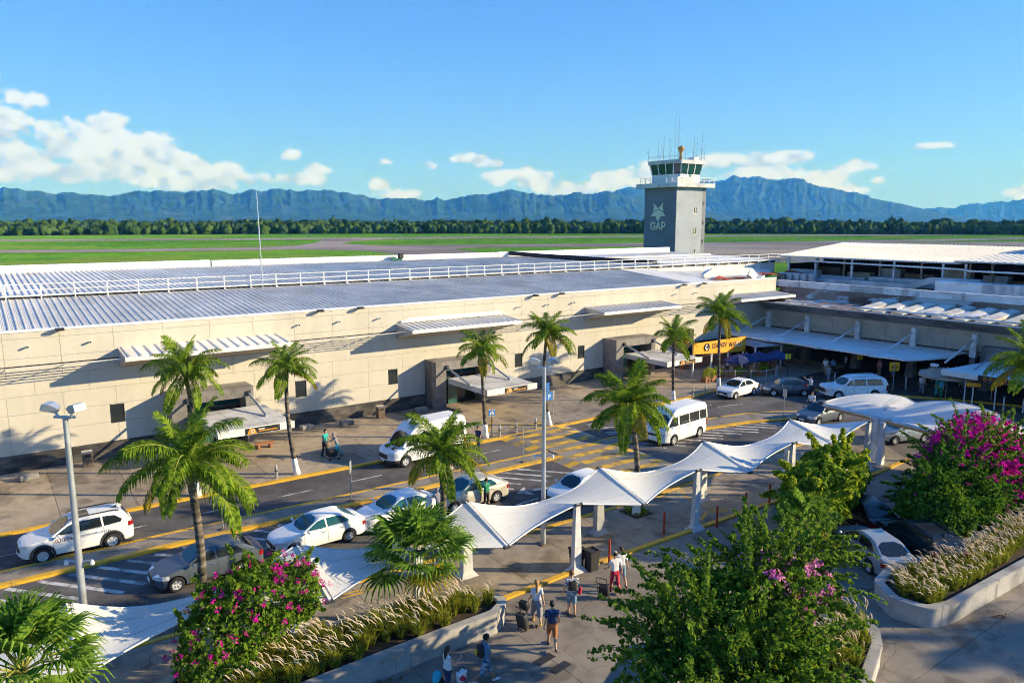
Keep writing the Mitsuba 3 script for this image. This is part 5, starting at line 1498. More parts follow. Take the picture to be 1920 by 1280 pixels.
bl = dct(MB().lathe([(.10, 0), (.10, .05), (.085, .06), (.085, .55), (.095, .56), (.095, .62), (.08, .64), (.08, .72), (.06, .78), (0, .80)], sides=16).mesh(), 'grey_metal', 40)
for i, ((x, y), lab) in enumerate(((S(13.57, 43.3), 'steel bollard at the kerb left of the second palm'), (S(10.55, 44.2), 'steel bollard behind the big foreground palm'), (S(29.51, 42.75), 'steel bollard by the blue sign, first of three'), (S(30.99, 42.75), 'steel bollard before the crossing, second of three'), (S(32.84, 42.85), 'steel bollard before the crossing, third of three'), (S(50.33, 42.9), 'steel bollard at the kerb left of the parked white sedan'), (S(51.98, 42.9), 'steel bollard at the kerb next to the parked white sedan'))):
    k = thing('bollard', lab, 'bollard', 'bollards along the terminal kerb')
    labels[k].pop('group', None) if i < 2 else None
    put(k + '__post', bl, T().translate([x, y, KERB]))
    put(k + '__band', dct(MB().lathe([(.088, .40), (.092, .41), (.092, .46), (.088, .47)], (x, y, KERB), 16).mesh(), 'black', 40))

# barrier along the forecourt kerb
fb = thing('barrier', 'low grey metal barrier of posts and rails by the restaurant terrace', 'barrier')
pts = [(56.6, 45.2), (57.6, 44.1), (58.8, 43.2), (60.2, 42.5), (61.8, 42.6), (63.2, 43.4)]
for p in pts:
    part(fb, 'post', MB().tube([(p[0], p[1], KERB), (p[0], p[1], 1.35)], .06, 8), 'grey_metal', True)
for z in (.5, 1.25):
    part(fb, 'rail', MB().tube([(p[0], p[1], z) for p in pts], .03, 6), 'grey_metal', True)
for i, (x, y) in enumerate(sorted(((64.3, 38.0), (65.6, 36.6), (67.2, 35.6), (67.9, 33.2), (68.5, 30.8), (66.4, 24.6), (66.9, 23.4), (67.6, 23.2), (67.2, 21.9), (68.6, 21.6)), key=lambda p: p[0] / p[1])):
    t = thing('delineator', f'thin white delineator post in the shaded forecourt, {ORD[i]} from the left', 'delineator post', 'delineator posts in the shaded forecourt')
    part(t, 'post', MB().tube([(x, y, KERB), (x, y, 1.25)], .055, 8), 'white_dirty', True)
    part(t, 'cap', MB().lathe([(.07, 1.25), (.075, 1.3), (0, 1.33)], (x, y, 0), 10), 'grey_metal', True)
for i, ((x, y), lab) in enumerate((((21.96, 23.15), 'orange-red post on the yellow kerb beside the black bins'), ((29.15, 23.0), 'short red post at the kerb behind the big bush, left one'), ((31.9, 23.35), 'short red post at the kerb behind the big bush, middle one'), ((34.0, 23.4), 'short red post at the kerb behind the big bush, right one'), ((26.4, 24.0), 'red post standing on the platform before the third canopy post'))):
    t = thing('red_post', lab, 'post')
    part(t, 'shaft', MB().tube([(x, y, .02), (x, y, 1.1)], .055, 10), 'red_post', 40)
    part(t, 'cap', MB().lathe([(.058, 1.1), (.05, 1.16), (0, 1.17)], (x, y, 0), 10), 'red_post', 40)
for (x, y), lab, top in (((20.55, 23.75), 'black square litter bin right of the canopy post, farther one', True), ((20.95, 23.2), 'black square litter bin holding magenta flowers, nearer one', False)):
    t = thing('black_bin', lab, 'litter bin')
    part(t, 'body', MB().hexa([(x - .2, y - .2, .02), (x + .2, y - .2, .02), (x + .2, y + .2, .02), (x - .2, y + .2, .02), (x - .26, y - .26, .9), (x + .26, y - .26, .9), (x + .26, y + .26, .9), (x - .26, y + .26, .9)]), 'trim')
    part(t, 'rim', MB().box(x - .28, x + .28, y - .28, y - .22, .88, .95).box(x - .28, x + .28, y + .22, y + .28, .88, .95).box(x - .28, x - .22, y - .22, y + .22, .88, .95).box(x + .22, x + .28, y - .22, y + .22, .88, .95), 'black')

# ---------------------------------------------------------------- restaurant terrace by the far entrance
rs = thing('restaurant_stand', 'restaurant terrace front with a long orange sign on posts', 'restaurant stand')
sx0, sx1, sy = 56.1, 64.1, 48.0
sg = part(rs, 'sign_board', MB().hexa([(sx0, sy - .06, 2.44), (sx1, sy - .06, 1.98), (sx1, sy + .06, 1.98), (sx0, sy + .06, 2.44), (sx0, sy - .06, 3.50), (sx1, sy - .06, 3.54), (sx1, sy + .06, 3.54), (sx0, sy + .06, 3.50)]), 'orange_sign')
for txt, x, m in (('IGONIV', 58.75, 'black'), ('WAP', 61.35, 'black'), ('/LLI', 62.35, 'white')):
    tm = meshkit.text_mesh(txt, .46, .02, bold=True)
    v = np.array(tm.vertices)
    put(sg + '__lettering', dct((np.stack([v[:, 0] * .95 + x, sy - .062 - v[:, 2], v[:, 1] + 2.80 - (x - 58) * .035], -1), tm.faces), m))
put(sg + '__emblem', dct(MB().tube([(58.0 + .36 * math.cos(t_), sy - .08, 2.98 + .36 * math.sin(t_)) for t_ in np.linspace(0, 2 * PI, 7)], .08, 6).mesh(), 'black'))
put(sg + '__emblem', dct(MB().tube([(58.0, sy - .065, 2.98), (58.0, sy - .09, 2.98)], .28, 12).mesh(), 'white'))
put(sg + '__emblem', dct(MB().tube([(58.05, sy - .092, 3.0), (58.05, sy - .10, 3.0)], .16, 10).mesh(), 'black'))
for x in (56.3, 59.0, 61.6, 64.0):
    part(rs, 'post', MB().box(x - .07, x + .07, sy + .07, sy + .22, KERB, 3.4), 'white')
part(rs, 'roof_sheet', MB().hexa([(64.0, 46.6, 2.55), (67.6, 45.6, 2.55), (67.6, 49.3, 2.7), (64, 49.3, 2.7), (64.0, 46.6, 2.62), (67.6, 45.6, 2.62), (67.6, 49.3, 2.77), (64, 49.3, 2.77)]), 'galv')
for x, y in ((64.2, 46.8), (67.3, 45.9)):
    part(rs, 'roof_post', MB().box(x - .07, x + .07, y - .07, y + .07, KERB, 2.58), 'white')
part(rs, 'counter', MB().box(58.5, 66, 51.2, 51.8, KERB, 1.2), 'terracotta')
part(rs, 'back', MB().box(58.2, 67, 52.6, 52.7, KERB, 2.6), 'interior')
part(rs, 'speaker', MB().bevel(60.6, 61.4, 52.5, 53.0, 2.7, 4.0, .05), 'black')


def parasol(x, y, r, h, m, label, n=8, group=None, tilt=0.0):
    t = thing('parasol', label, 'parasol', group)
    mb = MB()
    for k in range(n):
        a0, a1 = 2 * PI * k / n, 2 * PI * (k + 1) / n
        am = (a0 + a1) / 2
        e = [np.array([x + q * math.cos(a), y + q * math.sin(a), z]) for q, a, z in ((r, a0, h - .55), (r * .93, am, h - .58), (r, a1, h - .55))]
        top = np.array([x, y, h])
        mid = [top * .5 + p * .5 + np.array([0, 0, .06]) for p in e]
        mb.add([top, *mid, *e], [[0, 1, 2], [0, 2, 3], [1, 4, 5], [1, 5, 2], [2, 5, 6], [2, 6, 3]])
        low = [p - np.array([0, 0, .2]) for p in e]
        mb.add([e[0], e[1], e[2], *low], [[0, 3, 4], [0, 4, 1], [1, 4, 5], [1, 5, 2]])
    part(t, 'canopy', mb, m)
    part(t, 'pole', MB().tube([(x, y, .02), (x, y, h + .08)], .035, 8), 'grey_metal', True)
    for k in range(n):
        a = 2 * PI * k / n
        part(t, 'rib', MB().bar((x, y, h - .5), (x + r * .9 * math.cos(a), y + r * .9 * math.sin(a), h - .56), .025), 'grey_metal')
    return t


for (x, y), lab in (((60.2, 45.9), 'navy parasol nearest the palm on the restaurant terrace'), ((61.7, 46.0), 'second navy parasol from the palm on the terrace'), ((63.2, 45.6), 'third navy parasol from the palm on the terrace'), ((65.3, 45.0), 'navy parasol at the wing end of the terrace')):
    parasol(x, y, 1.35, 2.35, 'navy', lab, group='navy parasols on the terrace')
parasol(67.6, 29.6, 2.35, 2.75, 'tan', 'large tan parasol in front of the wing entrance', 8)
parasol(69.6, 26.8, 1.25, 2.6, 'white_dirty', 'folded pale parasol beside the tan one', 6)
for i, (x, y) in enumerate(sorted(((59.2, 46.8), (61.4, 47.2), (63.4, 46.9), (66.6, 46.6), (69.0, 46.8), (71.4, 47.5), (72.5, 44.0)), key=lambda p: p[0] / p[1])):
    t = thing('cafe_table', f'small dark table on the shaded terrace, {ORD[i]} from the left', 'table', 'tables on the shaded terrace')
    part(t, 'top', MB().lathe([(0, .74), (.42, .74), (.42, .78), (0, .78)], (x, y, KERB), 16), 'brown_metal')
    part(t, 'stem', MB().tube([(x, y, KERB), (x, y, KERB + .74)], .04, 8), 'black', True)
    part(t, 'foot', MB().lathe([(.26, 0), (.24, .03), (.04, .06)], (x, y, KERB), 12), 'black')


def chair(x, y, a, label, group):
    t = thing('cafe_chair', label, 'chair', group)
    W = at(x, y, KERB, a)
    if 'chair' not in _dicts:
        _dicts['chair'] = [('seat', dct(MB().bevel(-.22, .22, -.22, .22, .43, .47, .015).mesh(), 'trim')), ('backrest', dct(MB().bevel(-.22, .22, .19, .23, .5, .88, .015).mesh(), 'trim'))] + [('leg', dct(MB().bar((sx * .2, sy * .2, 0), (sx * .19, sy * .19, .88 if sy > 0 else .44), .035).mesh(), 'black')) for sx in (1, -1) for sy in (1, -1)]
    for nm, d in _dicts['chair']:
        put(t + '__' + nm, d, W)


for i, (x, y, a) in enumerate(sorted(((58.5, 46.9, 70), (60.0, 47.1, -80), (62.1, 47.4, -60), (62.8, 46.8, 100), (65.9, 46.9, 60), (67.3, 46.3, -90), (68.3, 46.6, 80), (69.7, 47.1, -80)), key=lambda p: p[0] / p[1])):
    chair(x, y, a, f'dark chair at a table on the shaded terrace, {ORD[i]} from the left', 'chairs on the shaded terrace')


# ---------------------------------------------------------------- palms
def frond_mesh(length, droop, seed, leaf=.80, n=80, fold=.55, sag=1.0):
    """A feather frond: leaves the origin along +x, arches and hangs. Returns (leaflets, rachis)."""
    r = np.random.default_rng(seed)
    t = np.linspace(0, 1, 22)
    ang = droop[0] + (droop[1] - droop[0]) * t ** 1.25
    step = length / 21
    P = np.zeros((22, 3))
    for i in range(1, 22):
        P[i] = P[i - 1] + step * np.array([math.cos(ang[i]), 0, math.sin(ang[i])])
    P[:, 1] += .10 * length * (r.random() - .5) * t ** 2
    rachis = MB().tube(P, .035 * (1 - t) + .006, 5).mesh()
    lv = MB()
    T_ = unit(np.gradient(P, axis=0))
    for i in range(n):
        s = .10 + .90 * (i + .5) / n
        q = s * 21
        k = min(int(q), 20)
        c = P[k] * (1 - q + k) + P[k + 1] * (q - k)
        tg = T_[k]
        side = np.array([0, 1.0, 0])
        up = np.cross(tg, side)
        up = up if up[2] > 0 else -up
        l = leaf * length / 3 * (math.sin(PI * min(s * .78 + .16, 1)) ** .7 + .08) * r.uniform(.85, 1.12)
        w = .024 * length / 3 * 1.2
        for sg in (1, -1):
            if r.random() < .05:
                continue
            d = unit(side * sg * math.cos(fold * .8) + tg * (.55 + .5 * s) + up * (math.sin(fold) * .35) + r.normal(0, .08, 3))
            dn = np.array([0, 0, -1.0]) * sag
            m = c + d * l * .5 + dn * l * .10
            e = c + unit(d + dn * r.uniform(.7, 1.6)) * l * .98
            wd = unit(np.cross(d, up)) * w
            wd2 = unit(np.cross(unit(e - m), up + side * .2)) * w * .85
            lv.add([c - wd * .5, c + wd * .5, m + wd2, m - wd2, e], [[0, 1, 2], [0, 2, 3], [3, 2, 4]])
    return lv.mesh(), rachis


FROND = []
for i, (dp, sg) in enumerate((((1.45, .8), .35), ((1.2, .0), .5), ((1.0, -.6), .7), ((.8, -.85), .8), ((.55, -1.05), .9), ((.25, -1.15), 1.0), ((-.2, -1.3), 1.1))):
    for v in range(2):
        L_, R_ = frond_mesh(3.0, dp, 100 + i * 7 + v, sag=sg)
        FROND.append((dct(L_, 'palm'), dct(R_, 'rachis'), dct(L_, 'palm_old')))


def coconut_palm(label, base, crown, size, seed, trunk_r=.15, paint=1.0, wind=0.0, n=24, group='coconut palms along the terminal kerb', z0=.0, skew=.12):
    r = np.random.default_rng(seed)
    t = thing('palm_tree', label, 'palm tree', group)
    b, c = np.array([*base, z0]), np.array(crown, float)
    s = np.linspace(0, 1, 26)[:, None]
    bend = np.array([r.uniform(-.25, .25), r.uniform(-.2, .2), 0])
    P = b * (1 - s) + c * s + bend * np.sin(PI * s)
    rad = trunk_r * (1.0 + .55 * np.exp(-s[:, 0] * 14) - .22 * s[:, 0]) * (1 + .05 * np.sin(np.arange(26) * 2.6))
    H = c[2] - z0
    cut = max(2, int(round(paint / H * 25))) if paint else 0
    part(t, 'trunk', MB().tube(P[cut:] if cut else P, rad[cut:] if cut else rad, 12), 'bark', True)
    if cut:
        part(t, 'whitewashed_foot', MB().tube(P[:cut + 1], rad[:cut + 1] + .012, 12), 'whitewash', True)
    part(t, 'heart', MB().man(spheres_hull([(*c, trunk_r * 1.25), (c[0], c[1], c[2] + .55 * size / 3, trunk_r * .6)], 10)), 'rachis', 40)
    for k in range(n):
        f = k / n
        row = min(6, int(f * 7.2))
        i = row * 2 + int(r.integers(2))
        yaw = k * 137.5 + r.uniform(-14, 14)
        if wind:
            yaw += wind * math.sin(math.radians(yaw - 140))
        sc = size / 3 * r.uniform(.82, 1.10) * (.86 if row == 0 else 1)
        lv, rc, old = FROND[i]
        M = T().translate([c[0], c[1], c[2] + .12]).rotate([0, 0, 1], yaw).rotate([1, 0, 0], r.uniform(-16, 16)).rotate([0, 1, 0], r.uniform(-9, 9)).scale(sc)
        kk = put(t + '__frond', old if (row >= 5 and r.random() < .42) else lv, M)
        put(kk + '__rachis', rc, M)
    # the unopened spear leaf
    part(t, 'spear', MB().tube([c, c + [.05, .02, size * .35], c + [.14, .05, size * .62]], [.05, .035, .006], 6), 'rachis', True)
    return t


WASH = 'palms with a whitewashed foot along the terminal kerb'
def kp(label, bx, by, h, size, seed, dx=0, dy=0, n=24, tr=.14):
    x, y = S(bx, by)
    coconut_palm(label, (x, y), (x + dx, y + dy, h), size, seed, tr, .95, 20, n, WASH, KERB)


kp('whitewashed palm behind the big palm, before the nearest entrance', 8.96, 42.9, 7.0, 2.4, 31, -.15, .2)
kp('slender whitewashed palm left of the couple with the trolley', 14.82, 43.25, 6.4, 2.15, 32, -.35, .1, 22)
kp('whitewashed palm between the blue sign and the middle entrance', 28.52, 43.0, 6.2, 2.15, 33, -.2, .2)
kp('whitewashed palm right behind the lamp post at the crossing', 34.24, 42.9, 6.9, 2.45, 34, -.3, .1, 24)
kp('whitewashed palm in front of the far entrance', 47.95, 43.0, 5.4, 2.35, 35, -.1, .1, 22)
kp('tall whitewashed palm beside the orange restaurant sign', 54.8, 43.7, 6.7, 2.8, 36, -.1, .1, 22)
PLAT = 'palms on the waiting platform'
coconut_palm('big foreground palm with wide drooping fronds left of the grey sedan', (5.5, 27.3), (5.45, 27.2, 6.55), 2.85, 41, .17, .9, 15, 25, PLAT, .02)
coconut_palm('palm with yellow old fronds before the white van', (15.65, 27.4), (15.75, 27.3, 5.0), 2.5, 42, .16, .9, 25, 22, PLAT, .02)
coconut_palm('broad palm in front of the minibus with its crown over the road', (27.1, 26.6), (26.5, 26.6, 5.75), 2.75, 43, .16, 1.0, 10, 28, PLAT, .02)
coconut_palm('palm at the right end of the wing entrance, fronds only in view', (53.6, 18.4), (53.9, 18.6, 6.1), 3.2, 44, .16, 0, 0, 24, PLAT, .0)


def fan_leaf(r0, seed, n=22, pet=1.2):
    """A palmate leaf: petiole along +x, then a pleated fan whose tips hang."""
    r = np.random.default_rng(seed)
    pts = np.array([(0, 0, 0), (pet * .5, 0, .10 * pet), (pet, 0, .06 * pet)])
    st = MB().tube(pts, [.03, .022, .016], 5).mesh()
    hub = pts[-1]
    lv = MB()
    for i in range(n):
        a = math.radians(-128 + 256 * (i + .5) / n)
        l = r0 * (1 - .20 * (abs(a) / 2.3) ** 2) * r.uniform(.9, 1.08)
        w = 2.25 * r0 * .60 / n * 1.7
        d = np.array([math.cos(a), math.sin(a), .10])
        s = np.array([-math.sin(a), math.cos(a), 0])
        up = np.array([0, 0, 1.0])
        k = [hub + d * l * f + up * (-z * l) for f, z in ((.08, 0), (.55, .03), (.80, .11), (.97, .30 + .25 * r.random()))]
        ww = [w * .10, w * .5, w * .30, .006]
        ridge = [.0, .045 * r0, .02, 0]
        v, f = [], []
        for q in range(4):
            v += [k[q] - s * ww[q], k[q] + up * ridge[q], k[q] + s * ww[q]]
        for q in range(3):
            o = q * 3
            f += [[o, o + 1, o + 4], [o, o + 4, o + 3], [o + 1, o + 2, o + 5], [o + 1, o + 5, o + 4]]
        lv.add(v, f)
    return lv.mesh(), st


FAN = [(dct(a, 'fan'), dct(b, 'rachis'), dct(a, 'palm_old')) for a, b in (fan_leaf(1.0, 60 + i) for i in range(4))]


def fan_palm(label, base, h, size, seed, n=30, z0=.02):
    r = np.random.default_rng(seed)
    t = thing('fan_palm', label, 'palm tree', 'fan palms in the planting')
    x, y = base
    zz = np.linspace(z0, h, 16)
    part(t, 'trunk', MB().tube([(x + .05 * math.sin(z), y, z) for z in zz], .16 * (1.25 - .3 * np.linspace(0, 1, 16)) * (1 + .06 * np.sin(np.arange(16) * 2.3)), 12), 'bark', True)
    for k in range(n):
        f = k / n
        pitch = 80 - 98 * f ** .9 + r.uniform(-8, 8)
        lv, st, old = FAN[int(r.integers(4))]
        M = T().translate([x, y, h + .05]).rotate([0, 0, 1], k * 137.5 + r.uniform(-12, 12)).rotate([0, 1, 0], -pitch).rotate([1, 0, 0], r.uniform(-18, 18)).scale(size * r.uniform(.85, 1.1))
        kk = put(t + '__leaf', old if f > .88 and r.random() < .5 else lv, M)
        put(kk + '__stalk', st, M)
    return t


fan_palm('fan palm standing in the grass planter in front of the canopy', (12.65, 23.9), 2.5, 1.12, 51, 30, .4)
fan_palm('large fan palm at the bottom left corner of the picture', (.0, 20.6), 4.3, 1.0, 52, 32)
fan_palm('small fan palm inside the big bush by the parked cars', (29.8, 18.6), 1.5, .8, 53, 16)

# ---------------------------------------------------------------- shrubs with scattered leaves
def leaf_cloud(centers, normals, size, r, jitter=.6):
    """One small folded leaf per centre."""
    n = len(centers)
    d = unit(normals + r.normal(0, jitter, (n, 3)))
    a = unit(np.cross(d, r.normal(0, 1, (n, 3))))
    b = np.cross(d, a)
    s = size * r.uniform(.6, 1.25, (n, 1))
    p0, p1 = centers - a * s * .5, centers + a * s * .55
    l, q = centers + b * s * .36 + d * s * .13, centers - b * s * .36 + d * s * .13
    v = np.stack([p0, l, p1, q], 1).reshape(-1, 3)
    i = np.arange(n)[:, None] * 4
    return v, np.vstack([i + [[0, 1, 2]], i + [[0, 2, 3]]])


def blob_points(blobs, n, r, shell=.72):
    """Points and outward normals through the outer shells of ellipsoids (x, y, z, rx, ry, rz)."""
    B = np.array(blobs, float)
    wgt = (B[:, 3] * B[:, 4] + B[:, 4] * B[:, 5] + B[:, 3] * B[:, 5])
    k = r.choice(len(B), n, p=wgt / wgt.sum())
    u = unit(r.normal(0, 1, (n, 3)))
    rad = shell + (1 - shell) * r.random((n, 1)) ** .6
    lump = .80 + .42 * meshkit.fbm(u * 2.4 + k[:, None] * 3.1, 3, 5)[:, None]
    P = B[k, :3] + u * rad * lump * B[k, 3:]
    N = unit(u / B[k, 3:])
    inside = np.zeros(n, bool)
    for j in range(len(B)):
        inside |= (k != j) & ((((P - B[j, :3]) / (B[j, 3:] * .62)) ** 2).sum(1) < 1)
    keep = ~inside & (P[:, 2] > .15)
    return P[keep], N[keep]


def shoots(starts, dirs, length, r, leaf, hang=.9, per=58):
    """Long arching shoots clothed with leaves: (leaf centres, normals, stems)."""
    C_, N_, st = [], [], MB()
    for p, d in zip(starts, dirs):
        L_ = length * r.uniform(.6, 1.3)
        n = 9
        q, path = np.array(p, float), []
        dd = unit(d)
        for i in range(n):
            path.append(q.copy())
            dd = unit(dd + np.array([r.normal(0, .07), r.normal(0, .07), -hang * .13]))
            q = q + dd * L_ / (n - 1)
        path = np.array(path)
        st.tube(path, np.linspace(.018, .005, n), 4, cap=False)
        m = int(per * L_ / length)
        f = np.sort(r.random(m)) * (n - 1.001)
        k = f.astype(int)
        c = path[k] + (path[k + 1] - path[k]) * (f - k)[:, None]
        off = unit(r.normal(0, 1, (m, 3))) * leaf * .62 * (1.15 - f / n)[:, None]
        C_.append(c + off)
        N_.append(unit(off + [0, 0, .02]))
    return np.vstack(C_), np.vstack(N_), st


def shrub(name, label, cat, blobs, n, leaf, m, seed, sh=(0, 1.2, .9), flowers=0, fm='petal', fsize=.14, trunk=None, sprays=None, fgroup=None, top_only=False, core=True, mix2=None, shm=None):
    r = np.random.default_rng(seed)
    t = thing(name, label, cat)
    P, N = blob_points(blobs, n, r)
    v, f = leaf_cloud(P, N, leaf, r)
    mb = MB().add(v, f)
    if sh[0]:
        up = np.nonzero(N[:, 2] > -.25)[0]
        k = r.choice(up, sh[0])
        c, nn, st = shoots(P[k], N[k] + [0, 0, .5], sh[1], r, leaf, sh[2])
        v, f = leaf_cloud(c, nn, leaf * .85, r, .45)
        part(t, 'shoot_leaves', (v, f), shm or m, kind='stuff')
        part(t, 'shoots', st, 'bark', kind='stuff')
    part(t, 'foliage', mb, m, kind='stuff')
    if mix2:
        P2, N2 = blob_points(blobs, int(n * mix2[1]), r, .9)
        v, f = leaf_cloud(P2 + N2 * leaf * .3, N2, leaf, r)
        part(t, 'young_leaves', MB().add(v, f), mix2[0], kind='stuff')
    if trunk:
        for k, (pts, rad) in enumerate(trunk):
            part(t, 'trunk' if k == 0 else 'limb', MB().tube(pts, rad, 10), 'bark', True)
    if flowers:
        ok = np.nonzero(N[:, 2] > (.25 if top_only else -.1))[0]
        if fgroup:
            g = np.array(fgroup)
            dmin = np.min(np.linalg.norm((P[ok][:, None, :2] - g[None, :, :2]) / g[None, :, 2:3], axis=2), 1)
            ok = ok[dmin < 1]
        k = r.choice(ok, min(flowers, len(ok)), replace=False)
        for c, nn in zip(P[k], N[k]):
            q = int(r.integers(9, 20))
            cc = c + nn * (leaf * .9 + fsize * .9) + r.normal(0, fsize * .36, (q, 3))
            v, f = leaf_cloud(cc, np.repeat(nn[None], q, 0), fsize * .62, r, .8)
            part(t, 'flower_cluster', (v, f), fm)
    return t


def px_blob(px, py, Y, rpx, rpy, ry):
    """An ellipsoid given by what stands where: centre on the depth plane y = Y."""
    return None


shrub('bougainvillea', 'round bougainvillea bush dotted with magenta flowers, in front of the grey sedan', 'bougainvillea',
      [(6.3, 23.4, 2.75, 1.6, 1.4, 1.2), (5.2, 23.0, 2.35, 1.25, 1.2, 1.1), (7.4, 23.8, 2.65, 1.35, 1.2, 1.0), (7.0, 24.2, 3.25, 1.0, .9, .6), (5.6, 23.6, 3.2, 1.0, 1.0, .6), (4.6, 22.6, 1.9, .9, .9, .7), (8.0, 24.0, 2.4, .9, .9, .8)], 9000, .19, 'leaf_boug', 71, (46, .95, .8), 140, 'petal', .13,
      trunk=[([(6.2, 23.3, 0), (6.35, 23.4, .9), (6.5, 23.4, 1.9), (6.6, 23.5, 3.2)], [.15, .12, .10, .05]), ([(6.35, 23.4, .8), (5.8, 23.2, 1.6), (5.4, 23, 2.6)], [.08, .07, .04])])
shrub('vine_bush', 'huge dark green bush with long hanging shoots and pale pink flowers, in the foreground', 'bush',
      [(15.88, 12.52, 3.69, 1.76, 1.51, 1.01), (17.64, 12.77, 3.94, 1.68, 1.43, 1.13), (14.53, 12.1, 3.36, 1.43, 1.26, 0.84), (19.24, 12.77, 3.94, 1.43, 1.26, 1.09), (16.97, 11.26, 3.36, 1.85, 1.18, 0.84), (19.8, 13.5, 3.85, 1.18, 1.01, .95), (21.0, 13.6, 3.75, 1.05, 1.01, 1.0), (15.29, 10.75, 3.1, 1.26, 1.01, 0.67), (13.94, 11.34, 3.02, 0.84, 0.84, 0.59), (16.6, 11.4, 1.5, 2.0, 1.5, 1.4)], 17000, .20, 'leaf_bush', 72, (380, 1.6, 1.0), 90, 'petal_lilac', .24,
      trunk=[([(17.6, 12.0, 0), (17.7, 12.2, 3.6)], [.16, .10]), ([(17.7, 12.1, 1.4), (19.2, 12.7, 3.8)], [.1, .06])], fgroup=[(18.6, 12.6, .75), (18.6, 11.7, .6), (19.4, 11.9, .7), (18.2, 12.2, .6)], mix2=('leaf_bright', .10), shm='leaf_boug')  # shoots get a brighter leaf colour that paints in sunlit highlights
shrub('shrub', 'bright yellow-green leafy shrub below the sail canopy', 'shrub',
      [(32.6, 19.7, 2.1, 1.9, 1.5, 1.5), (34.8, 20.4, 2.3, 1.9, 1.4, 1.4), (31.4, 19.4, 1.7, 1.4, 1.3, 1.2), (36.3, 20.6, 2.0, 1.3, 1.1, 1.2)], 5600, .36, 'leaf_bright', 73, (40, .9, .6), 10, 'plume', .14,
      trunk=[([(32.8, 20, 0), (32.9, 20.1, 1.7)], [.12, .07])], mix2=('leaf_boug', .4))
shrub('bougainvillea', 'broad dark green hedge-like bougainvillea behind the right grass planter', 'bougainvillea',
      [(37.0, 16.2, 1.6, 2.2, 1.5, 1.4), (39.4, 16.6, 1.8, 2.2, 1.6, 1.5), (36.0, 15.2, 1.5, 1.4, 1.1, 1.2), (39.0, 15.3, 1.5, 1.8, 1.1, 1.3)], 14000, .21, 'leaf_bush', 74, (120, 1.0, .9), 14, 'petal', .16,
      trunk=[([(35.6, 14.4, 0), (35.9, 14.9, 1.2), (36.3, 15.4, 1.9)], [.10, .08, .05])], mix2=('leaf_boug', .25))
shrub('bougainvillea', 'big bougainvillea with masses of magenta flowers at the right edge', 'bougainvillea',
      [(42.6, 17.4, 2.0, 2.2, 1.7, 1.6), (45.2, 18.0, 2.2, 2.2, 1.7, 1.6), (43.6, 15.6, 1.7, 2.0, 1.5, 1.6), (41.4, 16.2, 1.7, 1.5, 1.4, 1.3), (47.0, 17.6, 2.0, 1.8, 1.5, 1.5)], 15000, .21, 'leaf_boug', 75, (150, 1.5, .5), 290, 'petal', .36,
      trunk=[([(43, 16.5, 0), (43, 16.6, 1.8)], [.14, .08])], mix2=('leaf_bush', .4))

# ---------------------------------------------------------------- planters with fountain grass
def planter(label, outline, h, wall=.34, seed=1):
    """A low rendered wall round soil."""
    poly = Polygon(outline).buffer(-.7, join_style=1).buffer(.7, join_style=1)
    inner = poly.buffer(-wall)
    t = thing('planter', label, 'planter')
    part(t, 'wall', MB().prism(poly.difference(poly.buffer(-wall * .72)), 0, h - .12), 'planter')
    part(t, 'coping', MB().prism(poly.buffer(.035).difference(inner), h - .12, h).prism(poly.buffer(.012).difference(inner.buffer(.03)), h, h + .018), 'planter')
    part(t, 'soil', MB().prism(poly.buffer(-wall * .72), 0, h - .16), 'soil')
    return inner


def fountain_grass(label, spots, seed, h=.95, plume_h=1.35, nb=150, npl=13, lean=(-.3, .12)):
    r = np.random.default_rng(seed)
    t = thing('fountain_grass', label, 'grass', kind='stuff')
    bl, pl = MB(), MB()
    for x, y, z, s in spots:
        n = int(nb * s)
        a = r.uniform(0, 2 * PI, n)
        out = np.stack([np.cos(a), np.sin(a), 0 * a], -1)
        L_ = h * s * r.uniform(.6, 1.15, (n, 1))
        sp = r.uniform(.08, .62, (n, 1))
        b = np.array([x, y, z]) + out * r.uniform(0, .14, (n, 1))
        m = b + out * L_ * sp * .45 + [0, 0, 1] * L_ * .62
        e = b + out * L_ * sp * 1.1 + [0, 0, 1] * L_ * (.98 - sp * .55) + np.array([lean[0], lean[1], 0]) * L_ * .3
        w = np.stack([-np.sin(a), np.cos(a), 0 * a], -1) * .011
        v = np.stack([b - w, b + w, m + w, m - w, e], 1).reshape(-1, 3)
        i = np.arange(n)[:, None] * 5
        bl.add(v, np.vstack([i + [[0, 1, 2]], i + [[0, 2, 3]], i + [[3, 2, 4]]]))
        for k in range(int(npl * s)):
            a = r.uniform(0, 2 * PI)
            o = np.array([math.cos(a), math.sin(a), 0]) * r.uniform(.1, .5)
            L2 = plume_h * s * r.uniform(.75, 1.1)
            p0 = np.array([x, y, z]) + o * .2
            p1 = p0 + o * .55 + np.array([lean[0] * .3, lean[1] * .3, L2 * .70])
            p2 = p1 + o * .16 + np.array([lean[0] * .35, lean[1] * .35, L2 * .17])
            p3 = p2 + o * .18 + np.array([lean[0] * .5, lean[1] * .5, L2 * .08])
            bl.tube([p0, p1], [.004, .003], 3, cap=False)
            pl.tube([p1, p1 * .5 + p2 * .5, p2, p3], [.006, .019, .017, .003], 5, cap=False)
    part(t, 'blades', bl, 'grass_blade', kind='stuff')
    part(t, 'plumes', pl, 'plume', kind='stuff')
    return t


def inside_spots(poly, step, seed, z, s=(.8, 1.1)):
    r = np.random.default_rng(seed)
    x0, y0, x1, y1 = poly.bounds
    out = []
    from shapely.geometry import Point
    for x in np.arange(x0, x1, step):
        for y in np.arange(y0, y1, step):
            p = Point(x + r.uniform(-.3, .3) * step, y + r.uniform(-.3, .3) * step)
            if poly.buffer(-.16).contains(p):
                out.append((p.x, p.y, z, r.uniform(*s)))
    return out


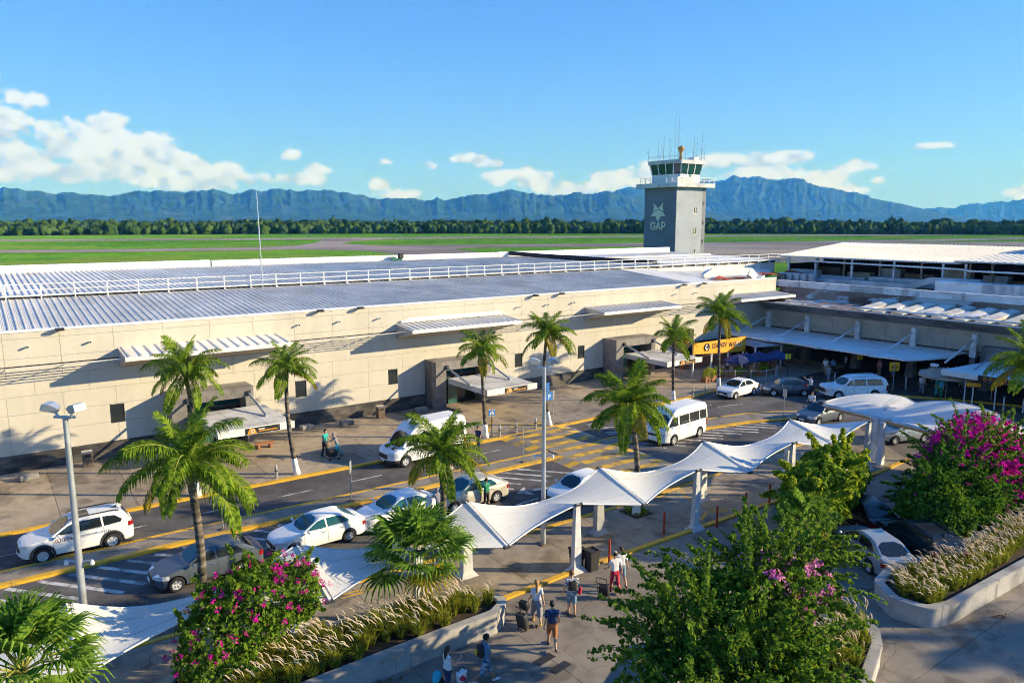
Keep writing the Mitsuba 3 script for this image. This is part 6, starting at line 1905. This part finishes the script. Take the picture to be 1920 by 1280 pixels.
inn = planter('long curved concrete planter with grass below the fan palm', [(3.5, 20.9), (8.0, 21.2), (12.5, 21.35), (14.6, 21.35), (15.55, 21.9), (15.5, 22.7), (14.7, 23.1), (12.5, 24.3), (3.5, 24.4)], .82, seed=1)
fountain_grass('pale plumed fountain grass filling the long planter below the fan palm', [q for q in inside_spots(inn, .52, 61, .64) if q[1] < 23.9 or q[0] > 12], 62, .85, 1.2, 190, 6)
inn = planter('rounded concrete planter with grass at the right, beside the plaza', [(28.0, 12.1), (29.2, 11.75), (36, 11.55), (50, 11.1), (50, 13.8), (33.5, 14.4), (30.2, 14.9), (28.6, 14.6), (27.7, 13.4)], .80, seed=2)
fountain_grass('sunlit plumed fountain grass in the rounded planter at the right', [q for q in inside_spots(inn, .5, 63, .62) if q[0] < 42], 64, .68, 1.0, 190, 8)
inn = planter('concrete planter at the bottom edge under the huge bush', [(16.2, 9.8), (21.5, 10.9), (24.2, 11.9), (25.4, 12.7), (25.2, 13.6), (23.6, 14.4), (20, 16.5), (16, 14.5)], .80, seed=3)
fountain_grass('plumed grass at the foot of the huge bush', [q for q in inside_spots(inn, .55, 65, .62) if q[0] > 21.2 and q[1] < 13.6], 66, .9, 1.35, 130, 10)
r = np.random.default_rng(9)
for (x, y, n, lab) in ((9.6, 21.0, 26, 'heap of brown dry leaves at the foot of the long planter'), (15.6, 20.9, 12, 'a few brown dry leaves near the end of the long planter'), (31.0, 10.9, 9, 'scattered brown dry leaves beside the right planter')):
    c = np.stack([x + r.normal(0, .32, n), y + r.normal(0, .10, n), r.uniform(.03, .09, n)], -1)
    v, f = leaf_cloud(c, np.repeat([[0, 0, 1.0]], n, 0), .16, r, .5)
    single('dry_leaves', (v, f), 'dry_leaf', lab, 'dry leaves', kind='stuff')
v, f = leaf_cloud(np.stack([27.25 + r.normal(0, .3, 400), 26.75 + r.normal(0, .3, 400), r.uniform(.05, .2, 400)], -1), np.repeat([[0, 0, 1.0]], 400, 0), .12, r, .7)
single('ground_cover', (v, f), 'leaf_bright', 'low green plants around the canopy post in the square bed', 'plants', kind='stuff')

for i, (x, y, s, lab) in enumerate(((56.0, 45.9, .8, 'bright green plants in the terracotta trough left of the terrace'), (57.6, 46.2, .6, 'low plants in the terrace trough by the palm'), (59.6, 45.2, .55, 'low plants at the front of the terrace'), (63.0, 44.8, .6, 'plants at the wing end of the terrace'))):
    single('plant_trough', MB().bevel(x - .8, x + .8, y - .3, y + .3, KERB, .6, .04), 'terracotta', ['terracotta trough at the left end of the terrace', 'terracotta trough next to the palm foot', 'terracotta trough at the terrace front', 'terracotta trough at the wing end of the terrace'][i], 'plant trough')
    P, N = blob_points([(x, y, .75, .8, .35, s)], 420, r)
    v, f = leaf_cloud(P, N, .17, r)
    single('plant', (v, f), 'leaf_bright', lab, 'plant')

coconut_palm('tall palm beyond the right edge, its shadow on the plaza', (50.5, -5.5), (50.2, -5.4, 7.5), 3.2, 45, .16, .9, 0, 20, PLAT, .02)
coconut_palm('palm out of view on the right whose shadow lies on the bottom right paving', (44.5, -7.5), (44.3, -7.4, 6.8), 3.0, 47, .16, .9, 0, 20, PLAT, .02)


# ---------------------------------------------------------------- people
def limb(*pts, seg=10):
    """Hulls along a chain of (point, radius), joined."""
    return [spheres_hull([(*a[0], a[1]), (*b[0], b[1])], seg) for a, b in zip(pts[:-1], pts[1:])]


def rot_y(v, a):      # positive swings a hanging limb forward (+x)
    c, s = math.cos(a), math.sin(a)
    return np.array([v[0] * c - v[2] * s, v[1], v[0] * s + v[2] * c])


def uni(lst):
    return Manifold.batch_boolean(lst, manifold3d.OpType.Add)


def hand(wrist, d, palm_n, curl, side):
    """Palm, four unequal fingers and a thumb from the wrist along d."""
    d, n = unit(d), unit(palm_n)
    s = unit(np.cross(d, n)) * side
    w = np.asarray(wrist, float)
    k = w + d * .085
    out = [spheres_hull([(*(w + s * .018), .020), (*(w - s * .018), .020), (*(k + s * .032), .015), (*(k - s * .032), .014)], 8)]
    for i, (o, l) in enumerate(((.030, .070), (.010, .080), (-.011, .074), (-.031, .058))):
        a = k + s * o
        m = a + unit(d * math.cos(curl) + n * math.sin(curl)) * l * .55
        e = m + unit(d * math.cos(curl * 2) + n * math.sin(curl * 2)) * l * .5
        out += limb((a, .0105), (m, .0095), (e, .008), seg=6)
    b = w + d * .03 + s * .030
    m = b + unit(d * .75 + s * .6 + n * .3) * .042
    out += limb((b, .014), (m, .0105), (m + unit(d + n * .5) * .03, .009), seg=6)
    return out


def person(label, x, y, deg, H, shirt, bottom, kind='shorts', hair='brown', hair_len=0.0, skin='skin', stride=.3, arms=((.2, .3), (-.2, .3)), lean=0.0, sleeve='short', shoe='black', pose='walk', cap=None, z0=.02, out=(.12, .12), female=False, look=0.0, vest=None):
    """arms: (shoulder swing, elbow bend) for the left and the right arm."""
    t = thing('person', label, 'person')
    f = H / 1.74
    hipz = .92
    if pose == 'crouch':
        hipz = .42
    if pose == 'sit':
        hipz = .50
    P = {}
    hip = np.array([0, 0, hipz])
    tilt = lambda v: rot_y(v, -lean)
    sw = .175 if female else .20
    neck, head = hip + tilt(np.array([.0, 0, .53])), hip + tilt(np.array([.03, 0, .70]))
    sk, sh, bt, so = [], [], [], []
    fem = .0
    legs = []
    for s, a in ((1, stride), (-1, -stride)):
        h = hip + np.array([0, s * .09, -.02])
        if pose == 'walk':
            kn = h + rot_y(np.array([0, s * .005, -.43]), a)
            an = kn + rot_y(np.array([0, 0, -.42]), a - (.55 if a < 0 else .06) * min(1, abs(a) * 3))
            if a > 0:
                base_an = an
        else:
            kn = h + np.array([.40, s * .10, .02 if pose == 'sit' else .10])
            an = kn + np.array([-.04 if pose == 'sit' else -.24, s * .02, -.44])
        legs.append((h, kn, an))
    low = min(l[2][2] for l in legs) - .075
    up = np.array([0, 0, -low])
    shift = lambda v: v + up
    for (h, kn, an), s in zip(legs, (1, -1)):
        h, kn, an = shift(h), shift(kn), shift(an)
        toe = an + np.array([.17, s * .02, -.045])
        calf = kn * .62 + an * .38 - np.array([.018, 0, 0])
        sk += limb((h, .082), (kn, .056)) + limb((kn, .054), (calf, .056), (an, .037))
        so.append(spheres_hull([(*(an + [-.045, 0, -.042]), .040), (*(an + [.03, 0, -.03]), .045), (*toe, .036)], 10))
        g = kn + np.array([0, 0, .0])
        if kind == 'shorts':
            m = h * .12 + kn * .88
            bt += limb((h + [0, 0, .05], .108), (m, .092))
        elif kind == 'pants':
            bt += limb((h + [0, 0, .05], .105), (kn, .070), (an + [0, 0, .02], .056))
        elif kind == 'skirt':
            bt += limb((h + [0, 0, .03], .115), (kn * .75 + an * .25, .125))
        elif kind == 'knee':
            bt += limb((h + [0, 0, .05], .110), (kn + [0, 0, -.04], .088))
    hip, neck, head = shift(hip), shift(neck), shift(head)
    bt += [spheres_hull([(*(hip + [0, .075, .02]), .105), (*(hip + [0, -.075, .02]), .105), (*(hip + [-.02, .05, -.06]), .10), (*(hip + [-.02, -.05, -.06]), .10)], 12)]
    waist, chest = hip + tilt(np.array([.0, 0, .20])), hip + tilt(np.array([.015, 0, .38]))
    rib = .085 if female else .095
    torso = lambda e: [spheres_hull([(*(hip + [0, .085, .06]), .088 + e), (*(hip + [0, -.085, .06]), .088 + e), (*(waist + [0, .065, 0]), rib - .005 + e), (*(waist + [0, -.065, 0]), rib - .005 + e)], 12),
                       spheres_hull([(*(waist + [0, .065, 0]), rib - .005 + e), (*(waist + [0, -.065, 0]), rib - .005 + e), (*(chest + [0, .09, .01]), rib + e), (*(chest + [0, -.09, .01]), rib + e)], 12),
                       spheres_hull([(*(chest + [0, .09, .01]), rib + e), (*(chest + [0, -.09, .01]), rib + e), (*(neck + [-.01, sw - .045, -.055]), .052 + e), (*(neck + [-.01, -sw + .045, -.055]), .052 + e), (*(neck + [0, 0, -.03]), .06 + e)], 12)]
    sk += torso(-.004) + limb((neck + [-.005, 0, -.04], .058), (neck + [.012, 0, .07], .052))
    sh += torso(.014)
    hands = []
    for s, (a, e), o in zip((1, -1), arms, out):
        S0 = neck + np.array([-.01, s * sw, -.055])
        el = S0 + rot_y(np.array([0, s * .29 * math.sin(o), -.29 * math.cos(o)]), a)
        dr_ = rot_y(np.array([0, s * .05 - s * .10 * (e > .9), -.25]), a + e)
        wr = el + dr_
        sk += limb((S0, .048), (el, .036), (wr, .026)) + hand(wr, dr_, rot_y(np.array([0, -s, 0.15]), a), .55, 1)
        if sleeve == 'short':
            sh += limb((S0, .064), (S0 * .42 + el * .58, .058))
        elif sleeve == 'long':
            sh += limb((S0, .064), (el, .050), (wr, .040))
        else:
            sh += limb((S0 - [0, s * .02, 0], .058), (S0 + [0, 0, -.03], .054))
        hands.append(wr + unit(dr_) * .09)
    # head: skull, jaw, nose, ears
    c, s_ = math.cos(look), math.sin(look)
    fd, sd = np.array([c, s_, 0]), np.array([-s_, c, 0])
    u3 = np.array([0, 0, 1.0])
    hp = lambda a, b, z: head + fd * a + sd * b + u3 * z
    sk.append(spheres_hull([(*hp(-.015, 0, .045), .092), (*hp(.015, 0, .03), .086), (*hp(.035, 0, -.055), .052)], 14))
    sk.append(spheres_hull([(*hp(.094, 0, .012), .010), (*hp(.108, 0, -.018), .013), (*hp(.085, 0, -.02), .02)], 8))
    for q in (1, -1):
        sk.append(spheres_hull([(*hp(-.005, q * .088, .02), .017), (*hp(-.008, q * .090, -.015), .013)], 8))
    hair_parts = [spheres_hull([(*hp(-.03, 0, .055), .100), (*hp(.015, 0, .075), .085)], 14) - Manifold.cube([.3, .4, .3]).translate([.035, -.2, -.30]).rotate([0, 0, math.degrees(look)]).translate((head + u3 * .055).tolist())]
    if hair_len:
        hair_parts += limb((hp(-.075, 0, .04), .062), (hp(-.105, 0, -.10), .058), (hp(-.115, 0, -.10 - hair_len), .034))
    W = at(x, y, z0, deg, f)
    def go(name, lst, m, ang=45):
        mm = uni(lst)
        put(t + '__' + name, dct(MB().man(mm).mesh(), m, ang), W)
    go('body', sk, skin)
    go('shirt', sh, 'cloth_' + shirt)
    go('shorts' if kind in ('shorts', 'knee') else 'skirt' if kind == 'skirt' else 'trousers', bt, 'cloth_' + bottom)
    for q in so:
        go('shoe', [q], shoe if shoe.startswith('shoe') else 'cloth_' + shoe)
    go('hair', hair_parts, 'hair_' + hair)
    for q in (1, -1):
        go('eye', [Manifold.sphere(.012, 8).translate(hp(.084, q * .032, .02).tolist())], 'black')
    go('mouth', [spheres_hull([(*hp(.083, .018, -.055), .007), (*hp(.083, -.018, -.055), .007), (*hp(.088, 0, -.055), .007)], 6)], 'print_red')
    if cap:
        go('cap', [spheres_hull([(*hp(-.01, 0, .085), .098), (*hp(.0, 0, .10), .085)], 12) ^ Manifold.cube([1, 1, .3]).translate((head + [-.5, -.5, .07]).tolist()), spheres_hull([(*hp(.08, .05, .078), .012), (*hp(.08, -.05, .078), .012), (*hp(.15, 0, .07), .012)], 8)], cap)
    if vest:
        go('vest', torso(.024)[1:], 'cloth_' + vest)
    return t, W, f, dict(neck=neck, chest=chest, waist=waist, hands=hands, hip=hip)


def backpack(pp, m, label, big=1.0, panel=None):
    t0, W, f, J = pp
    t = thing('backpack', label, 'backpack')
    c, n, w = J['chest'], J['neck'], J['waist']
    sph = [(c[0] - .15, .11, n[2] - .10, .055), (c[0] - .15, -.11, n[2] - .10, .055), (w[0] - .16, .12, w[2] - .02, .065), (w[0] - .16, -.12, w[2] - .02, .065), (w[0] - .26 * big, .09, w[2] + .03, .05), (w[0] - .26 * big, -.09, w[2] + .03, .05), (c[0] - .22 * big, .08, c[2] + .06, .05), (c[0] - .22 * big, -.08, c[2] + .06, .05)]
    put(t + '__bag', dct(MB().man(spheres_hull(sph, 10)).mesh(), m, 45), W)
    for s in (1, -1):
        pts = [(c[0] - .14, s * .10, n[2] - .06), (n[0] - .02, s * .105, n[2] + .018), (c[0] + .10, s * .11, c[2] + .02), (w[0] + .06, s * .14, w[2] + .05), (w[0] - .12, s * .14, w[2] + .0)]
        put(t + '__strap', dct(MB().tube(pts, .018, 6).mesh(), m, True), W)
    put(t + '__pocket', dct(MB().man(spheres_hull([(w[0] - .30 * big, .06, w[2] + .02, .035), (w[0] - .30 * big, -.06, w[2] + .02, .035), (w[0] - .29 * big, .06, w[2] + .14, .03), (w[0] - .29 * big, -.06, w[2] + .14, .03)], 8)).mesh(), panel or m, 45), W)


def suitcase(x, y, deg, tilt, h, w, d, m, label, z=.03, handle=.45):
    t = thing('suitcase', label, 'suitcase')
    W = T().translate([x, y, z]).rotate([0, 0, 1], deg).rotate([0, 1, 0], tilt)
    v, f = bevel_box(d, w, h, .05)
    put(t + '__shell', dct((v + [0, 0, h / 2 + .05], f), m, False), W)
    put(t + '__trim', dct(MB().box(-d / 2 - .006, d / 2 + .006, -.012, .012, .08, h + .02).mesh(), 'black'), W)
    for s in (1, -1):
        put(t + '__wheel', dct(MB().tube([(-d / 2 + .03, s * (w / 2 - .07), .03), (-d / 2 + .03, s * (w / 2 - .03), .03)], .035, 10).mesh(), 'rubber'), W)
    if handle:
        put(t + '__handle', dct(MB().bar((-d / 2 + .04, .1, h), (-d / 2 + .04, .1, h + handle), .018).bar((-d / 2 + .04, -.1, h), (-d / 2 + .04, -.1, h + handle), .018).bar((-d / 2 + .04, -.13, h + handle), (-d / 2 + .04, .13, h + handle), .03).mesh(), 'dark_metal'), W)


# the group crossing the plaza in the foreground
person('woman in white T-shirt and grey skirt pulling black suitcases, yellow shoes', 16.27, 21.1, 62, 1.70, 'white', 'grey', 'skirt', 'blond', .22, stride=.26, arms=((.15, .5), (-.45, .25)), shoe='shoe_yellow', female=True)
suitcase(15.62, 21.05, 20, -16, .62, .44, .27, 'trim', 'large black suitcase rolling behind the woman in the white T-shirt')
suitcase(15.72, 21.10, 20, -16, .34, .40, .25, 'black', 'small black bag strapped on top of the black suitcase', .72, 0)
p = person('man in floral shirt and rust shorts with a dark backpack, seen from behind', 15.68, 19.42, 58, 1.76, 'floral', 'rust', 'shorts', 'black', stride=.30, arms=((-.2, .3), (.25, .4)), skin='skin')
backpack(p, 'cloth_navy', 'dark navy backpack on the man in the floral shirt')
p = person('man in plaid shirt and pale shorts with a black backpack near the kerb', 17.72, 20.75, 66, 1.80, 'plaid', 'denim', 'shorts', 'red', stride=.10, arms=((.1, .4), (.35, .9)))
backpack(p, 'black', 'black backpack on the man in the plaid shirt')
t = thing('red_bag', 'small red bag carried by the man in the plaid shirt', 'bag')
part(t, 'pouch', MB().man(spheres_hull([(17.95, 20.55, .98, .09), (17.95, 20.5, 1.18, .06), (18.02, 20.6, 1.0, .08)], 10)), 'cloth_red', 45)
p = person('man in blue T-shirt and patterned shorts with a black and yellow backpack, walking right', 12.55, 19.02, -18, 1.80, 'sky', 'board', 'knee', 'black', stride=.42, arms=((-.35, .5), (.55, .6)), skin='skin_tan', shoe='white', look=.2)
backpack(p, 'black', 'black and yellow backpack on the man in the blue T-shirt', 1.05, 'shoe_yellow')
person('woman in white sleeveless top with dark hair holding bags, at the bottom edge', 11.22, 19.25, 5, 1.66, 'white', 'navy', 'pants', 'brown', .16, stride=.15, arms=((.5, 1.0), (.7, 1.1)), sleeve='none', female=True, skin='skin')
t = thing('shopping_bag', 'white and red shopping bag carried by the woman at the bottom edge', 'bag')
v, f = bevel_box(.34, .20, .36, .03)
part(t, 'pouch', MB().add(rotz(v * (1 + .10 * np.sin(v[:, 2:] * 9)), .3) + [11.62, 19.05, .62], f), 'cloth_white', 30)
part(t, 'print', MB().man(spheres_hull([(11.56, 18.92, .66, .09), (11.66, 18.94, .58, .07)], 10)), 'cloth_red', 45)
part(t, 'handle', MB().tube([(11.50, 19.05, .8), (11.55, 19.05, .95), (11.70, 19.05, .95), (11.75, 19.05, .8)], .012, 6), 'black', True)
t = thing('blue_bag', 'blue and black bag hanging at the left of the woman at the bottom edge', 'bag')
part(t, 'pouch', MB().man(spheres_hull([(10.95, 19.45, .72, .15), (11.0, 19.55, .55, .16), (10.85, 19.35, .6, .13)], 12)), 'cloth_aqua', 45)
part(t, 'flap', MB().man(spheres_hull([(10.9, 19.35, .52, .16), (11.05, 19.45, .45, .15)], 12)), 'cloth_black', 45)
person('traveller in white shirt and red trousers with a luggage trolley, behind the bush shoots', 20.35, 21.1, 75, 1.74, 'white', 'red', 'pants', 'black', stride=.2, arms=((.3, .6), (-.3, .3)), cap='tan')
person('person in pale shirt walking just in front of the traveller with red trousers', 20.95, 21.35, 70, 1.70, 'white', 'denim', 'shorts', 'brown', stride=.25)
t = thing('luggage_trolley', 'black wire luggage trolley with a bag, pulled by the traveller in red trousers', 'trolley')
W = T().translate([19.62, 20.95, .03]).rotate([0, 0, 1], 30).rotate([0, 1, 0], -22)
fr = MB()
for s in (1, -1):
    fr.bar((0, s * .22, 0), (0, s * .22, 1.15), .025)
for z in (.02, .3, .6, .85, 1.15):
    fr.bar((0, -.22, z), (0, .22, z), .022)
put(t + '__frame', dct(fr.mesh(), 'dark_metal'), W)
v, f = bevel_box(.26, .40, .50, .04)
put(t + '__bag', dct((v + [.15, 0, .32], f), 'cloth_black'), W)
for s in (1, -1):
    put(t + '__wheel', dct(MB().tube([(0, s * .2, .03), (0, s * .25, .03)], .07, 12).mesh(), 'rubber'), W)

# on the terminal pavement
x, y = S(17.55, 45.6)
person('man in teal T-shirt and black trousers beside the luggage trolley on the pavement', x, y, -60, 1.78, 'teal', 'black', 'pants', 'black', stride=.12, arms=((.3, .7), (.3, .7)), z0=KERB, lean=.08)
x, y = S(18.1, 44.9)
person('older person in pale top and aqua trousers leaning on the luggage trolley', x, y, 170, 1.68, 'grey', 'aqua', 'pants', 'grey', stride=.25, arms=((.7, .5), (.7, .5)), z0=KERB, lean=.25)
t = thing('luggage_trolley', 'steel luggage trolley between the two people on the pavement', 'trolley')
x, y = S(17.75, 44.75)
fr = MB()
for s in (1, -1):
    fr.bar((x - .35, y + s * .25, .3), (x + .35, y + s * .25, .26), .03).bar((x + .35, y + s * .25, .26), (x + .45, y + s * .25, 1.1), .03)
fr.bar((x + .45, y - .25, 1.1), (x + .45, y + .25, 1.1), .04).bar((x - .35, y - .25, .3), (x - .35, y + .25, .3), .03)
part(t, 'frame', fr, 'steel')
part(t, 'bag', MB().bevel(x - .3, x + .25, y - .2, y + .2, .32, .72, .05), 'cloth_black')
for dx in (-.3, .3):
    part(t, 'wheel', MB().tube([(x + dx, y - .26, .2), (x + dx, y - .22, .2)], .08, 12), 'rubber')
x, y = S(12.5, 48.0)
person('person in white and red top crouching on the pavement right of the big palm', x, y, 215, 1.7, 'white', 'black', 'pants', 'brown', pose='crouch', arms=((.9, .7), (.9, .7)), lean=.5, z0=KERB, vest='red')
x, y = S(24.5, 40.4)
person('person in dark purple shirt standing behind the white van', 26.3, 40.6, 200, 1.7, 'navy', 'navy', 'pants', 'black', stride=.1, z0=.01)
person('person in pale shirt standing at the median beside the beige sedan', 20.9, 35.3, -90, 1.7, 'khaki', 'grey', 'pants', 'brown', stride=.08, z0=.01, arms=((.6, .8), (.2, .3)))
person('attendant in dark clothes bending at the front of the beige sedan', 18.3, 32.0, 80, 1.65, 'grey', 'navy', 'pants', 'grey', stride=.1, lean=.45, z0=.01, arms=((.8, .5), (.8, .5)))
person('person in dark green standing at the door of the beige sedan', 21.2, 31.95, 95, 1.6, 'green', 'black', 'pants', 'black', stride=.06, z0=.01, arms=((.7, .9), (.3, .3)))
# by the forecourt
person('person in white top with a pink bag loading the dark blue sedan', 58.9, 37.0, 150, 1.76, 'white', 'black', 'pants', 'black', .0, stride=.1, z0=.01, arms=((.6, .6), (1.6, .8)))
person('attendant in white vest and black trousers standing at the median end', 53.3, 33.3, 200, 1.74, 'white', 'black', 'pants', 'black', stride=.12, z0=.08, arms=((.2, .3), (.5, .7)))
for i, (x, y, d, sh, bo, kd, ha, lab) in enumerate(((67.9, 41.2, 200, 'white', 'khaki', 'shorts', 'brown', 'person in white shirt and pale shorts in the shaded forecourt, left of the pair'), (68.4, 40.7, 20, 'sky', 'black', 'pants', 'black', 'person in blue shirt beside a dark suitcase in the shaded forecourt'), (71.2, 41.0, 150, 'plaid', 'black', 'pants', 'brown', 'person in checked shirt standing deep in the forecourt shade'),
                                                  (71.8, 37.8, 190, 'pink', 'khaki', 'pants', 'blond', 'person in pink top standing in the forecourt shade'), (72.0, 36.6, 100, 'white', 'denim', 'shorts', 'black', 'child in white top in the forecourt shade'), (64.7, 38.9, 170, 'grey', 'denim', 'shorts', 'brown', 'person in grey shorts stepping onto the forecourt kerb'),
                                                  (67.3, 31.5, 220, 'white', 'grey', 'pants', 'grey', 'person in white shirt under the tan parasol, left'), (67.4, 30.3, 130, 'teal', 'teal', 'pants', 'black', 'vendor in teal clothes under the tan parasol'), (66.9, 29.7, 180, 'aqua', 'green', 'pants', 'black', 'vendor in aqua top under the tan parasol, right'), (69.3, 29.0, 160, 'sky', 'navy', 'pants', 'brown', 'person in pale blue shirt right of the tan parasol'),
                                                  (70.5, 29.6, 250, 'white', 'black', 'pants', 'black', 'person in white shirt behind the tan parasol'), (67.3, 22.6, 180, 'green', 'black', 'pants', 'black', 'person in green shirt by the white delineator posts'), (73.0, 33.4, 200, 'white', 'grey', 'pants', 'grey', 'person in white shirt at the shop front in the shade'))):
    person(lab, x, y, d, 1.30 if 'child' in lab else 1.72, sh, bo, kd, ha, stride=.08 + .05 * (i % 3), z0=KERB, arms=((.2, .3 + .2 * (i % 2)), (-.1, .4)), female=i in (3, 8))
suitcase(68.7, 40.4, 30, 0, .6, .42, .26, 'black', 'dark upright suitcase in the shaded forecourt', KERB)
suitcase(58.5, 36.4, 150, 0, .55, .4, .26, 'cloth_black', 'black suitcase behind the person in white top', .02)
suitcase(53.55, 32.75, 10, 0, .32, .36, .24, 'shoe_yellow', 'small yellow bag at the feet of the attendant', .09, 0)
t = thing('pink_bag', 'pink bag held at the boot of the dark blue sedan', 'bag')
part(t, 'pouch', MB().man(spheres_hull([(58.5, 37.2, .95, .14), (58.55, 37.25, 1.15, .08)], 10)), 'cloth_red', 45)
